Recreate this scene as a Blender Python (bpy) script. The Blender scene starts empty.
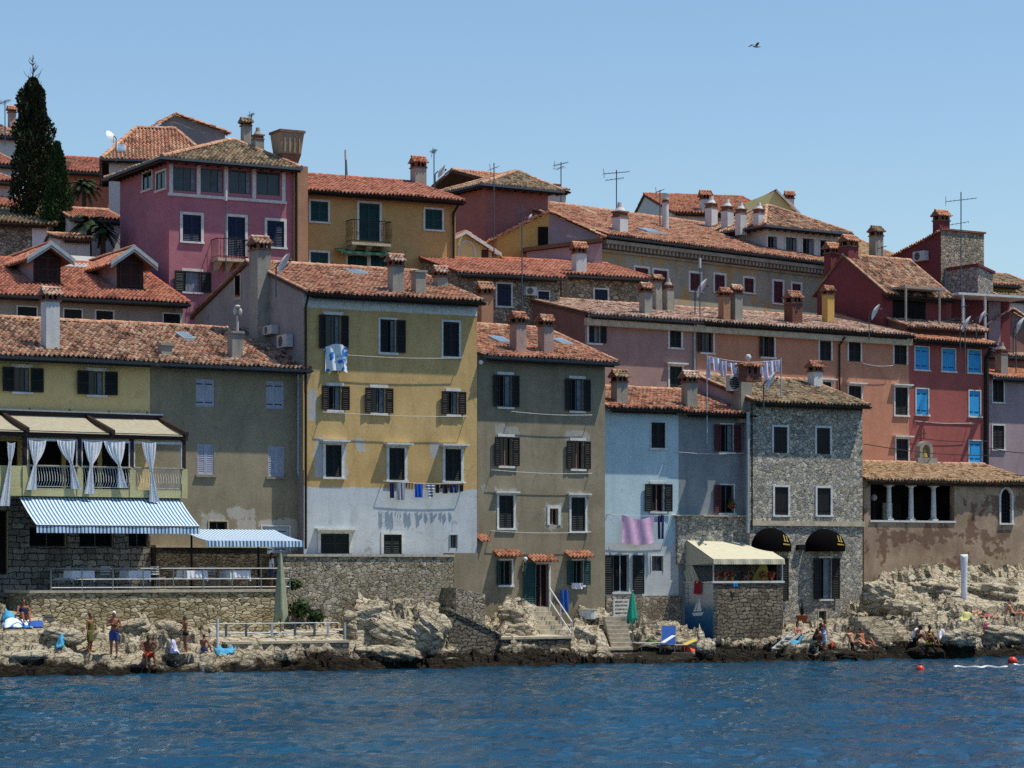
import bpy, math, random
import numpy as np
from mathutils import Vector, Matrix, noise
random.seed(7); RNG = np.random.default_rng(7)
R = math.radians
SC = bpy.context.scene
COL = SC.collection
# ---------------------------------------------------------------- camera, sky, sun, exposure
FPX, HC, HY = 2560.0, 4.1, 565.0
cam = bpy.data.objects.new('camera', bpy.data.cameras.new('camera')); COL.objects.link(cam)
cam.location = (0, 0, HC); cam.rotation_euler = (R(90), 0, 0)
cam.data.sensor_width = 36; cam.data.lens = 90; cam.data.shift_y = (HY-384)/1024
cam.data.clip_end = 20000; SC.camera = cam
wd = bpy.data.worlds.new('World'); SC.world = wd; wd.use_nodes = True
nt = wd.node_tree; bg = nt.nodes['Background']
sky = nt.nodes.new('ShaderNodeTexSky'); sky.sky_type = 'NISHITA'; sky.sun_disc = False
SUNV = Vector((.43, -.015, 1)).normalized()
sky.sun_elevation = math.asin(SUNV.z); sky.sun_rotation = math.atan2(SUNV.x, SUNV.y)
sky.air_density = 1.3; sky.dust_density = 0.0; sky.ozone_density = 6.5; sky.altitude = 0
nt.links.new(sky.outputs[0], bg.inputs[0]); bg.inputs[1].default_value = 0.112
sl = bpy.data.lights.new('sun', 'SUN'); sun = bpy.data.objects.new('sun', sl); COL.objects.link(sun)
sl.energy = 5.0; sl.angle = R(.5); sl.color = (1, .93, .80)
sun.rotation_euler = SUNV.to_track_quat('Z', 'Y').to_euler(); sun.location = (20, 60, 80)
SC.view_settings.view_transform = 'Standard'; SC.view_settings.look = 'None'
SC.view_settings.exposure = 0.18; SC.view_settings.gamma = 1
SC.render.engine = 'CYCLES'; SC.cycles.max_bounces = 6; SC.cycles.use_denoising = False
# ---------------------------------------------------------------- materials
def lin(c):
    if isinstance(c, str):
        c = [int(c[i:i+2], 16)/255 for i in (1, 3, 5)]
        c = [x/12.92 if x <= .04045 else ((x+.055)/1.055)**2.4 for x in c]
    return (c[0], c[1], c[2], 1)
class NT:
    def __init__(s, name):
        s.m = bpy.data.materials.new(name); s.m.use_nodes = True; s.t = s.m.node_tree
        s.b = s.t.nodes['Principled BSDF']; s.b.inputs['Roughness'].default_value = .9
        s.b.inputs['Specular IOR Level'].default_value = .25
    def n(s, ty, **kw):
        nd = s.t.nodes.new(ty)
        for k, v in kw.items():
            if k in nd.inputs.keys(): nd.inputs[k].default_value = v
            else: setattr(nd, k, v)
        return nd
    def l(s, a, b): s.t.links.new(a, b)
    def coord(s, scale=(1, 1, 1), kind='Object', rot=(0,0,0)):
        tc = s.n('ShaderNodeTexCoord'); mp = s.n('ShaderNodeMapping'); mp.inputs['Scale'].default_value = scale
        mp.inputs['Rotation'].default_value = rot
        s.l(tc.outputs[kind], mp.inputs[0]); return mp.outputs[0]
    def noise(s, vec, scale, detail=4, rough=.6, dim='3D'):
        n = s.n('ShaderNodeTexNoise', Scale=scale, Detail=detail, Roughness=rough); s.l(vec, n.inputs['Vector']); return n
    def ramp(s, fac, stops, interp='LINEAR'):
        r = s.n('ShaderNodeValToRGB'); s.l(fac, r.inputs[0]); e = r.color_ramp.elements; r.color_ramp.interpolation = interp
        while len(e) > 1: e.remove(e[-1])
        e[0].position = stops[0][0]; e[0].color = lin(stops[0][1])
        for p, c in stops[1:]:
            x = e.new(p); x.color = lin(c)
        return r.outputs[0]
    def mix(s, fac, a, b, bt='MIX'):
        m = s.n('ShaderNodeMix', data_type='RGBA', blend_type=bt)
        for sock, v in ((m.inputs[0], fac), (m.inputs[6], a), (m.inputs[7], b)):
            if isinstance(v, (int, float)): sock.default_value = v
            elif isinstance(v, (tuple, list, str)): sock.default_value = lin(v)
            else: s.l(v, sock)
        return m.outputs[2]
    def math(s, op, a, b=None, c=None):
        m = s.n('ShaderNodeMath', operation=op)
        for i, v in enumerate((a, b, c)):
            if v is None: continue
            if isinstance(v, (int, float)): m.inputs[i].default_value = v
            else: s.l(v, m.inputs[i])
        return m.outputs[0]
    def bump(s, h, st=.5, dist=.02, nrm=None):
        b = s.n('ShaderNodeBump', Strength=st, Distance=dist); s.l(h, b.inputs['Height'])
        if nrm is not None: s.l(nrm, b.inputs['Normal'])
        s.l(b.outputs[0], s.b.inputs['Normal']); return b.outputs[0]
    def col(s, c, sat=1.0, val=1.0, hue=.5):
        if not isinstance(c, (tuple, str)) and (sat != 1 or val != 1):
            h = s.n('ShaderNodeHueSaturation', Hue=hue, Saturation=sat, Value=val); s.l(c, h.inputs['Color']); c = h.outputs[0]
        if isinstance(c, (tuple, str)): s.b.inputs['Base Color'].default_value = lin(c)
        else: s.l(c, s.b.inputs['Base Color'])
        return s.m
G01 = lambda v: (v, v, v)
def flat(name, c, rough=.7, metal=0, var=.12, spec=.3, scale=5):
    t = NT(name); t.b.inputs['Roughness'].default_value = rough; t.b.inputs['Metallic'].default_value = metal
    t.b.inputs['Specular IOR Level'].default_value = spec
    n = t.noise(t.coord(), scale, 5).outputs[0]
    c0 = lin(c); d = [x*(1-var*1.6) for x in c0[:3]]; b = [min(1, x*(1+var)) for x in c0[:3]]
    return t.col(t.ramp(n, [(.3, tuple(d)), (.7, tuple(b))]))
def stucco(name, c, c2, stain='#3a362e', amt=.5, lower=None, band=None, seed=0, patch=None, pamt=.62, boxes=(), bcol='#9b9c94'):
    t = NT(name); v = t.coord(); 
    big = t.noise(v, .45, 5, .65).outputs[0]
    col = t.ramp(big, [(.35, c), (.66, c2)])
    fine = t.noise(v, 9, 6, .7).outputs[0]
    col = t.mix(.32, col, t.ramp(fine, [(.3, (.45, .45, .45)), (.7, (.62, .62, .62))]), 'OVERLAY')
    if lower:                      # a lower coat of paint with an uneven edge, at height z
        z0, lc, soft = lower
        sp = t.n('ShaderNodeSeparateXYZ'); t.l(v, sp.inputs[0])
        wob = t.noise(t.coord((1, 1, .6)), 1.1, 7, .75).outputs[0]
        zz = t.math('ADD', sp.outputs[2], t.math('MULTIPLY', t.math('SUBTRACT', wob, .5), soft))
        f = t.math('LESS_THAN', zz, z0)
        lo = t.mix(t.noise(v, .8, 5).outputs[0], lc, tuple(x*.72 for x in lin(lc)[:3]))
        col = t.mix(f, col, lo)
    if patch:                      # repaired or bare patches of render
        pn = t.noise(t.coord((1, 1, 1.2)), .55, 7, .72).outputs[0]
        pf = t.ramp(pn, [(pamt, (0, 0, 0)), (pamt+.02, (1, 1, 1))])
        col = t.mix(t.math('MULTIPLY', pf, .75), col, patch)
    if boxes:                      # repairs round some openings: x0, x1, z0, z1 in the building's frame
        sb = t.n('ShaderNodeSeparateXYZ'); t.l(v, sb.inputs[0]); wb = t.math('MULTIPLY', t.math('SUBTRACT', t.noise(v, 1.7, 7, .75).outputs[0], .5), 1.1)
        for x0, x1, z0, z1 in boxes:
            dx = t.math('SUBTRACT', t.math('ABSOLUTE', t.math('SUBTRACT', sb.outputs[0], (x0+x1)/2)), abs(x1-x0)/2)
            dz = t.math('SUBTRACT', t.math('ABSOLUTE', t.math('SUBTRACT', sb.outputs[2], (z0+z1)/2)), abs(z1-z0)/2)
            f = t.math('LESS_THAN', t.math('ADD', t.math('MAXIMUM', dx, dz), wb), 0.0); col = t.mix(t.math('MULTIPLY', f, .8), col, bcol)
    mot = t.noise(v, 1.9, 8, .78).outputs[0]
    col = t.mix(.38, col, t.ramp(mot, [(.3, (.3, .3, .3)), (.5, (.52, .52, .52)), (.72, (.66, .66, .66))]), 'OVERLAY')
    ck = t.n('ShaderNodeTexVoronoi', feature='DISTANCE_TO_EDGE', Scale=.42); wv = t.noise(v, 1.6, 6, .75).outputs['Color']
    vm = t.n('ShaderNodeVectorMath', operation='MULTIPLY_ADD'); t.l(wv, vm.inputs[0]); vm.inputs[1].default_value = (1.3,)*3; t.l(v, vm.inputs[2]); t.l(vm.outputs[0], ck.inputs[0])
    cm = t.math('MULTIPLY', t.ramp(ck.outputs[0], [(.0, (1, 1, 1)), (.012, (0, 0, 0))]), t.ramp(big, [(.5, (0, 0, 0)), (.6, (.6, .6, .6))]))
    col = t.mix(cm, col, stain)
    st = t.noise(t.coord((1.3, 1.3, .3)), 1.1, 8, .74).outputs[0]
    sf = t.math('MULTIPLY', t.ramp(st, [(.5, (0, 0, 0)), (.8, (1, 1, 1))]), amt)
    col = t.mix(sf, col, stain)
    t.bump(fine, .35, .02)
    return t.col(col, .86, .86)
def stone(name, cols, mortar, scale=3.2, sq=1.5, edge=.05, warp=.25, bumpd=.06, dirt=None, rand=1.0):
    t = NT(name); v0 = t.coord((1, 1, sq))
    w = t.noise(v0, 2.1, 3).outputs['Color']
    vm = t.n('ShaderNodeVectorMath', operation='MULTIPLY_ADD'); t.l(w, vm.inputs[0]); vm.inputs[1].default_value = (warp,)*3; t.l(v0, vm.inputs[2])
    v = vm.outputs[0]
    e = t.n('ShaderNodeTexVoronoi', feature='DISTANCE_TO_EDGE', Scale=scale, Randomness=rand); t.l(v, e.inputs[0])
    f = t.n('ShaderNodeTexVoronoi', feature='F1', Scale=scale, Randomness=rand); t.l(v, f.inputs[0])
    sp = t.n('ShaderNodeSeparateColor'); t.l(f.outputs['Color'], sp.inputs[0])
    st = t.ramp(sp.outputs[0], [(i/(len(cols)-1), c) for i, c in enumerate(cols)])
    fine = t.noise(v0, 12, 6, .7).outputs[0]
    st = t.mix(.5, st, t.ramp(fine, [(.3, (.25, .25, .25)), (.7, (.75, .75, .75))]), 'OVERLAY')
    mf = t.ramp(e.outputs[0], [(edge*.5, (0, 0, 0)), (edge*1.5, (1, 1, 1))])
    col = t.mix(mf, mortar, st)
    if dirt:
        dn = t.noise(t.coord((1, 1, .5)), .6, 6, .7).outputs[0]
        col = t.mix(t.math('MULTIPLY', t.ramp(dn, [(.45, (0, 0, 0)), (.7, (1, 1, 1))]), .7), col, dirt)
    h = t.math('ADD', t.math('MINIMUM', e.outputs[0], edge*3), t.math('MULTIPLY', fine, .06))
    t.bump(h, 1.0, bumpd*2)
    return t.col(col, 1, .92)
def ashlar(name, cols, mortar, bw=.5, rh=.24, bumpd=.05, dirt=None, warp=.07):
    t = NT(name); v0 = t.coord(); sp = t.n('ShaderNodeSeparateXYZ'); t.l(v0, sp.inputs[0])
    cb = t.n('ShaderNodeCombineXYZ'); t.l(t.math('ADD', sp.outputs[0], sp.outputs[1]), cb.inputs[0]); t.l(sp.outputs[2], cb.inputs[1])
    w = t.noise(cb.outputs[0], 2.4, 4).outputs['Color']
    vm = t.n('ShaderNodeVectorMath', operation='MULTIPLY_ADD'); t.l(w, vm.inputs[0]); vm.inputs[1].default_value = (warp*2, warp*2, 0); t.l(cb.outputs[0], vm.inputs[2])
    b = t.n('ShaderNodeTexBrick'); b.offset = .43; b.squash = .7; b.squash_frequency = 3
    t.l(vm.outputs[0], b.inputs['Vector'])
    for k, x in (('Scale', 1), ('Mortar Size', .022), ('Mortar Smooth', .6), ('Brick Width', bw), ('Row Height', rh), ('Bias', 0)): b.inputs[k].default_value = x
    b.inputs['Color1'].default_value = (0, 0, 0, 1); b.inputs['Color2'].default_value = (1, 1, 1, 1); b.inputs['Mortar'].default_value = (.5, .5, .5, 1)
    st = t.ramp(b.outputs['Color'], [(i/(len(cols)-1), c) for i, c in enumerate(cols)])
    fine = t.noise(v0, 9, 6, .7).outputs[0]
    st = t.mix(.55, st, t.ramp(fine, [(.3, (.33, .33, .33)), (.7, (.67, .67, .67))]), 'OVERLAY')
    col = t.mix(b.outputs['Fac'], st, mortar)
    if dirt:
        dn = t.noise(t.coord((1, 1, .5)), .7, 6, .7).outputs[0]
        col = t.mix(t.math('MULTIPLY', t.ramp(dn, [(.45, (0, 0, 0)), (.7, (1, 1, 1))]), .7), col, dirt)
    h = t.math('ADD', t.math('SUBTRACT', 1, b.outputs['Fac']), t.math('MULTIPLY', fine, .5))
    t.bump(h, .9, bumpd)
    return t.col(col, 1, .92)
def tiles(name, stops, moss=None, mamt=.5):
    t = NT(name); tc = t.n('ShaderNodeTexCoord')
    wn = t.n('ShaderNodeTexWhiteNoise', noise_dimensions='2D'); t.l(tc.outputs['UV'], wn.inputs['Vector'])
    big = t.noise(t.coord(), .7, 5, .7).outputs[0]
    f = t.math('ADD', t.math('ADD', .06, t.math('MULTIPLY', wn.outputs[0], .82)), t.math('MULTIPLY', t.math('SUBTRACT', big, .47), 1.1))
    col = t.ramp(f, stops)
    fine = t.noise(t.coord(), 14, 5, .7).outputs[0]
    col = t.mix(.5, col, t.ramp(fine, [(.3, (.34, .34, .34)), (.7, (.64, .64, .64))]), 'OVERLAY')
    if moss:
        mn = t.noise(t.coord(), 2.5, 6, .75).outputs[0]
        col = t.mix(t.math('MULTIPLY', t.ramp(mn, [(.5, (0, 0, 0)), (.62, (1, 1, 1))]), mamt), col, moss)
    t.bump(fine, .4, .02)
    return t.col(col, .8, .88, .512)
M = {}
T_OLD = [(.0, '#1f1511'), (.22, '#5d3c2c'), (.36, '#a05f42'), (.5, '#c09a78'), (.62, '#8c4a32'), (.78, '#c66f48'), (.9, '#d4bb97'), (1, '#7a3a26')]
T_MIX = [(.0, '#2a1812'), (.2, '#7e4430'), (.36, '#b85a38'), (.52, '#b78a66'), (.66, '#c85f3a'), (.8, '#8a452e'), (1, '#d6b48e')]
T_RED = [(.0, '#5c2a1e'), (.25, '#98442c'), (.5, '#b65234'), (.75, '#c8633e'), (1, '#c08a68')]
T_ORG = [(.0, '#6b3320'), (.3, '#a85230'), (.6, '#c46638'), (1, '#cf8454')]
T_TAN = [(.0, '#221b14'), (.22, '#5c4a36'), (.42, '#9a8262'), (.6, '#b89c74'), (.8, '#7c5a3e'), (1, '#b8744c')]
T_PNK = [(.0, '#2c1c18'), (.25, '#8a5846'), (.45, '#b98c76'), (.62, '#d0b4a0'), (.8, '#a8583e'), (1, '#d8c4b0')]
M['t_old'] = tiles('roof tiles weathered', T_OLD, '#4a4232', .45)
M['t_mix'] = tiles('roof tiles mixed', T_MIX, '#4b3a2c', .35)
M['t_red'] = tiles('roof tiles red', T_RED)
M['t_org'] = tiles('roof tiles orange', T_ORG)
M['t_tan'] = tiles('roof tiles tan', T_TAN, '#3b3526', .5)
M['t_pnk'] = tiles('roof tiles pinkish', T_PNK, '#4a3c30', .3)
M['t_gold'] = tiles('roof tiles golden', [(.0, '#4a3323'), (.25, '#96693f'), (.5, '#b98a5c'), (.75, '#c9a377'), (1, '#a35c3c')], '#4d3e2a', .35)
M['ridge'] = flat('ridge tiles', '#b58a70', .9, var=.35, scale=3)
M['ridger'] = flat('ridge tiles red', '#a86048', .9, var=.3, scale=3)
M['slab'] = flat('roof underside', '#5a4334', .95)
M['gut'] = flat('gutter grey', '#4c5660', .5, .3)
M['gutd'] = flat('gutter dark', '#1c1a1a', .5, .2)
M['gutl'] = flat('gutter pale', '#9aa7ae', .5, .2)
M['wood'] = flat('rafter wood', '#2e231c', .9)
M['y1'] = stucco('stucco pale yellow', '#d4b268', '#e0c27c', amt=.22)
M['taupe'] = stucco('stucco taupe', '#857a60', '#9a8d70', amt=.35, patch='#8d8a82', pamt=.66)
M['y2'] = stucco('stucco ochre over white', '#bd964e', '#d0ab62', amt=.4, lower=(3.05, '#ccd6dc', .5), patch='#a9a290', pamt=.66)
M['gray1'] = stucco('stucco grey taupe', '#80765e', '#978c72', amt=.5, patch='#9b988e', pamt=.66)
M['blue1'] = stucco('stucco blue white', '#a9c8d2', '#bcd6de', amt=.25, lower=(4.2, '#cfd6d8', .5))
M['gray2'] = stucco('stucco mid grey', '#7b848a', '#8f979a', amt=.45, patch='#a39f96', pamt=.67)
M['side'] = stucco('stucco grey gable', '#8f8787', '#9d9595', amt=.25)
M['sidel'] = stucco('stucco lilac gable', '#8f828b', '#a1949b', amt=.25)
M['pink'] = stucco('stucco rose pink', '#a2586a', '#b06878', amt=.2)
M['ochre'] = stucco('stucco ochre', '#b98e45', '#c49a50', amt=.15)
M['lilac'] = stucco('stucco dusty lilac', '#957670', '#a3837d', amt=.25)
M['orange'] = stucco('stucco burnt orange', '#b4714f', '#c37f5b', amt=.25)
M['red'] = stucco('stucco brick red', '#963f38', '#a44a42', amt=.2)
M['dred'] = stucco('stucco dark crimson', '#70252c', '#7d2e35', amt=.2)
M['rust'] = stucco('stucco rust rose', '#97554e', '#a5635a', amt=.2)
M['palazzo'] = stucco('stucco grey with ochre stains', '#8f8d80', '#a5a08c', amt=.5, patch='#b28c38', pamt=.54)
M['lil2'] = stucco('stucco pale lilac', '#957f86', '#a68f95', amt=.2)
M['white'] = stucco('stucco white', '#c4c5c6', '#d0d1d0', amt=.25)
M['yel'] = stucco('stucco mustard', '#c09430', '#cba03c', amt=.15)
M['pyel'] = stucco('stucco pale lemon', '#d0c47c', '#dacf8a', amt=.15)
M['chapel'] = stucco('weathered brown render', '#8a7058', '#b09a7c', amt=.45, stain='#4c3224', patch='#66412f', pamt=.53)
M['or2'] = stucco('stucco orange bright', '#b5592e', '#c0663a', amt=.2)
M['brn'] = stucco('stucco brown rose', '#80574c', '#8d6257', amt=.3)
M['rubble'] = stone('rubble stone', ['#6f675b', '#a39a88', '#8a8274', '#bdb4a2', '#8f7f6a'], '#3b352c', 4.6, 1.5, .045, .35, .07, dirt='#5a5040')
M['rubd'] = stone('dark rubble', ['#3f3a32', '#6a6253', '#544d41', '#7c7362'], '#211d18', 4.6, 1.6, .045, .35, .07, dirt='#2f2a22')  # darker version of the rubble, used on the taupe house's plinth
M['cream2'] = flat('veranda canvas', '#979280', .9)
M['canv2'] = flat('grey white canopy', '#9b9d9c', .9)
M['stoneh'] = stone('stone house wall', ['#75746e', '#a6a49a', '#8c8a82', '#c6c2b4', '#a3977f'], '#44433f', 5.0, 1.5, .035, .35, .07)
M['shore_wall'] = stone('sea wall stone', ['#6c655a', '#ada594', '#8b8473', '#c4bba6', '#95856b'], '#35302a', 4.6, 1.5, .04, .4, .08, dirt='#6a6048')
M['ash'] = ashlar('coursed stone', ['#67645e', '#94918a', '#7d7a74', '#a8a69e'], '#3a3733', .5, .24, .07, dirt='#4c483f', warp=.15)
M['ash2'] = stone('rough coursed yellow stone', ['#7a6a4c', '#c0b08e', '#9a8c6c', '#d8caa8', '#85744f'], '#342c1e', 3.4, 2.3, .05, .3, .08, dirt='#6c5c3c')
M['pierwall'] = ashlar('sea pier wall', ['#5d564b', '#8c8373', '#6f6759', '#9c937f'], '#2f2a24', .42, .17, .1, dirt='#3b3329', warp=.24)
M['trim'] = flat('white stone trim', '#c6c8c6', .8, var=.15)
M['frame'] = flat('window frame paint', '#4e5456', .7)
M['trimc'] = flat('cream stone trim', '#b3a892', .8, var=.2)
M['shg'] = flat('shutter dark green', '#0d1715', .6)
M['shb'] = flat('shutter black brown', '#151113', .6)
M['shr'] = flat('shutter brown', '#2a1817', .6)
M['shm'] = flat('shutter maroon', '#4b1e22', .6)
M['shl'] = flat('shutter lavender grey', '#999dab', .7, var=.08)
M['shblue'] = flat('shutter sky blue', '#2e95d0', .6, var=.08)
M['shteal'] = flat('shutter teal', '#0f3c3c', .6)
M['navy'] = flat('navy shutter', '#101f3c', .6)
M['iron'] = flat('black iron', '#151518', .5, .4)
M['rustm'] = flat('rusted metal', '#5a3a2c', .8, .2)
M['steel'] = flat('galvanised rail', '#7c8082', .45, .5)
def glass(name, c, rough=.06):
    t = NT(name); t.b.inputs['Roughness'].default_value = rough; t.b.inputs['Specular IOR Level'].default_value = .3
    n = t.noise(t.coord(), 1.3, 3).outputs[0]; c0 = lin(c)
    return t.col(t.ramp(n, [(.35, tuple(x*.5 for x in c0[:3])), (.65, tuple(c0[:3]))]))
M['glass'] = glass('window glass', '#12171c')
M['glassb'] = glass('blue window glass', '#33454f')
M['sky_l'] = glass('skylight glass', '#7f98ad', .15)
M['dark'] = flat('dark interior', '#0d0c0e', .95)
M['cloth'] = flat('white cloth', '#d8dbe2', .9, var=.06)
M['curt'] = flat('sheer curtain', '#e0e2e6', .9, var=.08)
M['curt2'] = flat('window curtain', '#6f7a86', .9, var=.2)
M['cream'] = flat('cream canvas', '#b6b29c', .85, var=.06)
M['teg'] = flat('umbrella green canvas', '#1b8f78', .8)
M['umb'] = flat('umbrella sage canvas', '#8c927a', .85)
M['acw'] = flat('air conditioner casing', '#b4b6b6', .5, var=.05)
M['dishw'] = flat('dish white', '#c7cdd0', .4, var=.04)
M['veg'] = flat('foliage dark', '#1b2814', .9, var=.5, scale=2)
M['bark'] = flat('bark', '#4a3c30', .95)
# ---------------------------------------------------------------- mesh building
class MB:
    def __init__(s): s.v = []; s.f = []; s.m = []; s.uv = {}
    def add(s, vs, fs, m=0, uv=None):
        o = len(s.v); s.v += [tuple(map(float, p)) for p in vs]
        k = len(s.f)
        s.f += [tuple(i+o for i in f) for f in fs]; s.m += [m]*len(fs)
        if uv is not None:
            for i, u in enumerate(uv): s.uv[k+i] = u
        return s
    def quad(s, a, b, c, d, m=0): return s.add([a, b, c, d], [(0, 1, 2, 3)], m)
    def box(s, x0, x1, y0, y1, z0, z1, m=0, mat=None):
        vs = [(x, y, z) for z in (z0, z1) for x, y in ((x0, y0), (x1, y0), (x1, y1), (x0, y1))]
        if mat is not None: vs = [tuple(mat @ Vector(p)) for p in vs]
        return s.add(vs, [(3, 2, 1, 0), (4, 5, 6, 7), (0, 1, 5, 4), (1, 2, 6, 5), (2, 3, 7, 6), (3, 0, 4, 7)], m)
    def cyl(s, p0, p1, r0, r1=None, n=8, m=0, cap=True):
        p0, p1 = Vector(p0), Vector(p1); r1 = r0 if r1 is None else r1
        d = p1-p0
        if d.length < 1e-6: return s
        q = d.to_track_quat('Z', 'Y'); vs = []
        for p, r in ((p0, r0), (p1, r1)):
            for i in range(n):
                a = 2*math.pi*i/n; vs.append(p+q @ Vector((math.cos(a)*r, math.sin(a)*r, 0)))
        fs = [(i, (i+1) % n, n+(i+1) % n, n+i) for i in range(n)]
        if cap: fs += [tuple(range(n-1, -1, -1)), tuple(range(n, 2*n))]
        return s.add(vs, fs, m)
    def tube(s, pts, r, n=6, m=0):
        for i in range(len(pts)-1):
            ra = r[i] if isinstance(r, (list, tuple)) else r; rb = r[i+1] if isinstance(r, (list, tuple)) else r
            s.cyl(pts[i], pts[i+1], ra, rb, n, m)
        return s
    def ball(s, c, r, m=0, n=10, k=7, rot=None):
        r = r if isinstance(r, (tuple, list)) else (r, r, r); vs = [] ; fs = []
        for j in range(k+1):
            th = math.pi*j/k
            for i in range(n):
                a = 2*math.pi*i/n
                p = Vector((math.sin(th)*math.cos(a)*r[0], math.sin(th)*math.sin(a)*r[1], math.cos(th)*r[2]))
                if rot is not None: p = rot @ p
                vs.append(p+Vector(c))
        for j in range(k):
            for i in range(n): fs.append((j*n+i, (j+1)*n+i, (j+1)*n+(i+1) % n, j*n+(i+1) % n))
        return s.add(vs, fs, m)
    def poly(s, pts, ext, m=0):      # prism: polygon pts extruded by vector ext
        n = len(pts); e = Vector(ext); vs = [Vector(p) for p in pts]+[Vector(p)+e for p in pts]
        fs = [tuple(range(n)), tuple(range(2*n-1, n-1, -1))]+[(i, i+n, (i+1) % n+n, (i+1) % n) for i in range(n)]
        return s.add(vs, fs, m)
    def build(s, name, mats, parent=None, smooth=False):
        me = bpy.data.meshes.new(name); me.from_pydata(s.v, [], s.f)
        if not isinstance(mats, (list, tuple)): mats = [mats]
        for x in mats: me.materials.append(M[x] if isinstance(x, str) else x)
        if len(mats) > 1: me.polygons.foreach_set('material_index', s.m)
        if s.uv:
            ul = me.uv_layers.new(name='UVMap'); arr = []
            for i, f in enumerate(s.f):
                u = s.uv.get(i, (0, 0))
                arr += [u[0], u[1]]*len(f)
            ul.data.foreach_set('uv', arr)
        if smooth: me.polygons.foreach_set('use_smooth', [True]*len(s.f))
        me.update()
        o = bpy.data.objects.new(name, me); COL.objects.link(o); o.parent = parent
        return o
def tag(o, label, cat, group=None, kind=None):
    o['label'] = label; o['category'] = cat
    if group: o['group'] = group
    if kind: o['kind'] = kind
    return o
def thing(name, label, cat, loc=(0, 0, 0), rz=0, group=None):
    o = bpy.data.objects.new(name, None); COL.objects.link(o); o.location = loc; o.rotation_euler = (0, 0, rz)
    o.empty_display_size = .1
    return tag(o, label, cat, group)
def struct(o): o['kind'] = 'structure'; return o
def WP(x, y, D): return Vector(((x-512)/FPX*D, D, HC+(HY-y)/FPX*D))
# ---------------------------------------------------------------- roof tiles
def tile_slope(mb, P00, P10, P01, P11, p=.2, c=.34, amp=.05, jit=.014, m=0):
    P00, P10, P01, P11 = [np.array(q, float) for q in (P00, P10, P01, P11)]
    L = np.linalg.norm(P10-P00); a = (P10-P00)/L
    up = P01-P00; s0 = up@a; b = up-s0*a; H = np.linalg.norm(b); b = b/H
    s1 = (P11-P00)@a; nrm = np.cross(a, b)
    if nrm[2] < 0: nrm = -nrm
    amn, amx = min(0, s0), max(L, s1)
    ncol = int((amx-amn)/p)+1; nc = max(1, int(round(H/c))); c = H/nc
    K = 6; ph = np.linspace(0, 1, K+1); prof = amp*np.cos(2*np.pi*(ph-.5))
    vs = []; fs = []; uv = []; rnd = random.random
    for j in range(nc):
        b0, b1 = j*c-.03, (j+1)*c
        lo0, hi0 = s0*max(b0, 0)/H, L+(s1-L)*max(b0, 0)/H
        lo1, hi1 = s0*b1/H, L+(s1-L)*b1/H
        for i in range(ncol):
            x0 = amn+i*p
            if x0+p < min(lo0, lo1)+.02 or x0 > max(hi0, hi1)-.02: continue
            jz = (rnd()-.5)*2*jit; jb = (rnd()-.5)*2*jit*1.6; ja = (rnd()-.5)*jit
            xs = x0+ph*p+ja
            xa = np.clip(xs, lo0, hi0); xb = np.clip(xs, lo1, hi1)
            if xa[-1]-xa[0] < .02 and xb[-1]-xb[0] < .02: continue
            sg = .07*noise.noise(Vector((x0*.28, j*c*.4, L))); sg1 = .07*noise.noise(Vector((x0*.28, (j+1)*c*.4, L))); jb += .09*(rnd() < .03)
            A = P00+np.outer(xa, a)+b*(b0-jb)+np.outer(prof+.035+jz+sg, nrm)
            Bt = P00+np.outer(xb, a)+b*b1+np.outer(prof+jz+sg1, nrm)
            C = A-nrm*.06
            o = len(vs); vs += A.tolist()+Bt.tolist()+C.tolist(); n = K+1
            for k in range(K):
                fs.append((o+k, o+k+1, o+n+k+1, o+n+k)); fs.append((o+2*n+k, o+2*n+k+1, o+k+1, o+k))
            u = (i*1.37+.11, j*2.13+.37+L); uv += [u]*(2*K)
    mb.add(vs, fs, m, uv)
def cap_row(mb, A, Bp, r=.1, m=0, seg=.4):
    A, Bp = Vector(A), Vector(Bp); L = (Bp-A).length; n = max(1, int(L/seg)); d = (Bp-A)/n
    side = d.cross(Vector((0, 0, 1))).normalized(); up = side.cross(d).normalized()
    if up.z < 0: up = -up
    for i in range(n):
        p0 = A+d*i; p1 = A+d*(i+1.06); rr = r*(1+random.uniform(-.06, .06)); vs = []
        for p, q in ((p0, rr*1.08), (p1, rr*.94)):
            for k in range(6):
                t = math.pi*k/5; vs.append(p+side*math.cos(t)*q+up*(math.sin(t)*q-.02))
        mb.add(vs, [(k, k+1, k+7, k+6) for k in range(5)]+[(0, 1, 2, 3, 4, 5), (11, 10, 9, 8, 7, 6)], m)
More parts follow.
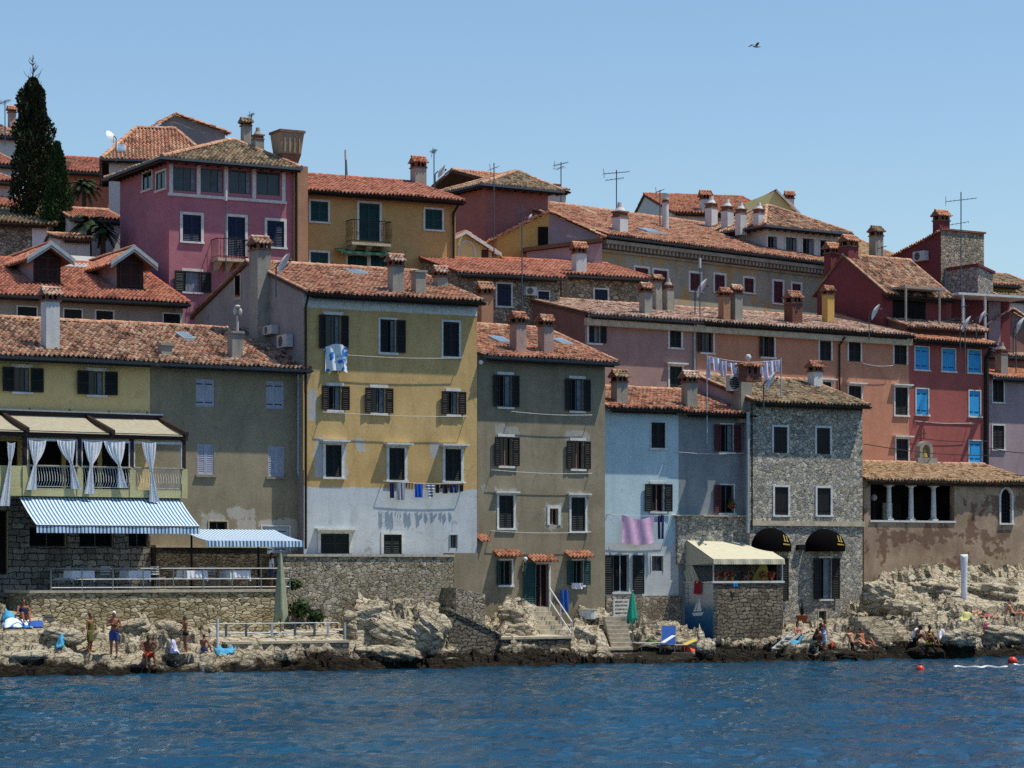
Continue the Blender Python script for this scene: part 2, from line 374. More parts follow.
# ---------------------------------------------------------------- buildings in their own frame: u along front, v inwards, z up
class Bld:
    def __init__(s, name, label, cat, x0, D, al, zb=0.0, group=None, X=None):
        s.al = R(al); X = (x0-512)/FPX*D if X is None else X
        s.X, s.Y, s.zb = X, D, zb
        s.root = thing(name, label, cat, (X, D, zb), s.al, group) if name else None
        s.c, s.n = math.cos(s.al), math.sin(s.al)
        s.ops = []; s.wins = []; s.planes = []
        s.cu, s.cv = s.loc(0, 0)
    def loc(s, X, Y): dx, dy = X-s.X, Y-s.Y; return (dx*s.c+dy*s.n, -dx*s.n+dy*s.c)
    def ray(s, x):
        q = (x-512)/FPX; return (q*s.c+s.n, -q*s.n+s.c)
    def P(s, x, y, v=0.0):            # point of the picture on the plane v -> u, z
        du, dv = s.ray(x); k = (v-s.cv)/dv
        return s.cu+k*du, HC+(HY-y)/FPX*k-s.zb
    def S(s, x, y, u=0.0):            # ... on the side plane u -> v, z
        du, dv = s.ray(x); k = (u-s.cu)/du
        return s.cv+k*dv, HC+(HY-y)/FPX*k-s.zb
    def W(s, u, v, z): return Vector((s.X+u*s.c-v*s.n, s.Y+u*s.n+v*s.c, z+s.zb))
    def on_roof(s, x, y, best=None):  # point of the picture on a roof slope z = a + bu*u + bv*v
        res = None
        for (a, bu, bv, v0, v1, u0, u1) in s.planes:
            du, dv = s.ray(x); dz = (HY-y)/FPX
            # HC-zb + k dz = a + bu (cu + k du) + bv (cv + k dv)
            k = (a+bu*s.cu+bv*s.cv-(HC-s.zb))/(dz-bu*du-bv*dv)
            u, v, z = s.cu+k*du, s.cv+k*dv, HC-s.zb+k*dz
            if k > 0 and v0-.6 <= v <= v1+.6 and u0-.8 <= u <= u1+.8 and (res is None or k < res[3]): res = (u, v, z, k)
        if res is None:
            a, bu, bv, v0, v1, u0, u1 = s.planes[0]
            v = (v0+v1)/2; u, z = s.P(x, y, v); res = (u, v, z, s.Y)
        return res
    # windows ---------------------------------------------------
    def win(s, x0, y0, x1, y1, style='open', sh='shg', louv=True, sur=.1, hood=0, sill=True, rec=.16, lw=None, inner=None, label=None, trim='trim', name='window', glass='glass', curtain=0, lintel=False, ajar=8):
        xc, yc = (x0+x1)/2, (y0+y1)/2
        if glass == 'glass' and style != 'closed': glass = ['glass', 'dark', 'dark', 'glass'][int(x0*7+y0*3) % 4]; curtain = curtain or [0, .3, 0, .5, .2][int(x0*3+y0) % 5]
        u0, _ = s.P(x0, yc); u1, _ = s.P(x1, yc); _, zt = s.P(xc, y0); _, z_b = s.P(xc, y1)
        s.ops.append((u0, u1, z_b, zt)); s.wins.append(dict(o=(u0, u1, z_b, zt), style=style, sh=sh, louv=louv, sur=sur, hood=hood, sill=sill, rec=rec, lw=lw, inner=inner, label=label, trim=trim, name=name, glass=glass, curtain=curtain, lintel=lintel, ajar=ajar))
    def make_wins(s):
        for w in s.wins: build_window(s.root, **w)
    def wall(s, W, dep, ze, rise, mats, rec=.2, ridge=None, z0=0, name='wall', u0=0.0, side_open=True, shed=False, zback=None):
        """mats: [front, left, rest]"""
        mb = MB(); grid(mb, u0, W, z0, ze, s.ops, rec)
        rv = dep/2 if ridge is None else ridge; zr = ze+rise
        zbk = ze if zback is None else zback
        for u, m in ((u0, 1), (W, 2)):
            pts = [(u, 0, z0), (u, dep, z0), (u, dep, zbk), (u, rv, zr), (u, 0, ze)]
            mb.add(pts, [(0, 1, 2, 3, 4)], m)
        mb.quad((u0, dep, z0), (W, dep, z0), (W, dep, zbk), (u0, dep, zbk), 2)
        mats = (list(mats)+[mats[-1]]*3)[:3]
        return mb.build(name, mats, s.root)
    def gable_roof(s, W, dep, ze, rise, tm, ov=.45, so=.12, ridge=None, u0=0.0, capm='ridge', gut='gut', sol=None, sor=None, zback=None, raft=True, backtiles=True, name='roof', p=.2, jit=.014):
        rv = dep/2 if ridge is None else ridge; mf = rise/rv
        zbk = ze if zback is None else zback; mbk = (ze+rise-zbk)/max(.01, dep-rv)
        ul, ur = u0-(so if sol is None else sol), W+(so if sor is None else sor)
        zr = ze+rise; th = .1
        mb = MB()
        F0 = (-ov, ze-ov*mf); B0 = (dep+.3, zbk-.3*mbk)
        # slabs
        if dep-rv > .05:
            prof = [(F0[0], F0[1]), (rv, zr), (B0[0], B0[1]), (B0[0], B0[1]+th), (rv, zr+th), (F0[0], F0[1]+th)]
        else:
            prof = [(F0[0], F0[1]), (rv, zr), (rv, zr+th), (F0[0], F0[1]+th)]
        mb.poly([(ul, v, z+.004) for v, z in prof], (ur-ul, 0, 0), 1)
        e = th+.05
        tile_slope(mb, (ul, F0[0]-.05, F0[1]+e), (ur, F0[0]-.05, F0[1]+e), (ul, rv, zr+e), (ur, rv, zr+e), p=p, jit=jit)
        if dep-rv > .05 and backtiles:
            tile_slope(mb, (ur, B0[0], B0[1]+e), (ul, B0[0], B0[1]+e), (ur, rv, zr+e), (ul, rv, zr+e), p=.43, c=.8)
        cap_row(mb, (ul, rv, zr+e+.02), (ur, rv, zr+e+.02), .12, 2)
        for u in ([ul+.06] if sol != 0 else [])+([ur-.06] if sor != 0 else []):    # verge tiles
            cap_row(mb, (u, F0[0]-.03, F0[1]+e+.02), (u, rv, zr+e+.03), .085, 2, .38)
        o = mb.build(name, [tm, 'slab', capm], s.root)
        s.planes.append((ze+e, 0, mf, -ov, rv, ul, ur))
        if gut:
            g = MB(); gv, gz = F0[0]-.1, F0[1]+.04; n = 7
            for k in range(n-1):
                t0, t1 = math.pi*k/(n-1), math.pi*(k+1)/(n-1)
                g.quad((ul, gv+math.cos(t0)*.08, gz-math.sin(t0)*.08), (ur, gv+math.cos(t0)*.08, gz-math.sin(t0)*.08), (ur, gv+math.cos(t1)*.08, gz-math.sin(t1)*.08), (ul, gv+math.cos(t1)*.08, gz-math.sin(t1)*.08))
            g.box(ul, ur, gv+.075, gv+.1, gz-.1, gz+.04)
            g.build('gutter', gut, s.root)
        if raft:
            g = MB(); u = ul+.3
            while u < ur-.1:
                g.poly([(u, F0[0]+.05, F0[1]-.11), (u, 0.02, ze-.12), (u, 0.02, ze-.006), (u, F0[0]+.05, F0[1]-.0)], (.08, 0, 0)); u += .55
            g.box(ul+.3, u-.45, F0[0]+.04, F0[0]+.09, F0[1]-.13, F0[1]-.02); g.build('rafters', 'wood', s.root)
        return o
    def hip_roof(s, W, dep, ze, rise, tm, ov=.5, capm='ridge', gut='gut', inset=None, u0=0.0, ridge=None, sor=None):
        th = .1; ins = (dep/2 if inset is None else inset); mf = rise/(dep/2+ov)
        x0, x1, y0, y1 = u0-ov, W+(ov if sor is None else sor), -ov, dep+ov; zm = ze-.05; ym = dep/2
        ra, rb = (x0+ov+ins, ym, zm+rise), (max(x1-ov-ins, x0+ov+ins+.2), ym, zm+rise)
        mb = MB()
        A, Bq, C, D = (x0, y0, zm), (x1, y0, zm), (x1, y1, zm), (x0, y1, zm)
        e = .12; up = lambda p: (p[0], p[1], p[2]+e)
        mb.add([A, Bq, C, D, (A[0], A[1], zm+.1), (Bq[0], Bq[1], zm+.1), (C[0], C[1], zm+.1), (D[0], D[1], zm+.1), (ra[0], ra[1], ra[2]+.06), (rb[0], rb[1], rb[2]+.06)],
               [(3, 2, 1, 0), (0, 1, 5, 4), (1, 2, 6, 5), (2, 3, 7, 6), (3, 0, 4, 7), (4, 5, 9, 8), (5, 6, 9), (6, 7, 8, 9), (7, 4, 8)], 1)
        tile_slope(mb, up(A), up(Bq), up(ra), up(rb))
        tile_slope(mb, up(D), up(A), up(ra), up(ra))
        tile_slope(mb, up(Bq), up(C), up(rb), up(rb), p=.3, c=.5)
        tile_slope(mb, up(C), up(D), up(rb), up(ra), p=.43, c=.8)
        for a, b in ((A, ra), (Bq, rb), (C, rb), (D, ra), (ra, rb)):
            cap_row(mb, (a[0], a[1], a[2]+e+.02), (b[0], b[1], b[2]+e+.02), .12, 2)
        o = mb.build('roof', [tm, 'slab', capm], s.root)
        s.planes.append((zm+e+mf*ov, 0, mf, -ov, ym, x0, x1))
        if gut:
            g = MB(); g.box(x0-.04, x1+.04, y0-.12, y0-.02, zm-.02, zm+.09); g.box(x0-.12, x0-.02, y0-.12, y1, zm-.02, zm+.09)
            g.build('gutter', gut, s.root)
        g = MB(); u = x0+.3
        while u < x1: g.box(u, u+.08, y0+.02, .0, zm-.1, zm-.004); u += .55
        v = .3
        while v < dep: g.box(x0+.02, u0, v, v+.08, zm-.1, zm-.004); v += .55
        g.box(x0+.02, x1-.02, y0+.01, y0+.06, zm-.12, zm-.02); g.box(x0+.01, x0+.06, y0+.06, dep, zm-.12, zm-.02); g.build('rafters', 'wood', s.root)
        return o
    def chimney(s, x, yb, yt, wpx, style='tile', m='white', capm='t_mix', label=None, ratio=1.0, pt=None, name='chimney', sink=.4):
        u, v, z, k = s.on_roof(x, yb) if pt is None else pt
        if pt is None and v < .12 and s.planes:
            v = .12; u, _ = s.P(x, yb, v); a_, bu_, bv_ = s.planes[0][:3]; z = a_+bu_*u+bv_*v
        ratio = abs(ratio); tot = wpx*k/FPX; w = tot/(s.c+s.n*ratio); d = w*ratio
        # picture x is the middle of the silhouette: shift so the visible faces span it
        _, zt = s.P(x, yt, v)
        h = zt-z; root = MB()
        uc = u+d/2*s.n*0; vc = v+d/2
        make_chimney(s, uc, vc, z-sink, zt, w, d, style, m, capm, name, label)
    def skylight(s, x, y, wpx=12, hpx=5, m='sky_l'):
        u, v, z, k = s.on_roof(x, y); a, bu, bv, *_ = s.planes[0]
        w = wpx*k/FPX/s.c; d = .9
        mb = MB(); z1 = z+bv*d
        mb.poly([(u-w/2, v-d/2, z-bv*d/2+.0), (u-w/2, v+d/2, z+bv*d/2), (u-w/2, v+d/2, z+bv*d/2+.12), (u-w/2, v-d/2, z-bv*d/2+.12)], (w, 0, 0), 1)
        mb.poly([(u-w/2+.06, v-d/2+.06, z-bv*(d/2-.06)+.122), (u-w/2+.06, v+d/2-.06, z+bv*(d/2-.06)+.122), (u-w/2+.06, v+d/2-.06, z+bv*(d/2-.06)+.13), (u-w/2+.06, v-d/2+.06, z-bv*(d/2-.06)+.13)], (w-.12, 0, 0), 0)
        mb.build('skylight', [m, 'gutl'], s.root)
    def pipe(s, pts, r=.05, m='gutd', name='downpipe'):
        """pts: (px, py, v) list"""
        q = []
        for x, y, v in pts:
            u, z = s.P(x, y, v); q.append((u, v, z))
        return MB().tube(q, r, 6).build(name, m, s.root)
def pxboxes(b, L): return [(b.P(x0, y0)[0], b.P(x1, y0)[0], b.P(x0, y1)[1], b.P(x0, y0)[1]) for x0, y0, x1, y1 in L]
def grid(mb, u0, u1, z0, z1, ops, rec, m=0, v=0.0):
    us = sorted(set([u0, u1]+[min(max(q, u0), u1) for o in ops for q in o[:2]]))
    zs = sorted(set([z0, z1]+[min(max(q, z0), z1) for o in ops for q in o[2:4]]))
    ids = {}; vs = []; fs = []
    def vid(i, j):
        if (i, j) not in ids: ids[(i, j)] = len(vs); vs.append((us[i], v, zs[j]))
        return ids[(i, j)]
    for i in range(len(us)-1):
        for j in range(len(zs)-1):
            uc, zc = (us[i]+us[i+1])/2, (zs[j]+zs[j+1])/2
            if any(o[0] < uc < o[1] and o[2] < zc < o[3] for o in ops): continue
            fs.append((vid(i, j), vid(i+1, j), vid(i+1, j+1), vid(i, j+1)))
    mb.add(vs, fs, m)
    for a, b, c, d in [o[:4] for o in ops]:
        if b < u0 or a > u1 or d > z1+.01: continue
        mb.quad((a, v, c), (a, v+rec, c), (a, v+rec, d), (a, v, d), m); mb.quad((b, v, c), (b, v, d), (b, v+rec, d), (b, v+rec, c), m)
        mb.quad((a, v, d), (a, v+rec, d), (b, v+rec, d), (b, v, d), m); mb.quad((a, v, c), (b, v, c), (b, v+rec, c), (a, v+rec, c), m)
def leaf_mb(w, h, louv=True, t=.04):
    """a shutter leaf in x 0..w, z 0..h, thickness along y"""
    mb = MB(); st = min(.06, w*.18)
    if louv:
        mb.box(0, st, 0, t, 0, h); mb.box(w-st, w, 0, t, 0, h); mb.box(st, w-st, 0, t, 0, st*1.2); mb.box(st, w-st, 0, t, h-st*1.2, h)
        mb.box(st, w-st, .002, t-.002, h*.5-.03, h*.5+.03)
        n = max(4, int(h/.085)); zz = st*1.2; dz = (h-2.4*st)/n
        for i in range(n):
            z = zz+i*dz
            mb.add([(st, .002, z), (w-st, .002, z), (w-st, t-.004, z+dz*.85), (st, t-.004, z+dz*.85), (st, .010, z-.004), (w-st, .010, z-.004), (w-st, t-.001, z+dz*.8), (st, t-.001, z+dz*.8)], [(0, 1, 2, 3), (7, 6, 5, 4), (0, 1, 5, 4), (3, 2, 6, 7)])
        mb.quad((st, t*.6, st), (w-st, t*.6, st), (w-st, t*.6, h-st), (st, t*.6, h-st))
    else:
        n = max(2, int(w/.13)); dw = w/n
        for i in range(n): mb.box(i*dw+.004, (i+1)*dw-.004, 0, t, 0, h)
        mb.box(.01, w-.01, .008, t+.002, .01, h-.01)
        for z in (h*.16, h*.82): mb.box(0, w*.75, -.014, -.001, z-.018, z+.018, 1)
    return mb
def xf(mb, mat):
    mb.v = [tuple(mat @ Vector(p)) for p in mb.v]; return mb
def build_window(root, o, style, sh, louv, sur, hood, sill, rec, lw, inner, label, trim, name, glass, curtain, lintel, ajar, flip=None):
    u0, u1, z0, z1 = o; w, h = u1-u0, z1-z0; pr = .035
    mb = MB(); T = Matrix.Identity(4) if flip is None else flip
    # casement frame sits inside the opening, surround on the wall
    fr = .045
    mb.box(u0+.002, u0+fr, rec-.05, rec, z0+.002, z1-.002, 1); mb.box(u1-fr, u1-.002, rec-.05, rec, z0+.002, z1-.002, 1)
    mb.box(u0+fr, u1-fr, rec-.05, rec, z0+.002, z0+fr, 1); mb.box(u0+fr, u1-fr, rec-.05, rec, z1-fr, z1-.002, 1)
    mb.box((u0+u1)/2-.025, (u0+u1)/2+.025, rec-.045, rec-.002, z0+fr, z1-fr, 1)
    if sur:
        mb.box(u0-sur, u0, -pr, .03, z0-.002, z1+sur); mb.box(u1, u1+sur, -pr, .03, z0-.002, z1+sur); mb.box(u0+.001, u1-.001, -pr-.002, .03, z1, z1+sur-.002)
    elif lintel: mb.box(u0-.12, u1+.12, -pr, .03, z1+.01, z1+.13)
    if sill: mb.box(u0-max(sur, .08)-.03, u1+max(sur, .08)+.03, -.085, .03, z0-.09, z0-.003)
    if hood: mb.box(u0-sur-.14, u1+sur+.14, -hood, -.001, z1+sur+.01, z1+sur+.08, 0); mb.box(u0-sur-.08, u1+sur+.08, -hood*.6, -.0015, z1+sur-.06, z1+sur+.008, 0)
    xf(mb, T); wo = mb.build(name, [trim, inner or 'frame'], root)
    if label: wo['label'] = label
    pn = MB(); pn.box(u0+.003, u1-.003, rec-.012, rec+.03, z0+.003, z1-.003); xf(pn, T).build('pane', glass, wo)
    if curtain:
        cb = MB(); n = 9; cw = w*curtain
        for i in range(n):
            a, b = u1-fr-cw+cw*i/n, u1-fr-cw+cw*(i+1)/n; ya, yb = rec-.05+.012*math.sin(i*2.3)-.01, rec-.05+.012*math.sin((i+1)*2.3)-.01
            cb.add([(a, ya, z0+.05), (b, yb, z0+.05), (b, yb, z1-.05), (a, ya, z1-.05)], [(0, 1, 2, 3)])
        xf(cb, T).build('curtain', 'curt2', wo)
    def leaf(kind, side):
        lwid = w/2-.004 if lw is None else lw
        l = leaf_mb(lwid if kind == 'open' else w/2-.004, h-.01, louv)
        if kind == 'closed':
            mt = Matrix.Translation((u0+.002 if side < 0 else (u0+u1)/2+.002, .02, z0+.005))
        else:
            a = R(random.uniform(ajar*.5, ajar*1.7)); off = .075
            if side < 0: mt = Matrix.Translation((u0-.01, -off, z0+.005)) @ Matrix.Rotation(a, 4, 'Z') @ Matrix.Translation((-lwid, 0, 0))
            else: mt = Matrix.Translation((u1+.01, -off, z0+.005)) @ Matrix.Rotation(-a, 4, 'Z')
        xf(l, T @ mt); l.build('shutter', [sh, 'iron'], wo)
    if style in ('open', 'lopen_rclosed', 'lopen'): leaf('open', -1)
    if style in ('open', 'lclosed_ropen', 'ropen'): leaf('open', 1)
    if style in ('closed', 'lclosed_ropen', 'lclosed'): leaf('closed', -1)
    if style in ('closed', 'lopen_rclosed', 'rclosed'): leaf('closed', 1)
    return wo
def make_chimney(b, u, v, z0, z1, w, d, style, m, capm, name='chimney', label=None):
    mb = MB(); W2, D2 = w/2, d/2; cap = MB(); hh = z1-z0
    if style == 'plain':
        mb.box(u-W2, u+W2, v-D2, v+D2, z0, z1-.1); cap.box(u-W2-.06, u+W2+.06, v-D2-.06, v+D2+.06, z1-.1, z1); cm = [capm]
    elif style in ('tile', 'brick'):
        hc = min(.34, w*.55); ho = min(.3, w*.45); zs = z1-hc-ho
        mb.box(u-W2, u+W2, v-D2, v+D2, z0, zs)
        cap.box(u-W2-.05, u+W2+.05, v-D2-.05, v+D2+.05, zs, zs+.07, 1)
        q = w*.2
        for a in (-1, 1):
            for c in (-1, 1): cap.box(u+a*(W2-q/2)-q/2, u+a*(W2-q/2)+q/2, v+c*(D2-q/2)-q/2, v+c*(D2-q/2)+q/2, zs+.07, zs+ho, 1)
        cap.box(u-w*.08, u+w*.08, v-D2+.002, v+D2-.002, zs+.07, zs+ho, 1)
        cap.box(u-W2*.62, u+W2*.62, v-D2*.6, v+D2*.6, zs+.07, zs+ho, 2)
        e = .1; zt = zs+ho
        tile_slope(cap, (u-W2-e, v-D2-e, zt+.03), (u+W2+e, v-D2-e, zt+.03), (u-W2-e, v, zt+hc), (u+W2+e, v, zt+hc), p=.17, c=.25, amp=.035)
        tile_slope(cap, (u+W2+e, v+D2+e, zt+.03), (u-W2-e, v+D2+e, zt+.03), (u+W2+e, v, zt+hc), (u-W2-e, v, zt+hc), p=.17, c=.25, amp=.035)
        cap.add([(u-W2-e, v-D2-e, zt), (u-W2-e, v+D2+e, zt), (u-W2-e, v, zt+hc-.03), (u+W2+e, v-D2-e, zt), (u+W2+e, v+D2+e, zt), (u+W2+e, v, zt+hc-.03)], [(0, 1, 2), (5, 4, 3), (0, 3, 4, 1), (0, 2, 5, 3), (1, 4, 5, 2)], 1)
        cap_row(cap, (u-W2-e, v, zt+hc), (u+W2+e, v, zt+hc), .08, 0, .2)
        cm = [capm, 'brickc', 'dark']
    elif style == 'pyramid':
        zs = z1-w*.95
        mb.box(u-W2, u+W2, v-D2, v+D2, z0, zs)
        cap.box(u-W2-.06, u+W2+.06, v-D2-.06, v+D2+.06, zs, zs+.08)
        for i in range(4):
            for j in range(4):
                if i in (0, 3) or j in (0, 3):
                    cap.cyl((u-W2*.85+i*W2*.567, v-D2*.85+j*D2*.567, zs+.08), (u-W2*.85+i*W2*.567, v-D2*.85+j*D2*.567, zs+w*.45), w*.06, n=6)
        cap.box(u-W2*.6, u+W2*.6, v-D2*.6, v+D2*.6, zs+.08, zs+w*.45, 1)
        cap.box(u-W2-.08, u+W2+.08, v-D2-.08, v+D2+.08, zs+w*.45, zs+w*.52)
        cap.add([(u-W2-.05, v-D2-.05, zs+w*.52), (u+W2+.05, v-D2-.05, zs+w*.52), (u+W2+.05, v+D2+.05, zs+w*.52), (u-W2-.05, v+D2+.05, zs+w*.52), (u-w*.15, v-w*.15, z1), (u+w*.15, v-w*.15, z1), (u+w*.15, v+w*.15, z1), (u-w*.15, v+w*.15, z1)],
                [(0, 1, 5, 4), (1, 2, 6, 5), (2, 3, 7, 6), (3, 0, 4, 7), (4, 5, 6, 7)]); cm = [capm, 'dark']
    elif style == 'flare':
        hc = min(hh*.5, w*1.1); zs = z1-hc; a = w*.33
        mb.box(u-a, u+a, v-a, v+a, z0, zs-.3*w)
        def fr(za, ra, zb_, rb, mm): cap.add([(u+x*ra, v+y*ra, za) for x, y in ((-1, -1), (1, -1), (1, 1), (-1, 1))]+[(u+x*rb, v+y*rb, zb_) for x, y in ((-1, -1), (1, -1), (1, 1), (-1, 1))], [(0, 1, 5, 4), (1, 2, 6, 5), (2, 3, 7, 6), (3, 0, 4, 7), (4, 5, 6, 7), (3, 2, 1, 0)], mm)
        fr(zs-.3*w, a, zs, W2*.82, 1); fr(zs, W2*.8, z1-.12, W2*.98, 0)
        for x in (-.6, -.2, .2, .6): cap.box(u+x*W2-.03, u+x*W2+.03, v-W2*.97, v-W2*.8, zs+.05, z1-.15, 0)
        fr(z1-.12, W2*1.06, z1, W2*1.06, 1); cm = [capm, 'brickc']
    elif style == 'round':
        r = W2*.78; zs = z1-w*1.1
        mb.cyl((u, v, z0), (u, v, zs), r, n=14)
        cap.cyl((u, v, zs), (u, v, zs+w*.12), r*1.2, n=14, m=1); cap.cyl((u, v, zs+w*.12), (u, v, zs+w*.34), r*1.02, n=14, m=1)
        cap.cyl((u, v, zs+w*.34), (u, v, zs+w*.4), r*1.28, n=14, m=0); cap.cyl((u, v, zs+w*.4), (u, v, z1-.06), r*.85, r*1.2, n=14); cap.cyl((u, v, z1-.06), (u, v, z1), r*1.3, n=14); cm = [capm, 'brickc']
    elif style == 'bottle':
        zs = z1-w*1.2
        mb.box(u-W2*.9, u+W2*.9, v-D2*.9, v+D2*.9, z0, zs)
        cap.box(u-W2, u+W2, v-D2, v+D2, zs, zs+w*.12, 1); cap.box(u-W2*.85, u+W2*.85, v-D2*.85, v+D2*.85, zs+w*.12, zs+w*.38, 1); cap.box(u-W2*1.05, u+W2*1.05, v-D2*1.05, v+D2*1.05, zs+w*.38, zs+w*.5, 1)
        cap.cyl((u, v, zs+w*.5), (u, v, zs+w*.8), W2*.95, W2*.6, n=12); cap.cyl((u, v, zs+w*.8), (u, v, z1), W2*.5, W2*.4, n=12); cm = [capm, 'brickc']
    if b.root is None: return
    o = mb.build(name, m, b.root); cap.build('chimney_cap', cm, o)
    if label: o['label'] = label
    return o
M['brickc'] = ashlar('chimney brick', ['#6b3528', '#8f5240', '#7d4434', '#9d6650'], '#7a6a5c', .2, .07, .02)
M['brick'] = ashlar('chimney brick red', ['#5c2a22', '#7c3f31', '#6b3328', '#8a5040'], '#6a5a4e', .22, .08, .02)
M['cst'] = stucco('chimney grey render', '#8e8a80', '#a39e92', amt=.6)
M['cpk'] = stucco('chimney pink render', '#9b7f76', '#ab9086', amt=.4)
M['cor'] = stucco('chimney orange render', '#a5744f', '#b5835c', amt=.3)
# ================================================================ the front row
def gabled(b, W, eave, ridge_px, rv, dep, mats, tm, ov=.45, **kw):
    """eave / ridge_px: (px, py) of the gutter and of the ridge; rv = depth of the ridge"""
    _, ze0 = b.P(eave[0], eave[1], -ov-.1); ze0 -= .0
    _, zr = b.P(ridge_px[0], ridge_px[1], rv); zr -= .25
    mf = (zr-ze0)/(rv+ov); ze = ze0+ov*mf; rise = zr-ze
    wk = {k: kw.pop(k) for k in ('z0',) if k in kw}
    u0 = kw.get('u0', 0.0)
    b.W0, b.ze, b.rise, b.rv, b.dep = W, ze, rise, rv, dep
    b.wall(W, dep, ze, rise, mats, ridge=rv, u0=u0, zback=kw.get('zback'), **wk)
    b.gable_roof(W, dep, ze, rise, tm, ov=ov, ridge=rv, **kw)
    b.make_wins()
HOUSES = 'old houses along the waterfront'
# ---- far left: pale yellow house with the veranda
lh = Bld('terrace_house', 'pale yellow house with a curtained veranda and striped awning, at the left edge', 'house', -60, 98.7, 32, 3.0, HOUSES)
Wl, _ = lh.P(150, 400)
for x0, x1, y0, y1 in ((14, 30, 367.5, 392), (88.5, 104, 371, 395)):
    lh.win(x0, y0, x1, y1, 'open', 'shg', sur=0, lintel=True, lw=.52)
lh.win(30, 441, 62, 489, 'glass', sur=0, sill=False, glass='dark', inner='wood', name='veranda_door'); lh.win(66, 441.5, 98, 490, 'glass', sur=0, sill=False, glass='dark', inner='wood', name='veranda_door'); lh.win(102, 442, 134, 491, 'glass', sur=0, sill=False, glass='dark', inner='wood', name='veranda_door'); lh.win(-12, 441, 18, 489, 'glass', sur=0, sill=False, glass='dark', inner='wood', name='veranda_door')
lh.win(29, 527, 66, 547, 'glass', sur=0, sill=False, glass='dark'); lh.win(79, 527, 113, 547, 'glass', sur=0, sill=False, glass='dark')
lh.win(128, 530, 160 if False else 148, 547, 'glass', sur=0, sill=False, glass='dark')
lh.win(-20, 510, 8, 575, 'glass', 'iron', sur=0, sill=False, glass='dark', name='door')
M['y1l'] = stucco('stucco pale yellow upper', '#b3a061', '#c2ae70', amt=.2)
gabled(lh, Wl, (0, 357), (0, 315), 5, 10, ['y1', 'side', 'side'], 't_old', ov=.66, sor=.0, jit=.022)
# stone cladding of the ground floor, standing proud of the wall
mb = MB(); _, zt = lh.P(60, 497); zt -= .0
ops = [(a, b_, c, d) for a, b_, c, d in lh.ops if d < zt]
ops = [o_ for o_ in ops if o_[3] < zt-.1]; grid(mb, 0, Wl+.0, 0, zt, ops, .06, v=-.06); mb.quad((0, -.06, zt), (Wl, -.06, zt), (Wl, 0, zt), (0, 0, zt))
mb.build('stone_base', 'ash', lh.root)
lh.chimney(53, 356, 287, 20, 'brick', 'white', 't_pnk', ratio=1.0)
lh.chimney(167-1, 361, 343, 14, 'plain', 'cst', 'cst', ratio=.9) if False else None
# iron wall ties
for x, y in ((29.5, 410), (69.5, 411), (109, 413), (147, 414)):
    u, z = lh.P(x, y); MB().box(u-.02, u+.02, -.03, -.002, z-.09, z+.09).build('wall_tie', 'rustm', lh.root)
# veranda: deck, posts, beams, canvas roof, railings, curtains
va = thing('veranda', 'timber veranda with cream canvas roof and tied white curtains on the yellow house', 'veranda', lh.W(0, 0, 0), lh.al)
VD = -2.6
def vu(x, y=480): return lh.P(x, y, VD)[0]
def vz(x, y): return lh.P(x, y, VD)[1]
zd = vz(100, 497); zt_ = vz(100, 489); zrail = vz(100, 468); zbeam = vz(100, 437.5); ztopw = lh.P(75, 418, -.02)[1]
uL, uR = vu(26), vu(186)
mb = MB(); mb.box(uL-6, uR, VD, -.062, zd, zt_); mb.box(uL-6, uL-.0, VD+.02, VD+.2, zt_, zrail+.02)
mb.build('deck', 'pyel2', va) if False else None
M['pyel2'] = stucco('veranda deck yellow render', '#b6ae72', '#c4bc84', amt=.3)
mb.build('deck', 'pyel2', va)
PX = [vu(25.5), vu(80), vu(132.5), vu(184.5)]
for x in PX:
    MB().box(x-.07, x+.07, VD+.02, VD+.16, zt_, zbeam).build('post', 'shr', va)
    MB().box(x-.12, x+.12, VD-.03, VD+.17, zd+.004, zrail+.03).build('pier', 'pyel2', va)
mb = MB(); mb.box(uL-6, uR+.08, VD-.02, VD+.14, zbeam-.03, zbeam+.2); mb.box(uL-6, uR+.08, -.16, -.07, ztopw-.02, ztopw+.2)
for x in (PX[0], PX[2]-.9, PX[3]):
    mb.poly([(x-.07, VD-.25, zbeam+.13), (x-.07, -.065, ztopw), (x-.07, -.065, ztopw+.16), (x-.07, VD-.25, zbeam+.29)], (.14, 0, 0))
mb.build('roof_frame', 'shr', va); MB().box(uL-6, uR+.1, -.2, -.07, ztopw+.204, ztopw+.26).build('roof_flashing', 'trim', va)
mb = MB()
for a, c in ((PX[0]+.1, PX[2]-1.0), (PX[2]-.8, PX[3]-.1), (PX[0]-6, PX[0]-.1)):
    n = 10; L = []
    for i in range(n+1):
        q = i/n; L.append((VD-.12+(-.08-VD+.12)*q, zbeam+.12+(ztopw+.04-zbeam-.12)*q-.05*math.sin(math.pi*q)))
    mb.add([(x, y, z+dz) for dz in (0, .02) for y, z in L for x in (a, c)], [(2*i, 2*i+1, 2*i+3, 2*i+2) for i in range(n)]+[(2*(n+1)+2*i, 2*(n+1)+2*i+2, 2*(n+1)+2*i+3, 2*(n+1)+2*i+1) for i in range(n)]+[(0, 2*(n+1), 2*(n+1)+1, 1)])
mb.build('canvas_roof', 'cream2', va)
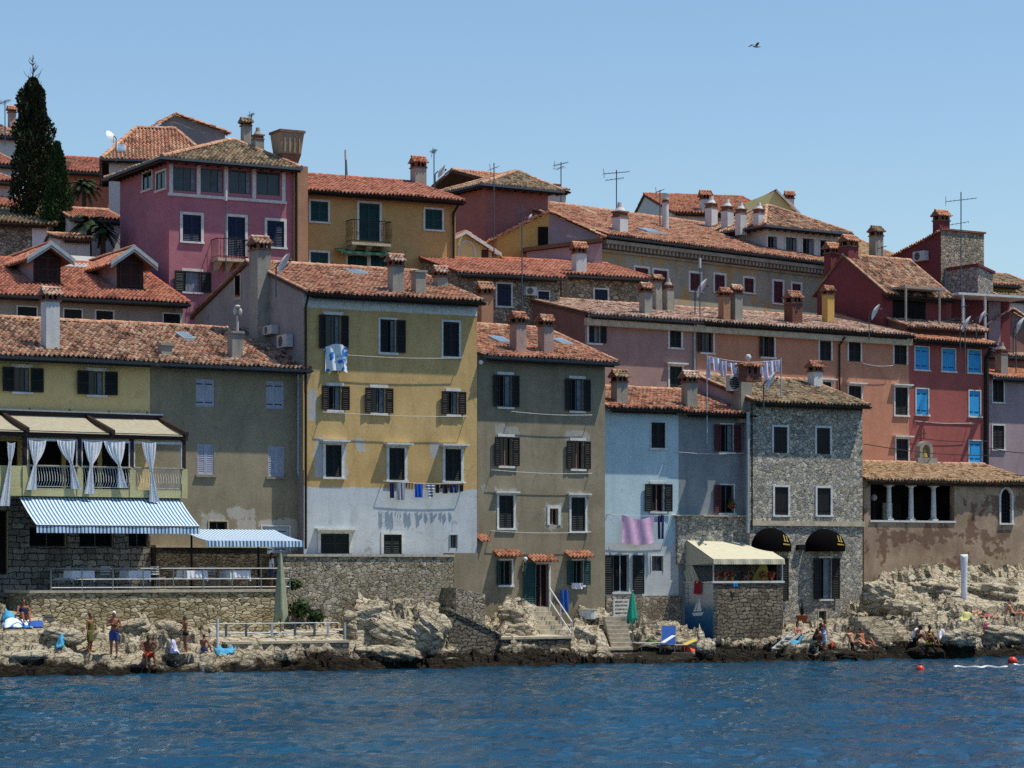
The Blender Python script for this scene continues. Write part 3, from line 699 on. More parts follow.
for i in range(3):
    a, c = PX[i]+.08, PX[i+1]-.08
    mb = MB(); z1 = zbeam-.1
    mb.box(a, c, VD+.04, VD+.1, z1-.09, z1); mb.box(a, a+.05, VD+.04, VD+.1, zrail, z1-.09); mb.box(c-.05, c, VD+.04, VD+.1, zrail, z1-.09)
    mb.build('screen_frame', 'trim', va)
    rb = MB(); a2, c2 = PX[i]+.13, PX[i+1]-.13
    rb.box(a2, c2, VD+.02, VD+.07, zrail-.0, zrail+.03); rb.box(a2, c2, VD+.02, VD+.06, zt_+.05, zt_+.08)
    n = int((c2-a2)/.105)
    for k in range(n):
        x = a2+(k+.5)*(c2-a2)/n
        rb.tube([(x, VD+.05, zrail), (x+.03, VD-.02, zrail-.3), (x+.02, VD-.07, zrail-.55), (x-.02, VD+.03, zt_+.06)], .013, 4)
    rb.build('railing', 'trim', va)
    MB().box(a-.03, c+.03, VD-.05, VD+.15, zrail+.03, zrail+.07).build('handrail', 'trimc', va)
def curtain(parent, ua, ub, v, ztop, zknot, uk, zbot, uend, m='curt', name='curtain'):
    """sheer hung from ua..ub, gathered at (uk, zknot), falling to zbot"""
    rows = []; n = 18
    for j in range(15):
        t = j/14; z = ztop+(zbot-ztop)*t; tk = (ztop-zknot)/(ztop-zbot)
        if t < tk:
            q = (t/tk)**1.8; l, r = ua+(uk-.05-ua)*q, ub+(uk+.05-ub)*q
        else:
            q = (t-tk)/(1-tk); l, r = uk-.05+(uend-.15-uk)*q, uk+.05+(uend+.17-uk)*q
        rows.append([(l+(r-l)*k/n, v+.035*math.sin(k*1.9+t), z-(.05*math.sin(math.pi*k/n) if t < tk else 0)) for k in range(n+1)])
    mb = MB(); vs = [p for r in rows for p in r]
    mb.add(vs, [(j*(n+1)+k, j*(n+1)+k+1, (j+1)*(n+1)+k+1, (j+1)*(n+1)+k) for j in range(14) for k in range(n)])
    return mb.build(name, m, parent, True)
for x0, x1, kx, ky, ex, ey, yt in ((28, 45, 34, 464, 30, 490, 440), (56, 74, 70, 463, 75, 489, 440), (83, 101, 90, 465, 88, 494, 441), (103, 124, 118, 465, 121, 488, 441), (141, 155, 150, 470, 153, 502, 442), (6, 14, 9, 462, 3, 506, 442)):
    curtain(va, vu(x0), vu(x1), VD-.13, vz(x0, yt), vz(kx, ky), vu(kx), vz(ex, ey), vu(ex))
M['stripe'] = (lambda t: (lambda v: t.col(t.ramp(t.math('FRACT', t.math('MULTIPLY', v, 6.6)), [(0, '#c3ced6'), (.52, '#2f6a96')], 'CONSTANT')))((lambda sp: (t.l(t.coord(), sp.inputs[0]), sp.outputs[0])[1])(t.n('ShaderNodeSeparateXYZ'))))(NT('blue striped canvas'))
def awning(parent, u0, u1, vb, zb_, vf, zf, val=.3, m='stripe', name='awning', fringe=True, skew=0):
    mb = MB(); n = 6; N = 40
    for i in range(n):
        t0, t1 = i/n, (i+1)/n
        q = lambda t: (vb+(vf-vb)*t, zb_+(zf-zb_)*t-.05*math.sin(math.pi*t))
        (a, za), (b_, zb2) = q(t0), q(t1); mb.box(u0, u1, 0, 0, 0, 0) if False else None
        mb.add([(u0, a, za), (u1, a, za), (u1, b_, zb2), (u0, b_, zb2), (u0, a, za-.015), (u1, a, za-.015), (u1, b_, zb2-.015), (u0, b_, zb2-.015)], [(0, 1, 2, 3), (7, 6, 5, 4), (0, 3, 7, 4), (1, 5, 6, 2)])
    if fringe:
        for k in range(N):
            a, c = u0+(u1-u0)*k/N, u0+(u1-u0)*(k+1)/N; y = vf+.02*math.sin(k*.9)
            mb.add([(a, vf, zf), (c, vf, zf), (c, y-.02, zf-val), (a, y-.02, zf-val)], [(0, 1, 2, 3)])
    return mb.build(name, m, parent)
aw = thing('striped_awning', 'large blue and white striped awning sloping out below the veranda', 'awning', lh.W(0, 0, 0), lh.al)
a_u0, a_z0 = lh.P(19, 497, -2.4); a_u1, _ = lh.P(180, 499, -2.4)
_, zfr = lh.P(120, 525.5, -4.2); ua, _ = lh.P(40, 525, -4.2)
awning(aw, a_u0, a_u1, -2.4, zd-.02, -4.2, zfr, .3, name='canopy')
mb = MB(); mb.tube([(a_u0, -2.38, zd-.04), (a_u1, -2.38, zd-.04)], .05); mb.tube([(a_u0, -4.2, zfr), (a_u1, -4.2, zfr)], .03)
for u in (a_u0+.5, (a_u0+a_u1)/2, a_u1-.5): mb.tube([(u, -2.4, zd-.4), (u+.3, -3.2, (zd+zfr)/2-.35), (u, -4.14, zfr-.08)], .02)
mb.build('folding_arm', 'steel', aw)
# stone stair and pillar at the far left
mb = MB()
for i in range(3): mb.box(lh.P(-20, 590)[0], lh.P(27-i*6, 590)[0], -1.2+i*.35, -.065, lh.P(0, 592)[1]-.2, lh.P(0, 592-i*7)[1])
tag(mb.build('stone_steps', 'ash'), 'broad stone steps up to the dark door at the left edge', 'steps').matrix_world = lh.root.matrix_basis.copy() if False else Matrix.Translation(lh.W(0, 0, 0)) @ Matrix.Rotation(lh.al, 4, 'Z')
# ---- taupe house
tp = Bld('taupe_house', 'taupe rendered house with closed lavender shutters between the two yellow houses', 'house', 150, 103.4, 32, 3.0, HOUSES)
Wt, _ = tp.P(304.5, 440)
for x0, y0, x1, y1 in ((196, 379, 214.5, 407), (266, 381, 284, 409)):
    tp.win(x0, y0, x1, y1, 'closed', 'shl', louv=False, sur=0, sill=False, rec=.12)
for x0, y0, x1, y1 in ((197.5, 444, 214, 475), (268, 446, 284, 477)):
    tp.win(x0, y0, x1, y1, 'closed', 'shl', louv=True, sur=0, rec=.12, trim='taupe')
tp.win(209, 521.5, 227, 534, 'glass', sur=.05, sill=False, trim='trimc', glass='dark')
tp.win(262, 526.5, 289, 553.5, 'closed', 'gutl', louv=False, sur=.06, sill=False, name='door', trim='trim')
M['taupe'] = stucco('stucco taupe', '#857a60', '#9a8d70', amt=.35, patch='#8d8a82', pamt=.66, boxes=pxboxes(tp, [(202, 512, 226, 530), (226, 508, 256, 518), (258, 519, 300, 551), (238, 520, 256, 530)]), bcol='#b2aea6')
gabled(tp, Wt, (160, 364.5), (160, 323), 5, 10, ['taupe', 'side', 'side'], 't_old', ov=.66, sol=0, sor=.0, jit=.022)
for x in (215, 275):
    pass
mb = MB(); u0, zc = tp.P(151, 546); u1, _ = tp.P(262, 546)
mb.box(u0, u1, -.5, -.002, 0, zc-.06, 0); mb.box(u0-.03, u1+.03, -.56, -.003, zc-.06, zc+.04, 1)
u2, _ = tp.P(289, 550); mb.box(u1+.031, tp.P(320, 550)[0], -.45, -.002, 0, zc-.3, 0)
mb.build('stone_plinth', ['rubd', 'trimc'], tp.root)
tp.chimney(167, 360, 343, 15, 'plain', 'cst', 'cst', ratio=.9)
tp.chimney(237.5, 361, 331, 16, 'plain', 'cst', 'cst')
tp.skylight(185, 337.5, 11)
tp.pipe([(298.5, 372, -.3), (298.5, 379, -.08), (298, 474, -.08), (303.5, 480, -.08)], .06, 'gutl')
# ---- tall ochre house with white lower coat
yh = Bld('ochre_house', 'tall ochre house whose lowest storey is painted white', 'house', 303.5, 106.4, 28.5, 4.3, HOUSES)
Wy, _ = yh.P(477, 430)
yh.win(325.5, 315, 340.5, 349, 'open', 'shb', sur=0, lintel=True, lw=.32, curtain=.25)
yh.win(380, 319.5, 395.5, 352.5, 'lclosed_ropen', 'shb', sur=.08, lw=.42)
yh.win(443, 322, 459, 356.5, 'closed', 'shb', sur=.08)
for x0, y0, x1, y1 in ((328.5, 386, 341, 410), (372, 388, 385, 413), (448, 391.5, 458, 414.5)):
    yh.win(x0, y0, x1, y1, 'open', 'shb', sur=0, lintel=True, lw=.34, curtain=.3)
for x0, y0, x1, y1 in ((325.5, 445, 341.5, 477), (389, 448, 404.5, 480), (445, 449, 461, 481)):
    yh.win(x0, y0, x1, y1, 'closed', 'shg', sur=.12, hood=.36)
yh.win(320.5, 533.5, 349, 553.5, 'closed', 'shg', sur=.13, hood=.3, sill=False)
yh.win(383.5, 534.5, 401.5, 554, 'closed', 'shg', sur=.12, sill=False)
yh.win(450, 535, 457, 548, 'glass', sur=.03, sill=False, trim='gutl', glass='glassb', name='vent')
M['y2'] = stucco('stucco ochre over white', '#bd964e', '#d0ab62', amt=.4, lower=(3.05, '#ccd6dc', .5), patch='#a9a290', pamt=.66, boxes=pxboxes(yh, [(314, 438, 346, 478), (308, 388, 316, 420), (430, 442, 440, 458), (356, 440, 364, 450)]), bcol='#b4bac0')
gabled(yh, Wy, (310, 294.5), (240+14, 259.5), 6, 12.3, ['y2', 'side', 'side'], 't_mix', ov=.5, gut='gutd', z0=-1.0, jit=.02)
# white frieze under the eaves
u1 = yh.W0; MB().box(-.004, u1+.004, -.012, -.001, yh.ze-.62, yh.ze-.05).build('frieze', 'trim', yh.root)
# small gable window and flue on the side wall
v, z = yh.S(238, 286); mb = MB(); mb.box(-.03, .01, v-.4, v+.4, z-.62, z+.55); w_ = mb.build('side_window', 'trimc', yh.root); MB().box(-.035, -.02, v-.28, v+.28, z-.5, z+.45).build('pane', 'glass', w_)
v0, zb0 = yh.S(258.5, 330); v1, _ = yh.S(273.5, 330) 
v, _ = yh.S(266, 320); _, zt0 = yh.S(266, 237)
make_chimney(yh, -.28, v, yh.S(266, 345)[1], zt0, .62, .95, 'tile', 'cst', 't_pnk')
for x, yb, yt, w in ((398.5, 293.5, 254, 17), (421, 295, 270, 15), (443, 288, 266, 15)):
    yh.chimney(x, yb, yt, w, 'tile' if x != 421 else 'plain', 'cst', 't_pnk' if x != 421 else 'cst')
yh.skylight(357, 273.5, 15)
yh.pipe([(308, 297, -.5), (305.8, 306, -.09), (305.8, 549, -.09)], .055, 'gutd')
yh.pipe([(303.4, 375, -.1), (303.4, 470, -.1)], .03, 'yel', 'gas_pipe')
# ---- grey taupe house
gh = Bld('grey_house', 'grey brown rendered house with small tiled hoods over its ground floor openings', 'house', 477.3, 110.6, 34, 2.2, HOUSES)
Wg, _ = gh.P(605, 450)
for x0, y0, x1, y1 in ((499, 375, 511.5, 407), (571, 379, 583, 411)):
    gh.win(x0, y0, x1, y1, 'open', 'shb', sur=0, lintel=True, lw=.33, curtain=.35)
for x0, y0, x1, y1 in ((500, 437, 512, 466), (572, 441, 583.5, 469)):
    gh.win(x0, y0, x1, y1, 'open', 'shb', sur=0, lintel=True, lw=.33, inner='brn', trim='trim')
for x0, y0, x1, y1 in ((498.7, 495.5, 513.3, 528), (571, 497.5, 585, 531)):
    gh.win(x0, y0, x1, y1, 'closed', 'shg', sur=.1, hood=.2)
gh.win(549.5, 508.5, 558, 525, 'glass', sur=.13, glass='dark', inner='cor', sill=False)
gh.win(500, 560.5, 511.5, 585, 'lopen', 'shteal', sur=.08, lw=.18, glass='dark')
gh.win(535.5, 564, 548.5, 607, 'glass', 'shg', sur=.1, sill=False, glass='dark', inner='brn', name='door')
gh.win(573, 560.5, 583, 585, 'open', 'shteal', sur=.08, lw=.33, glass='dark')
M['gray1'] = stucco('stucco grey taupe', '#80765e', '#978c72', amt=.5, patch='#9b988e', pamt=.66, boxes=pxboxes(gh, [(494, 426, 518, 440), (566, 430, 590, 444), (497, 489, 516, 532), (569, 492, 588, 534), (546, 504, 562, 528), (480, 484, 487, 494)]), bcol='#a3a49c')
gabled(gh, Wg, (480, 357), (500, 324), 5, 10, ['gray1', 'side', 'side'], 't_mix', ov=.52, sol=0, sor=.35, jit=.022, z0=-2.5)
def hood(b, x0, x1, y, name='tile_hood'):
    u0, z = b.P(x0, y, -.2); u1, _ = b.P(x1, y, -.2)
    mb = MB(); tile_slope(mb, (u0, -.5, z-.15), (u1, -.5, z-.15), (u0, 0, z+.12), (u1, 0, z+.12), p=.19, c=.3, amp=.05)
    mb.add([(u0, -.48, z-.19), (u1, -.48, z-.19), (u1, -.002, z+.08), (u0, -.002, z+.08), (u0, -.002, z-.0), (u1, -.002, z-.0)], [(0, 1, 2, 3), (0, 4, 5, 1), (0, 3, 4), (1, 5, 2)], 1)
    mb.build(name, ['t_org', 'ridger'], b.root)
for x0, x1, y in ((495.5, 520.5, 552), (530, 555, 557), (567, 591, 553), (474+4, 487, 537)): hood(gh, x0, x1, y)
u, z = gh.P(522.5, 608); _, zt0 = gh.P(522.5, 562.5); u1, _ = gh.P(534, 600)
l = leaf_mb(u1-u, zt0-z); xf(l, Matrix.Translation((u, -.14, z))).build('door_leaf', 'shteal', gh.root)
u, z = gh.P(523.7, 559); mb = MB(); mb.ball((u, -.14, z), .09); mb.cyl((u, 0, z), (u, -.12, z), .03); mb.build('wall_lamp', 'cloth', gh.root)
gh.chimney(521.5, 356, 312, 17, 'tile', 'cpk', 't_mix'); gh.chimney(549, 357, 315, 16, 'tile', 'cpk', 't_mix'); gh.skylight(500, 341, 13); gh.skylight(562, 343, 12)
u, z = gh.P(481, 361, -.3); MB().ball((u, -.3, z-.05), .1).build('eave_lamp', 'cloth', gh.root)
# ---- blue-white and grey house
bh = Bld('blue_white_house', 'low house painted pale blue with the pink sheet hanging on it', 'house', 605, 115.2, 28, .9, HOUSES)
Wb, _ = bh.P(678.5, 450)
bh.win(651, 422.5, 665, 448, 'closed', 'shb', sur=.04, lintel=False)
bh.win(651.5, 484, 664, 511.5, 'open', 'shg', sur=0, lintel=True, lw=.38, glass='dark', inner='brn')
bh.win(613.5, 554.5, 629, 592, 'glass', sur=0, sill=True, name='door', glass='glass', inner='gutl')
bh.win(651.5, 556, 663, 571, 'glass', sur=.04, glass='glassb', sill=False)
gabled(bh, Wb, (615, 409.5), (650, 386.5), 4, 8, ['blue1', 'side', 'side'], 't_mix', ov=.45, sor=0, gut='gutd', jit=.022)
wq = bh.W(Wb, 0, 0)
b2 = Bld('grey_low_house', 'mid grey rendered house with brown shutters above the cream awning', 'house', 0, wq.y, 28, .9, HOUSES, X=wq.x)
W2_, _ = b2.P(748, 450)
b2.win(720.5, 424.5, 733, 452, 'open', 'shm', sur=.06, lw=.36)
b2.win(720.5, 485, 733.5, 513, 'lopen', 'shm', sur=.06, lw=.36, glass='dark')
gabled(b2, W2_, (690, 414), (690, 388.5), 4, 8, ['gray2', 'side', 'side'], 't_mix', ov=.45, sol=0, gut='gutd', jit=.022)
bh.chimney(622.5, 408, 370, 17, 'tile', 'cst', 't_tan'); b2.chimney(692.5, 411, 371, 16, 'tile', 'cst', 't_pnk')
mb = MB(); u0, z = bh.P(603.5, 594); _, zt0 = bh.P(604, 555)
for xa, xb in ((602.5, 612.5), (632.5, 643.5)):
    ua, _ = bh.P(xa, 575); ub, _ = bh.P(xb, 575); l = leaf_mb(ub-ua, zt0-z); xf(l, Matrix.Translation((ua, -.08, z))).build('door_shutter', 'shg', bh.root)
u0, z = bh.P(637, 617); u1, zt0 = bh.P(672, 595.5); mb = MB(); mb.box(0, Wb+.1, -.12, -.003, -.5, zt0); mb.build('stone_base', 'rubble', bh.root)
# ---- stone house
sh = Bld('stone_house', 'stone house with black arched awnings over its ground floor', 'house', 750, 118.2, 31, -.4, HOUSES)
Ws, _ = sh.P(862.5, 500)
for x0, y0, x1, y1 in ((773.5, 427, 787, 453), (816.5, 428, 830, 454), (774.5, 487, 788, 515), (817, 488, 830.5, 515)):
    sh.win(x0, y0, x1, y1, 'closed', 'shb', louv=False, sur=.1, sill=y0 > 480, trim='trimb' if False else 'trim', lintel=False)
sh.win(820, 558, 831, 599, 'open', 'shb', sur=.08, lw=.42, louv=True, glass='glass')
sh.win(768, 558, 780, 601, 'open', 'shb', sur=.08, lw=.42, louv=True, glass='glass')
sh.win(818.5, 611, 826, 628, 'glass', sur=.05, sill=False, glass='glassb', trim='trimc')
gabled(sh, Ws, (760, 403.5), (790, 377.5), 4.2, 8.4, ['stoneh', 'sidel', 'stoneh'], 't_tan', ov=.4, gut='gutd', jit=.022)
mb = MB(); u0, z0_ = sh.P(751, 525.5); _, z1_ = sh.P(751, 520.5); mb.box(-.02, Ws+.08, -.09, .0, z0_, z1_); mb.build('belt_course', 'trimc', sh.root)
sh.chimney(818.5, 387, 361, 15, 'tile', 'white', 't_mix')
u, z = sh.P(757, 402, 0.5)
sh.chimney(749.5, 401, 362, 18, 'plain', 'cst', 'cst', pt=(-.05, .2, sh.ze-.6, 116))
sh.pipe([(748, 412, -.12), (748, 533, -.12)], .08, 'gutl'); sh.pipe([(752, 408, -.12), (752, 530, -.12)], .04, 'gutd')
def arch_awning(b, x0, x1, yt, yb, dep=.7):
    u0, zb0 = b.P(x0, yb, -.5); u1, zt0 = b.P(x1, yt, -.05); uc, r = (u0+u1)/2, (u1-u0)/2; h = zt0-zb0
    mb = MB(); n = 16; m = 7; rows = []
    for j in range(m+1):     # fan of ribs hinged at the wall, front hoop lying low
        ph = j/m*math.pi/2; y, zz = -dep*math.sin(ph), math.cos(ph)
        rows.append([(uc-r*math.cos(math.pi*k/n), (y*math.sin(math.pi*k/n)), zb0+.16+(h-.16)*math.sin(math.pi*k/n)*(zz if j < m else 0)) for k in range(n+1)])
    vs = [p for q in rows for p in q]
    mb.add(vs, [(j*(n+1)+k, j*(n+1)+k+1, (j+1)*(n+1)+k+1, (j+1)*(n+1)+k) for j in range(m) for k in range(n)])
    fr = rows[-1]
    for k in range(n): mb.quad(fr[k], fr[k+1], (fr[k+1][0], fr[k+1][1], zb0-.02), (fr[k][0], fr[k][1], zb0-.02))
    o = mb.build('arched_awning', 'blk', b.root)
    g = MB(); ph = .95
    def q(du, t): # point on the canopy surface, pushed out a little
        cs = du/r; sn = math.sqrt(1-cs*cs); ph = math.pi/2*(1-t); return (uc+du, -dep*math.sin(ph)*sn-.035, zb0+.16+(h-.16)*sn*math.cos(ph)+.02)
    for a, c, t0, t1 in ((.3, .36, .2, .46), (.46, .52, .2, .46), (.2, .64, .08, .13), (.26, .4, .2, .24), (.43, .56, .2, .24)):
        a *= r; c *= r; g.quad(q(a, t0), q(c, t0), q(c, t1), q(a, t1))
    g.build('emblem', 'gold', o)
M['blk'] = flat('black awning canvas', '#060608', .95, spec=.05); M['gold'] = flat('gold emblem', '#a08a3c', .5)
arch_awning(sh, 757.5, 790, 528, 551); arch_awning(sh, 811.5, 844, 529, 551)
u, z = sh.P(799.5, 547.5); MB().box(u-.2, u+.2, -.2, 0, z-.12, z+.13).build('speaker', 'iron', sh.root)
# ---- chapel
ch = Bld('chapel', 'brown rendered chapel with a columned loggia and small bell gable', 'chapel', 864, 122.5, 30, 1.5)
Wc, _ = ch.P(1004+26, 500)
lo = (ch.P(870.5, 500)[0], ch.P(954.5, 500)[0], ch.P(912, 520.5)[1], ch.P(912, 484.5)[1])
_, ze0 = ch.P(870, 481.5, -.4); rv = 3.6; _, zr = ch.P(920, 462.5, rv); zr -= .2; mf = (zr-ze0)/(rv+.3); ze = ze0+.3*mf
mb = MB(); ao = (ch.P(1000.5, 505)[0], ch.P(1011.5, 505)[0], ch.P(1006, 523)[1], ch.P(1006, 490)[1])
grid(mb, 0, Wc, -1, ze, [lo, (ao[0]-.08, ao[1]+.08, ao[2]-.06, ao[3]+.08)], .35)
for u in (0, Wc): mb.add([(u, 0, -1), (u, 7.2, -1), (u, 7.2, ze), (u, rv, zr), (u, 0, ze)], [(0, 1, 2, 3, 4)])
mb.quad((0, 7.2, -1), (Wc, 7.2, -1), (Wc, 7.2, ze), (0, 7.2, ze))
mb.build('wall', 'chapel', ch.root)
ch.planes = []; ch.gable_roof(Wc, 7.2, ze, zr-ze, 't_gold', ov=.3, ridge=rv, gut=None, jit=.02)
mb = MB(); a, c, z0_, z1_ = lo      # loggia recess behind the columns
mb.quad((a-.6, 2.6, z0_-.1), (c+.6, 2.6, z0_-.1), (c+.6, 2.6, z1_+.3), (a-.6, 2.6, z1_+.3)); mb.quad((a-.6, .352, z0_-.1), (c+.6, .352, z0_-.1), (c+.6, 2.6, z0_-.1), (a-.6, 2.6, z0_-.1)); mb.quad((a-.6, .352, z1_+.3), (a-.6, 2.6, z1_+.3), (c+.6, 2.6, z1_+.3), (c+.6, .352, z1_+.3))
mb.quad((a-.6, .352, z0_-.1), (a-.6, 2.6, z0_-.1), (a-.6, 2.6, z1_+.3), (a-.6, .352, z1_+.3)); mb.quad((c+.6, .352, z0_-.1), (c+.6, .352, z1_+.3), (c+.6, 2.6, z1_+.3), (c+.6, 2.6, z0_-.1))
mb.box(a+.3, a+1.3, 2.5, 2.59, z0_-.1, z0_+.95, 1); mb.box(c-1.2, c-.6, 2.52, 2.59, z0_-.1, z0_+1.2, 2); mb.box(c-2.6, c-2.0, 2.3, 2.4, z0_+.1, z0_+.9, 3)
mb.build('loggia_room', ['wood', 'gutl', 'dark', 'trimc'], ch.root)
MB().box(a-.05, c+.05, -.06, .4, z0_-.09, z0_+.0).build('loggia_sill', 'trim', ch.root)
for x in (889, 911, 933.5):
    u, _ = ch.P(x, 500, .17); mb = MB(); H = z1_-z0_
    mb.box(u-.17, u+.17, .02, .34, z0_+.001, z0_+.08); mb.ball((u, .17, z0_+.13), (.17, .17, .07)); mb.cyl((u, .17, z0_+.12), (u, .17, z1_-.16), .14, .105, 14); mb.cyl((u, .17, z1_-.18), (u, .17, z1_-.08), .1, .19, 14); mb.box(u-.2, u+.2, -.02, .36, z1_-.08, z1_-.001)
    mb.build('column', 'trim', ch.root)
def archwin(b, o, name='arched_window'):
    u0, u1, z0, z1 = o; uc, r = (u0+u1)/2, (u1-u0)/2; zs = z1-r; mb = MB(); n = 10; rr = r+.1
    outer = [(uc-rr, z0)]+[(uc-rr*math.cos(math.pi*k/n), zs+rr*math.sin(math.pi*k/n)*1.15) for k in range(n+1)]+[(uc+rr, z0)]
    inn = [(uc-r, z0)]+[(uc-r*math.cos(math.pi*k/n), zs+r*math.sin(math.pi*k/n)*1.15) for k in range(n+1)]+[(uc+r, z0)]
    for k in range(len(outer)-1):
        p, q, s_, t = outer[k], outer[k+1], inn[k+1], inn[k]
        mb.quad((p[0], -.05, p[1]), (q[0], -.05, q[1]), (s_[0], -.05, s_[1]), (t[0], -.05, t[1])); mb.quad((t[0], -.05, t[1]), (s_[0], -.05, s_[1]), (s_[0], .2, s_[1]), (t[0], .2, t[1])); mb.quad((p[0], -.05, p[1]), (p[0], .01, p[1]), (q[0], .01, q[1]), (q[0], -.05, q[1]))
    mb.box(uc-rr-.03, uc+rr+.03, -.09, .1, z0-.09, z0)
    mb.box(uc-r, uc+r, .14, .16, z0, z0, 0) if False else None
    o_ = mb.build(name, 'trim', b.root)
    g = MB(); g.add([(x, .13, z) for x, z in inn], [tuple(range(len(inn)))]); g.build('pane', 'dark', o_)
    g = MB()
    for k in range(-3, 4): g.box(uc+k*r/3.5-.01, uc+k*r/3.5+.01, .09, .11, z0, zs+math.sqrt(max(0, 1-(k/3.5)**2))*r*1.1)
    for k in range(8): g.box(uc-r, uc+r, .085, .1, z0+.12+k*.2, z0+.14+k*.2) if z0+.14+k*.2 < zs else None
    g.build('grille', 'iron', o_)
# fill around the arch head so the square opening closes
mb = MB(); u0, u1, z0_, z1_ = ao; uc, r = (u0+u1)/2, (u1-u0)/2; n = 10; rr = r+.095; zs = z1_-r
pts = [(uc-rr*math.cos(math.pi*k/n), zs+rr*math.sin(math.pi*k/n)*1.15) for k in range(n+1)]
for k in range(n):
    (xa, za), (xb, zb2) = pts[k], pts[k+1]; mb.quad((xa, -.003, za), (xb, -.003, zb2), (xb, -.003, zs+rr*1.15+.25), (xa, -.003, zs+rr*1.15+.25))
mb.build('arch_spandrel', 'chapel', ch.root); archwin(ch, ao)
# bell gable
u, v, z, k = ch.on_roof(924, 463); mb = MB()
_, zt0 = ch.P(924, 439.5, v); w = .56; zz = z+.25
mb.box(u-.62, u+.62, v-.3, v+.3, z-.5, zz); mb.box(u-w*.75, u-w*.42, v-.2, v+.2, zz, zt0-.5); mb.box(u+w*.42, u+w*.75, v-.2, v+.2, zz, zt0-.5)
n = 8
for q in range(n):
    t0, t1 = math.pi*q/n, math.pi*(q+1)/n; ri, ro = w*.42, w*.75
    mb.poly([(u-math.cos(t0)*ri, v-.2, zt0-.5+math.sin(t0)*ri), (u-math.cos(t0)*ro, v-.2, zt0-.5+math.sin(t0)*ro), (u-math.cos(t1)*ro, v-.2, zt0-.5+math.sin(t1)*ro), (u-math.cos(t1)*ri, v-.2, zt0-.5+math.sin(t1)*ri)], (0, .4, 0))
bg_ = mb.build('bell_gable', 'cst', ch.root)
bb = MB(); bb.cyl((u, v, zt0-.55), (u, v, zt0-.9), .1, .2, 12); bb.cyl((u, v, zt0-.4), (u, v, zt0-.55), .04, .1, 8); bb.build('bell', 'gold', bg_)
cb = MB(); cb.box(u-.02, u+.02, v-.02, v+.02, zt0, zt0+.55); cb.box(u-.15, u+.15, v-.018, v+.018, zt0+.3, zt0+.34); cb.build('cross', 'rustm', bg_)
# lamp in the loggia's first bay
u, z = ch.P(874, 520, .25); _, z1_ = ch.P(874, 500, .25)
t = thing('globe_lamp', 'small lilac globe lamp on a pole in the first bay of the chapel loggia', 'lamp', ch.W(u, .25, z), ch.al)
MB().cyl((0, 0, 0), (0, 0, z1_-z), .03).build('pole', 'iron', t); MB().ball((0, 0, z1_-z+.12), .16, n=14, k=10).build('globe', 'globe', t) if 'globe' in M else MB().ball((0, 0, z1_-z+.12), .16, n=14, k=10).build('globe', 'lil2', t)
M['flb'] = stucco('chimney buff render', '#9a8466', '#ab9678', amt=.5)
# ================================================================ the houses on the slope behind
HB = 'houses climbing the hill behind the waterfront'
# ---- long row: lilac, orange, red
lr = Bld('lilac_house', 'dusty lilac house behind the grey house, first of the long row', 'house', 585, 122, 34, 6, HB)
Wr, _ = lr.P(697, 340)
lr.win(588.5, 326, 599.5, 343, 'lclosed_ropen', 'shg', sur=.1, lw=.33)
lr.win(669.5, 330, 681, 347.5, 'closed', 'shg', sur=.1, sill=True)
lr.win(669.5, 366.5, 682, 390, 'closed', 'shg', sur=.1, hood=.22)
gabled(lr, Wr, (590, 315.5), (600, 300.5), 5.5, 11, ['lilac', 'brn', 'brn'], 't_pnk', ov=.4, sor=0, gut='gut', jit=.022)
MB().box(-.05, lr.W0, -.3, -.001, lr.ze-.5, lr.ze-.16).build('cornice', 'trimc', lr.root)
q = lr.W(Wr, 0, 0)
oh = Bld('orange_house', 'long burnt orange house with dark closed shutters', 'house', 0, q.y, 34, 6, HB, X=q.x)
Wo, _ = oh.P(909, 380)
oh.win(701.5, 332.5, 713, 352.5, 'lopen', 'shr', sur=.09, lw=.3)
oh.win(762, 336.5, 774, 357, 'lopen_rclosed', 'shr', sur=.09, lw=.18)
for x0, y0, x1, y1 in ((819.5, 341, 831, 360.5), (848.5, 342, 860.5, 361.5), (894, 344.5, 906.5, 364.5), (820, 382, 831, 405), (848.5, 386, 861, 406), (895, 387.5, 907.5, 415), (896, 439, 908, 463)):
    oh.win(x0, y0, x1, y1, 'closed', 'shb', sur=.09, hood=.25 if y0 > 370 else 0, sill=y0 > 370)
for x0, y0, x1, y1 in ((700, 376, 712, 400), (764, 380, 776, 404)): oh.win(x0, y0, x1, y1, 'closed', 'shb', sur=.09, hood=.25)
gabled(oh, Wo, (770, 327.5), (760, 311.5), 5.5, 11, ['orange', 'brn', 'brn'], 't_pnk', ov=.4, sol=0, sor=0, gut='gutd', jit=.022)
MB().box(0, oh.W0, -.3, -.001, oh.ze-.5, oh.ze-.16).build('cornice', 'trimc', oh.root)
oh.pipe([(845, 337, -.45), (839.5, 345, -.08), (839.5, 395, -.08)], .05, 'gutd'); oh.pipe([(698, 324, -.45), (694.5, 332, -.08), (694.5, 372, -.08)], .05, 'gutl')
q = oh.W(Wo, 0, 0)
rh = Bld('red_house', 'brick red house with sky blue shutters', 'house', 0, q.y+.01, 34, 6, HB, X=q.x)
Wd, _ = rh.P(988, 380)
for x0, y0, x1, y1 in ((915, 347, 928.5, 369.5), (942, 349, 955, 371), (968, 350.5, 980.5, 372.5), (916, 389, 928, 414.5), (969, 391, 980, 416), (969, 441, 981.5, 462)):
    rh.win(x0, y0, x1, y1, 'closed', 'shblue', louv=False, sur=.06)
gabled(rh, Wd, (920, 341), (930, 319), 6.5, 12, ['red', 'brn', 'brn'], 't_org', ov=.45, sol=0, sor=.15, gut='gutd')
rh.pipe([(991, 349, -.5), (986.5, 358, -.1), (986.5, 465, -.1)], .13, 'gutd')
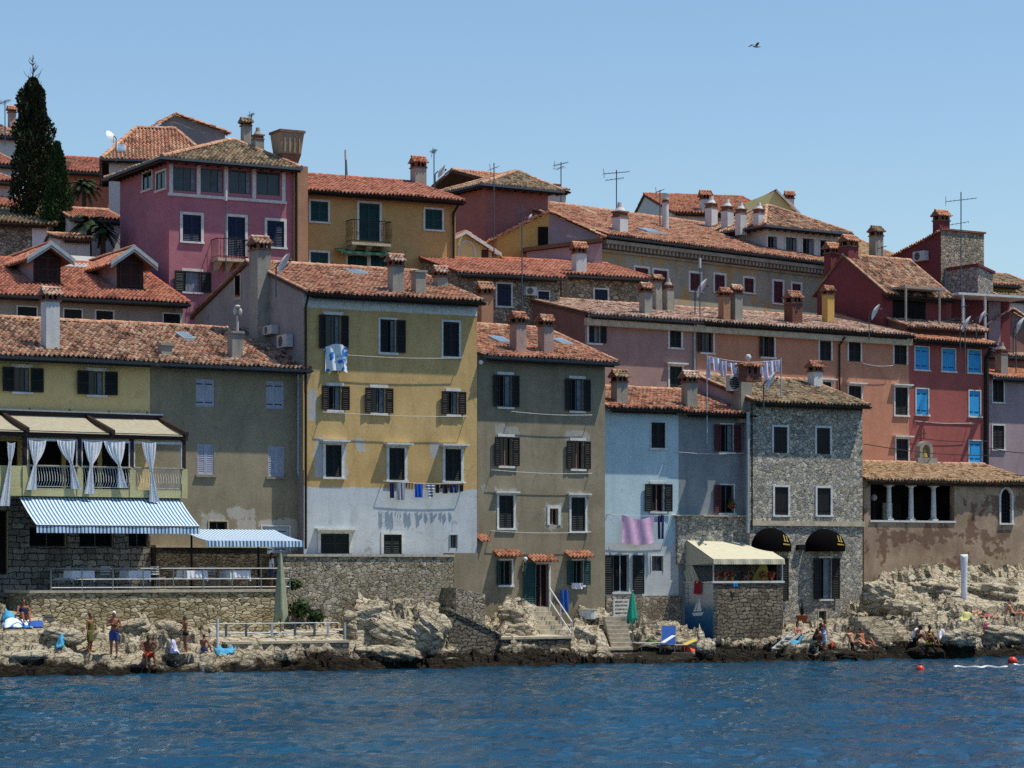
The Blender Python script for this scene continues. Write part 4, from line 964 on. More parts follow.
u0, z = rh.P(917, 421.5); u1, _ = rh.P(975, 421.5); MB().box(u0, u1, -.04, -.001, z-.04, z+.04).build('string_course', 'rust', rh.root)
for x, yb, yt, w, st, m in ((727, 321, 284+4, 12, 'brick', 'cor'), (739, 322, 285, 13, 'tile', 'cst'), (797.5, 324.5, 291, 18, 'brick', 'brick'), (831, 314, 286, 13, 'tile', 'yel')): oh.chimney(x, yb, yt, w, st, m, 't_mix')
for x, yb, yt, w in ((648.5, 315, 283, 13), (659, 311, 275, 10), (671, 312, 278, 13)): lr.chimney(x, yb, yt, w, 'tile' if w != 13 or x < 650 else 'bottle', 'cst', 't_mix' if x < 665 else 'cst')
rh.chimney(947.5, 324, 299, 16, 'plain', 'red', 't_org')
# ---- lilac house at the right edge
le = Bld('mauve_house', 'mauve house with dark shutters behind the chapel, at the right edge', 'house', 989, 137.5, 32, 6, HB)
We, _ = le.P(1075, 400)
for x0, y0, x1, y1 in ((992.5, 380, 1003.5, 402), (992.5, 425.5, 1004, 449)): le.win(x0, y0, x1, y1, 'closed', 'shb', sur=.07)
gabled(le, We, (1000, 378.5), (1000, 358), 5, 10, ['lil2', 'brn', 'brn'], 't_org', ov=.4, sol=.1)
le.chimney(1005, 375, 342, 14, 'bottle', 'cst', 'cst')
# ---- dormer house on the left
dh = Bld('dormer_house', 'grey house with a bright red tiled roof and two dormers, behind the left houses', 'house', -60, 111.5, 28, 6, HB)
Wdh, _ = dh.P(183, 310)
for x0, y0, x1, y1 in ((17.5, 307, 36.5, 322), (64, 309.5, 81.5, 325), (96, 311, 113, 327), (163.5, 314, 180, 330)): dh.win(x0, y0, x1, y1, 'closed', 'shg', louv=False, sur=.06)
gabled(dh, Wdh, (60, 299), (100, 262), 6.2, 12, ['cst', 'side', 'side'], 't_red', ov=.5, capm='ridger', sor=.15)
def dormer(b, x, yb, yt, wpx, m='white', sidem='sidel'):
    """front of the dormer stands at picture x, from yb up to the ridge at yt"""
    u, v, z, k = b.on_roof(x, yb); mf = b.planes[0][2]; w = wpx*k/FPX/b.c; _, zt = b.P(x, yt, v); h = zt-z; hw = w/2; ze = z+h*.76
    ln = (zt-z)/mf*1.0+.6
    mb = MB(); 
    for s_ in (-1, 1): mb.add([(u+s_*hw, v, z-.3), (u+s_*hw, v+ln, z-.3+mf*ln), (u+s_*hw, v+ln*.62, ze), (u+s_*hw, v, ze)], [(0, 1, 2, 3)], 1)
    mb.add([(u-hw, v, z-.3), (u+hw, v, z-.3), (u+hw, v, ze), (u, v, zt-.12), (u-hw, v, ze)], [(0, 1, 2, 3, 4)], 0)
    o = mb.build('dormer', ['shr', sidem], b.root)
    l = leaf_mb(w*.38, (ze-z)*.86); xf(l, Matrix.Translation((u-w*.385, -.05+v, z+.12))).build('shutter', 'shr', o)
    l = leaf_mb(w*.38, (ze-z)*.86); xf(l, Matrix.Translation((u+w*.005, -.05+v, z+.12))).build('shutter', 'shr', o)
    r = MB(); e = .42; sl = (zt-ze)/hw; dz = sl*e
    for s_ in (-1, 1):
        A = (u+s_*(hw+e), v-.55, ze-dz+.05); Bq = (u+s_*(hw+e), v+ln+1, ze-dz+.05); C = (u, v-.55, zt+.05); D = (u, v+ln+1.8, zt+.05)
        if s_ < 0: tile_slope(r, Bq, A, D, C)
        else: tile_slope(r, A, Bq, C, D)
        r.add([A, Bq, D, C, tuple(np.array(A)-(0, 0, .12)), tuple(np.array(Bq)-(0, 0, .12)), tuple(np.array(D)-(0, 0, .12)), tuple(np.array(C)-(0, 0, .12))], [(4, 5, 6, 7), (0, 4, 7, 3), (0, 1, 5, 4)], 1)
    cap_row(r, (u, v-.55, zt+.12), (u, v+ln+1.8, zt+.12), .11, 0)
    r.build('dormer_roof', ['t_red', 'slab'], o)
    g = MB()
    for s_ in (-1, 1):
        A = Vector((u+s_*(hw+e+.05), v-.6, ze-dz-.08)); C = Vector((u, v-.6, zt+.0)); up = Vector((0, 0, .26)); 
        g.poly([A, C, C+up*.7, A+up*.7], (0, -.06, 0)); g.poly([A-Vector((0, 0, .12)), C-Vector((0, 0, .12)), C-Vector((0, 0, .03)), A-Vector((0, 0, .03))], (0, .05, 0))
    g.build('bargeboard', 'gutl', o)
dormer(dh, 47, 284, 246.5, 25); dormer(dh, 130, 290, 250.5, 25)
# ---- rose pink house
pk = Bld('rose_pink_house', 'tall rose pink house with a long band of windows under its hipped roof', 'house', 169, 121, 29, 8, HB)
Wp_, _ = pk.P(292.5, 200)
for x0, x1 in ((173, 196), (201, 223), (229, 251), (257, 280)): pk.win(x0, 167.5+(x0-173)*.05, x1, 191+(x0-173)*.05, 'glass', sur=0, sill=False, rec=.1, glass='glassb', curtain=.18 if x0 < 230 else 0)
pk.win(182.5, 215, 201, 241.5, 'closed', 'navy', sur=.13)
pk.win(227.5, 217, 245, 256, 'closed', 'navy', sur=.13, sill=False, name='balcony_door')
pk.win(267, 221, 284, 247, 'closed', 'navy', sur=.13)
pk.win(184, 271.5, 200.5, 292, 'open', 'shg', sur=0, lintel=True, lw=.5, curtain=.8)
_, ze = pk.P(200, 163, 0); v120, _ = pk.S(120, 200)
pk.wall(Wp_, v120, ze, 0, ['pink', 'pink', 'pink'], ridge=v120/2)
pk.hip_roof(Wp_, v120, ze, 1.75, 't_tan', ov=.6, inset=4.5, sor=.2)
pk.make_wins()
u0, z0_ = pk.P(169, 193); u1, _ = pk.P(286, 196); MB().box(-.06, u1, -.07, -.001, z0_-.12, z0_+.02).build('window_ledge', 'trim', pk.root)
for x in (171, 198.5, 226, 254, 283.5): u, z = pk.P(x, 166+(x-173)*.05); MB().box(u-.09, u+.09, -.035, -.001, z0_+.021, z+.1).build('window_mullion', 'trim', pk.root)
# two windows on the left face
for x0, x1 in ((143.5, 152.5), (157, 166)):
    v0, zt0 = pk.S(x1, 170.5); v1, zb0 = pk.S(x0, 191); fl = Matrix(((0, 1, 0, 0), (-1, 0, 0, 0), (0, 0, 1, 0), (0, 0, 0, 1))); fl = Matrix.Translation((-.02, 0, 0)) @ fl
    v0, v1 = min(v0, v1), max(v0, v1)
    build_window(pk.root, (-v1, -v0, zb0, zt0), 'glass', 'shg', True, .1, 0, True, .0+.02, None, None, None, 'trim', 'window', 'glass', 0, False, 8, fl)
# balcony of the pink house
def balcony(b, x0, x1, yf, yr, prot=.9, m='iron', slab='trimc', brk=True, curl=False):
    u0, zf = b.P(x0, yf, -prot); u1, zr_ = b.P(x1, yr, -prot); mb = MB(); mb.box(u0, u1, -prot, -.001, zf-.14, zf)
    if brk:
        for u in np.linspace(u0+.2, u1-.2, 3): mb.poly([(u-.12, -prot+.15, zf-.141), (u-.12, -.001, zf-.141), (u-.12, -.001, zf-.6)], (.24, 0, 0))
    o = mb.build('balcony', slab, b.root); g = MB()
    for (a, c) in (((u0, -prot), (u1, -prot)), ((u0, -prot), (u0, 0)), ((u1, -prot), (u1, 0))):
        g.tube([(a[0], a[1], zr_), (c[0], c[1], zr_)], .025, 5); g.tube([(a[0], a[1], zf+.08), (c[0], c[1], zf+.08)], .015, 5)
        L = math.hypot(c[0]-a[0], c[1]-a[1]); n = int(L/.13)
        for k in range(n+1):
            x, y = a[0]+(c[0]-a[0])*k/n, a[1]+(c[1]-a[1])*k/n; g.cyl((x, y, zf), (x, y, zr_), .011, n=4)
            if curl and k % 2 == 0: g.tube([(x-.05, y-.03, zf+.3), (x+.04, y-.05, zf+.42), (x-.04, y-.05, zf+.56), (x+.05, y-.03, zf+.7)], .011, 4)
    g.build('balcony_railing', m, o)
balcony(pk, 218, 247.5, 257.5, 240, .8)
# the buff pilaster with the flared chimney at the pink house's right corner
u0, z0_ = pk.P(289, 260); u1, z1_ = pk.P(299, 158)
MB().box(Wp_+.004, Wp_+.75, -.15, .9, 0, pk.P(295, 166)[1]).build('pilaster', 'cor', pk.root)
make_chimney(pk, Wp_+.12, .9, pk.P(290, 175)[1], pk.P(290, 130.5, .5)[1], 1.28, 1.28, 'flare', 'cor', 'flb')
for x, yb, yt, w, st in ((260, 150, 127, 14, 'bottle'), (247.5, 140, 118, 11, 'tile')): pk.chimney(x, yb, yt, w, st, 'cst', 't_tan' if st == 'tile' else 'cst')
pk.pipe([(296.5, 165, -.2), (296.5, 262, -.2)], .06, 'gutd')
# ---- upper ochre house
uo = Bld('upper_ochre_house', 'ochre house with a red tiled roof and an iron balcony, beside the pink house', 'house', 300, 125.2, 27, 8, HB)
Wu, _ = uo.P(455.5, 230)
for x0, y0, x1, y1 in ((310.5, 201.5, 328, 221.5), (425, 209.5, 442, 229.5), (310.5, 252.5, 328, 266), (425, 260, 442, 275)): uo.win(x0, y0, x1, y1, 'closed', 'navy' if False else 'shteal', sur=.1)
uo.win(359, 203.5, 379.5, 241, 'closed', 'shteal', sur=.12, sill=False, name='balcony_door')
uo.win(347.5, 255.5, 367, 275, 'closed', 'shteal', sur=.1, sill=False, name='balcony_door'); uo.win(370.5, 255.5, 392, 275, 'closed', 'shteal', sur=.1, sill=False, name='balcony_door')
gabled(uo, Wu, (320, 192.5), (330, 174.5), 5.5, 11, ['ochre', 'ochre', 'ochre'], 't_red', ov=.55, sol=.0, sor=.25, capm='ridger', gut='gutd')
balcony(uo, 352, 391, 241.5, 222, .7, curl=True)
u0, z = uo.P(337, 250.5, -.3); u1, _ = uo.P(392, 253, -.3); mb = MB(); awning(uo.root, u0, u1, -.02, z+.12, -.9, z-.1, .14, 'awg', 'green_awning') if False else None
M['awg'] = flat('green awning canvas', '#164a3c', .8); awning(uo.root, u0, u1, -.02, z+.15, -.8, z-.05, .14, 'awg', 'green_awning')
uo.pipe([(459, 204, -.55), (453.5, 213, -.1), (453.5, 282, -.1)], .07, 'gutd')
uo.chimney(423.5, 184, 156, 17, 'tile', 'cst', 't_red', pt=(uo.P(421, 184, 5)[0], 5, uo.P(421, 184, 5)[1], 130)); uo.pipe([(347, 178, 5.5), (345.5, 150, 5.5)], .05, 'steel', 'vent_pole')
# ---- rust rose house behind
ru = Bld('rust_rose_house', 'rust rose windowless house with a brown hipped roof, high behind the ochre house', 'house', 485, 140, 33, 9, HB)
Wru, _ = ru.P(548, 220); v1, _ = ru.S(425, 220); _, ze = ru.P(490, 187)
ru.wall(Wru, min(v1, 14), ze, 0, ['rust', 'rust', 'rust'], ridge=3); ru.hip_roof(Wru, min(v1, 14), ze, 1.5, 't_tan', ov=.6, inset=4)
# white end block with roof right of it
wh = Bld('white_end_house', 'small white house end under a red roof, beside the rust rose house', 'house', 540, 150, 33, 10, HB)
Ww, _ = wh.P(566, 210); gabled(wh, Ww, (552, 191), (530, 176), 6, 11, ['white', 'white', 'white'], 't_org', ov=.2, sol=2.4, gut='gutd')
wh.chimney(557, 190, 184, 9, 'plain', 'brick', 'brick')
# ---- low stone houses with the blue shutters
lo1 = Bld('low_stone_house', 'low stone house with a red roof, navy shutters and an orange brick chimney', 'house', 456, 124, 24, 6, HB)
Wl1, _ = lo1.P(560, 290)
lo1.win(497, 284, 511, 306, 'closed', 'navy', louv=False, sur=.08); lo1.win(538, 291.5, 549, 300, 'closed', 'navy', louv=False, sur=.06)
gabled(lo1, Wl1, (480, 275.5), (500, 259), 5, 9, ['rubble', 'rubble', 'rubble'], 't_red', ov=.4, sol=.1, sor=.2, gut='gut', capm='ridger')
lo2 = Bld('stone_cottage', 'stone cottage with a red roof and one navy shutter, below the lilac gable', 'house', 562, 130, 24, 6, HB)
Wl2, _ = lo2.P(648, 290); lo2.win(594.5, 289.5, 607.5, 302, 'closed', 'navy', louv=False, sur=.08)
gabled(lo2, Wl2, (580, 276.5), (580, 261), 5, 9, ['rubble', 'rubble', 'rubble'], 't_red', ov=.4, sol=1.2, sor=.1, gut='gut', capm='ridger')
lo2.chimney(581.5, 273, 242, 15, 'tile', 'white', 't_org')
lo1.chimney(487.5, 330, 282, 17, 'tile', 'cor', 'cor', pt=(lo1.P(487.5, 320, -2)[0], -2, lo1.P(487.5, 332, -2)[1], 121), label='orange brick chimney in front of the navy shutter')
# ---- little house with the arched window: gable end faces the sea
ar = Bld('arched_window_house', 'cream gabled house with a round arched window, above the low stone house', 'house', 456, 133, 24, 8, HB)
Wa, _ = ar.P(492, 250); _, ze = ar.P(456, 268); _, zr = ar.P(464, 233.5)
ug, _ = ar.P(464, 240)
mb = MB(); mb.add([(-.8, 0, 0), (Wa, 0, 0), (Wa, 0, ar.P(492, 252)[1]), (ug, 0, zr), (-.8, 0, ar.P(450, 243)[1])], [(0, 1, 2, 3, 4)]); mb.quad((Wa, 0, 0), (Wa, 7, 0), (Wa, 7, ar.P(492, 252)[1]), (Wa, 0, ar.P(492, 252)[1])); mb.quad((-.8, 0, 0), (-.8, 7, 0), (-.8, 7, ar.P(450, 243)[1]), (-.8, 0, ar.P(450, 243)[1]))
mb.build('wall', 'pyel', ar.root)
zE = ar.P(495, 251)[1]; mb = MB(); tile_slope(mb, (Wa+.4, -.3, zE-.15), (Wa+.4, 8, zE-.15), (ug, -.3, zr+.1), (ug, 8, zr+.1)); tile_slope(mb, (-1.0, 8, ar.P(448, 246)[1]), (-1.0, -.3, ar.P(448, 246)[1]), (ug, 8, zr+.1), (ug, -.3, zr+.1))
mb.poly([(Wa+.42, -.32, zE-.3), (ug, -.32, zr-.05), (ug, -.32, zr+.12), (Wa+.42, -.32, zE-.12)], (0, .08, 0), 1); mb.poly([(-1.02, -.32, ar.P(448, 248)[1]), (ug, -.32, zr-.05), (ug, -.32, zr+.12), (-1.02, -.32, ar.P(448, 245)[1])], (0, .08, 0), 1)
mb.build('roof', ['t_red', 'trim'], ar.root)
archwin(ar, (ar.P(459, 250)[0], ar.P(474, 250)[0], ar.P(466, 262)[1], ar.P(466, 243.5)[1]))
u0, z0_ = ar.P(481.5, 262); u1, z1_ = ar.P(488, 250); MB().box(u0, u1, -.06, -.001, z0_-1, z1_).build('door', 'shm', ar.root)
# ---- palazzo
pz = Bld('palazzo', 'long grey palazzo with ochre stains and a bracketed cornice, high in the middle', 'house', 600, 138, 43, 8, HB)
Wz, _ = pz.P(826, 270)
for x0, y0, x1, y1 in ((635, 268, 648, 292), (653.5, 270.5, 667, 292), (690, 273.5, 700.5, 291), (714.5, 275, 724.5, 292), (744, 278.5, 753.5, 292.5), (773.5, 281.5, 782.5, 303), (792, 284, 800.5, 298)): pz.win(x0, y0, x1, y1, 'closed', 'shm', sur=.13, louv=True)
gabled(pz, Wz, (620, 238), (640, 213.5), 8.5, 13, ['palazzo', 'sidel', 'sidel'], 't_mix', ov=.7, sol=.1, sor=.3, gut='gut', raft=False, jit=.022)
mb = MB(); ze = pz.ze; mb.box(-.1, pz.W0+.1, -.62, -.001, ze-.55, ze-.36); mb.box(-.06, pz.W0+.06, -.16, -.001, ze-.95, ze-.83); u = .1
while u < pz.W0: mb.box(u, u+.12, -.5, -.002, ze-.78, ze-.56); u += .3
mb.build('cornice', 'cst', pz.root)
pz.wins = []
M['yelg'] = M['yel']
v0, z0_ = pz.S(548, 225); v1, _ = pz.S(500, 240); _, zr = pz.P(548, 213, v0)
for x, yb, yt, w, st in ((624.5, 237, 202, 18, 'bottle'), (668.5, 229, 193, 12, 'round'), (715, 229.5, 196, 14, 'bottle'), (731, 236, 199, 14, 'bottle')):
    pz.chimney(x, yb, yt, w, st, 'white', 'white' if st != 'tile' else 't_pnk')
pz.skylight(650, 232, 18)
# mustard and lilac gable end left of it
mg = Bld('mustard_gable_house', 'house end with a mustard half and a lilac half, left of the palazzo', 'house', 549, 136.6, 8, 8, HB)
wl, _ = mg.P(600, 235); ua, _ = mg.P(497, 240)
mb = MB(); zt0 = mg.P(549, 213)[1]
mb.add([(ua, 0, 0), (0, 0, 0), (0, 0, zt0), (ua, 0, mg.P(497, 238)[1])], [(0, 1, 2, 3)], 0); mb.add([(0, 0, 0), (wl, 0, 0), (wl, 0, mg.P(600, 236)[1]), (0, 0, zt0)], [(0, 1, 2, 3)], 1)
for u, z in ((ua, mg.P(497, 238)[1]), (wl, mg.P(600, 236)[1])): mb.quad((u, 0, 0), (u, 2.5, 0), (u, 2.5, z), (u, 0, z), 0 if u < 0 else 1)
mb.build('wall', ['yel', 'lil2'], mg.root)
mb = MB(); zl, zr2 = mg.P(495, 239)[1], mg.P(602, 236.5)[1]
tile_slope(mb, (wl+.3, -.25, zr2+.0), (wl+.3, 5, zr2+.0), (0, -.25, zt0+.1), (0, 5, zt0+.1)); tile_slope(mb, (ua-.3, 3, zl+.0), (ua-.3, -.25, zl+.0), (0, 3, zt0+.1), (0, -.25, zt0+.1))
mb.build('roof', ['t_mix'], mg.root)
u0, z0_ = mg.P(538, 247); u1, z1_ = mg.P(548, 227); mb = MB(); mb.box(u0, u1, -.06, -.001, z0_, z1_); mb.build('window', 'dark', mg.root)
lg = Bld('lilac_shed_house', 'low lilac wall and sloping roof below the mustard gable', 'house', 527, 135.6, 6, 8, HB)
wl, _ = lg.P(602, 250); mb = MB(); mb.add([(0, 0, 0), (wl, 0, 0), (wl, 0, lg.P(602, 243)[1]), (0, 0, lg.P(527, 252)[1])], [(0, 1, 2, 3)]); mb.quad((0, 0, 0), (0, 3.5, 0), (0, 3.5, lg.P(527, 252)[1]), (0, 0, lg.P(527, 252)[1])); mb.build('wall', 'lil2', lg.root)
mb = MB(); mb.poly([(-.2, -.3, lg.P(525, 252)[1]), (wl, -.3, lg.P(602, 242)[1]), (wl, -.3, lg.P(602, 242)[1]+.2), (-.2, -.3, lg.P(525, 252)[1]+.2)], (0, 4, 0)); mb.build('roof', 'slab', lg.root)
# attic with windows on the palazzo
at = Bld('white_attic_house', 'white attic storey with three dark windows under a golden hipped roof', 'house', 766, 149.2, 35, 9, HB)
Wat, _ = at.P(838, 245)
for x0, x1, y in ((767.5, 777, 0), (785.5, 797, 1), (802.5, 814, 2), (820, 832, 4)): at.win(x0, 236.5+y, x1, 254.5+y, 'glass', sur=.08, sill=False)
_, ze = at.P(780, 229); at.wall(Wat, 6, ze, 0, ['white', 'white', 'white'], ridge=3); at.hip_roof(Wat, 6, ze, 1.75, 't_old', ov=.6, inset=2.6); at.make_wins()
for x, yb, yt, w, st in ((744, 228, 202, 13, 'bottle'), (762, 224, 202, 13, 'bottle')): at.chimney(x, yb, yt, w, st, 'white', 'white')
# lemon gable and its red roof at the very top
lm = Bld('lemon_gable_house', 'pale lemon gable with a red roof at the very top', 'house', 775, 158, 10, 9, HB)
u0, z0_ = lm.P(745, 216); up_, zp = lm.P(775, 191); u1, z1_ = lm.P(805, 223)
mb = MB(); mb.add([(u0, 0, 0), (u1, 0, 0), (u1, 0, z1_), (up_, 0, zp), (u0, 0, lm.P(748, 203)[1])], [(0, 1, 2, 3, 4)]); mb.quad((u1, 0, 0), (u1, 6, 0), (u1, 6, z1_), (u1, 0, z1_)); mb.build('wall', 'pyel', lm.root)
mb = MB(); tile_slope(mb, (u1+.3, -.3, z1_-.1), (u1+.3, 7, z1_-.1), (up_, -.3, zp+.1), (up_, 7, zp+.1)); mb.poly([(u1+.3, -.32, z1_-.25), (up_, -.32, zp-.05), (up_, -.32, zp+.1), (u1+.3, -.32, z1_-.08)], (0, .1, 0), 1)
mb.build('roof', ['t_red', 'trim'], lm.root)
tr = Bld('red_roofed_top_house', 'house behind the chimneys whose red roof slopes up to the lemon gable', 'house', 672, 160, 12, 9, HB)
Wtr, _ = tr.P(772, 210)
gabled(tr, Wtr, (700, 214), (720, 195), 6.5, 12, ['white', 'white', 'white'], 't_org', ov=.3, capm='ridger', gut=None)
tr.chimney(706.5, 213, 190, 11, 'tile', 'white', 't_red')
lm.planes.append((zp-4, 0, 0, 0, 8, -9, 20)); lm.chimney(790.5, 210, 191, 9, 'tile', 'white', 't_red', pt=(lm.P(790.5, 210, 5)[0], 5, lm.P(790.5, 212, 5)[1], 163))
# ---- crimson houses
c1 = Bld('crimson_gable_house', 'dark crimson house whose gable rises above the orange house', 'house', 882, 136, 32, 8, HB)
# front face right of x=882, gable side to the left of it
Wc1, _ = c1.P(946, 310); vv, _ = c1.S(817, 290); vm, _ = c1.S(843, 270)
_, ze = c1.S(882, 292); _, zr = c1.S(846, 257.5); zbk = c1.S(817, 293)[1]
c1.wall(Wc1, vv, ze, zr-ze, ['dred', 'dred', 'dred'], ridge=vm, zback=zbk)
c1.gable_roof(Wc1, vv, ze, zr-ze, 't_old', ov=.4, ridge=vm, zback=zbk, gut='gutd', sol=.05, sor=.3, jit=.02)
make_chimney(c1, .4, vm, zr-1.2, c1.S(838, 236)[1], .7, .8, 'tile', 'dred', 't_org')
v, z = c1.S(826, 262); make_chimney(c1, .4, v, z-1, c1.S(824, 243)[1], .6, .6, 'tile', 'dred', 't_org')
u0, z0_ = c1.P(905, 312, -1.2); u1, z1_ = c1.P(940, 290, -1.2)
mb = MB(); mb.box(u0, u1+.4, -1.2, -.005, z1_-.02, z1_+.1); mb.cyl((u0+.1, -1.15, z0_-2), (u0+.1, -1.15, z1_), .06); mb.cyl((u1, -1.15, z0_-2), (u1, -1.15, z1_), .06); mb.build('porch_roof', 'cst', c1.root)
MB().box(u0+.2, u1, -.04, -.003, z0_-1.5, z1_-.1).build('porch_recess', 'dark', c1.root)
c2 = Bld('crimson_tower_house', 'dark crimson house joined to a bare rubble stone wall, upper right', 'house', 941, 145, 32, 9, HB)
Wc2, _ = c2.P(984, 260); vv, _ = c2.S(880, 262); _, zt0 = c2.P(942, 230); _, zl = c2.S(882, 262)
mb = MB()
for u, m in ((0, 0), (Wc2, 1)): mb.add([(u, 0, 0), (u, vv, 0), (u, vv, zl), (u, 0, zt0)], [(0, 1, 2, 3)], m)
mb.quad((0, 0, 0), (Wc2, 0, 0), (Wc2, 0, c2.P(984, 236)[1]), (0, 0, zt0), 1); mb.quad((0, vv, 0), (Wc2, vv, 0), (Wc2, vv, zl), (0, vv, zl), 0)
mb.build('wall', ['dred', 'rubble'], c2.root)
mb = MB(); tile_slope(mb, (-.15, vv, zl-.05), (-.15, 0, zt0-.05), (Wc2, vv, zl-.05), (Wc2, 0, zt0-.08)); mb.build('roof', 't_org', c2.root)
MB().box(-.03, Wc2+.1, -.08, .3, zt0-.0, zt0+.1).build('coping', 'brickc', c2.root)
make_chimney(c2, .55, .6, zt0-.5, c2.P(951.5, 209.5)[1], .75, .6, 'tile', 'dred', 't_org')
u0, z0_ = c2.P(945, 300, -.02); u1, z1_ = c2.P(950, 268, -.02); MB().box(u0, u1, -.06, -.002, z0_, z1_).build('window', 'gutl', c2.root)
u0, z0_ = c2.P(970, 290, -.02); u1, z1_ = c2.P(976, 274, -.02); MB().box(u0, u1, -.06, -.002, z0_, z1_).build('window', 'gutl', c2.root)
# lean-to right of the tower
c3 = Bld('stone_outbuilding', 'narrow rubble outbuilding stepping down from the stone tower wall', 'house', 978, 143, 32, 9, HB)
w3, _ = c3.P(993, 280); z1_, z2_ = c3.P(978, 266)[1], c3.P(992, 274)[1]; mb = MB(); mb.add([(0, 0, 0), (w3, 0, 0), (w3, 0, z2_), (0, 0, z1_), (0, 3, 0), (w3, 3, 0), (w3, 3, z2_), (0, 3, z1_)], [(0, 1, 2, 3), (7, 6, 5, 4), (0, 3, 7, 4), (1, 5, 6, 2)]); mb.build('wall', 'stoneh', c3.root)
mb = MB(); mb.poly([(-.1, -.1, z1_+.01), (w3+.1, -.1, z2_+.01), (w3+.1, -.1, z2_+.15), (-.1, -.1, z1_+.15)], (0, 3.2, 0)); mb.build('roof', 'dred', c3.root)
# old roof behind the crimson gable with a stone chimney
c4 = Bld('hidden_roof_house', 'golden brown roof behind the crimson gable with a stone chimney', 'house', 850, 152, 32, 9, HB)
W4, _ = c4.P(925, 270); gabled(c4, W4, (860, 266), (900, 243), 6, 11, ['white']*3, 't_gold', ov=.3, gut=None)
c4.chimney(879.5, 262, 226, 14, 'tile', 'cst', 't_tan')
# long porch and little roofs at the far right
p1 = Bld('porch_house', 'crimson house with a long flat white porch roof, right of the crimson gable', 'house', 940, 139.5, 26, 8, HB)
Wp1, _ = p1.P(1010, 310); _, z = p1.P(975, 307); _, z2 = p1.P(975, 300)
mb = MB(); mb.box(0, Wp1, 0, 4, 0, z2+.3); mb.build('wall', 'dred', p1.root); mb = MB(); mb.box(-.2, Wp1, -2.0, -.005, z2, z2+.12); mb.build('porch_roof', 'trim', p1.root)
for x in (963, 985): u, _ = p1.P(x, 310, -1.9); MB().cyl((u, -1.9, 2), (u, -1.9, z2), .07).build('post', 'trim', p1.root)
u0, _ = p1.P(988, 310); u1, _ = p1.P(1000, 310); MB().box(u0, u1, -.05, -.005, 0, z2-.05).build('wall_panel', 'lil2', p1.root)
p2 = Bld('small_yellow_house', 'small mustard house with a red roof, at the right edge below the sky', 'house', 990, 150, 26, 9, HB)
Wp2, _ = p2.P(1016, 290); gabled(p2, Wp2, (1000, 292-6), (1000, 281), 3, 6, ['yel']*3, 't_org', ov=.3, gut='gut')
p3 = Bld('dark_gable_house', 'grey brown gable end with a tiled roof at the right edge', 'house', 988, 141, 30, 6, HB)
W3, _ = p3.P(1080, 330); mb = MB()
va_, za_ = 0, 0
um, zm_ = p3.P(1010, 310, 0); ul, zl_ = p3.P(985, 327, 0); ur_, zr_ = p3.P(1050, 335, 0)
mb.add([(ul, 0, 0), (ur_, 0, 0), (ur_, 0, zr_), (um, 0, zm_), (ul, 0, zl_)], [(0, 1, 2, 3, 4)]); mb.quad((ul, 0, 0), (ul, 6, 0), (ul, 6, zl_), (ul, 0, zl_)); mb.build('wall', 'brn', p3.root)
mb = MB(); tile_slope(mb, (ur_+.3, -.3, zr_), (ur_+.3, 6, zr_), (um, -.3, zm_+.1), (um, 6, zm_+.1)); tile_slope(mb, (ul-.3, 6, zl_), (ul-.3, -.3, zl_), (um, 6, zm_+.1), (um, -.3, zm_+.1)); mb.build('roof', 't_pnk', p3.root)
p6 = Bld('far_right_house', 'grey house with a slate coloured roof at the right edge under the sky', 'house', 1000, 149, 26, 9, HB)
W6, _ = p6.P(1070, 280); gabled(p6, W6, (1010, 300), (1015, 274), 6, 10, ['white']*3, 't_tan', ov=.3, gut='gut')
# low roofs between the crimson houses and the red roof
p4 = Bld('low_roof_house', 'low brown tiled roof just behind the red chimney of the red house', 'house', 905, 135, 30, 6, HB)
W4b, _ = p4.P(984, 340); gabled(p4, W4b, (940, 330), (940, 307.5), 5, 9, ['brn']*3, 't_pnk', ov=.3, gut=None)
p5 = Bld('edge_roof_house', 'pinkish tiled roof behind the mauve house, at the right edge', 'house', 985, 140.5, 30, 6, HB)
W5, _ = p5.P(1080, 350); gabled(p5, W5, (1000, 357), (1010, 334), 6, 9, ['brn']*3, 't_pnk', ov=.3, gut='gut')
# ---- top left cluster
def simple(name, label, x0, x1, D, al, eave, ridge, rv, dep, wm, tm, zb=9, **kw):
    b = Bld(name, label, 'house', x0, D, al, zb, HB); W, _ = b.P(x1, eave[1]+8)
    gabled(b, W, eave, ridge, rv, dep, [wm]*3, tm, **kw); return b
g1 = simple('orange_villa', 'orange house behind the cypress with a wide red roof', 60, 118, 150, 20, (90, 173.5), (90, 157), 6, 11, 'or2', 't_red', ov=.5, gut='gut', capm='ridger')
g1.chimney(66, 170, 160, 12, 'plain', 'cor', 'cor')
g2 = Bld('brown_roofed_house', 'house with a steep golden brown roof and skylight behind the pink house', 'house', 109, 138, 9, 9, HB); W, _ = g2.P(205, 170); _, ze = g2.P(150, 160.5, -.4)
g2.wall(W, 9, ze, 0, ['white']*3, ridge=3); g2.hip_roof(W, 9, ze, 2.5, 't_mix', ov=.4, inset=1.5)
g2.skylight(121, 149.5, 9)
g3 = Bld('grey_gable_house', 'grey gable under a tiled roof at the top behind the pink house', 'house', 140, 150, 30, 9, HB)
u0, z0_ = g3.P(144, 134); um, zm_ = g3.P(176, 115.5); u1, z1_ = g3.P(225, 133)
mb = MB(); mb.add([(u0, 0, 0), (u1, 0, 0), (u1, 0, z1_), (um, 0, zm_), (u0, 0, z0_)], [(0, 1, 2, 3, 4)]); mb.build('wall', 'side', g3.root)
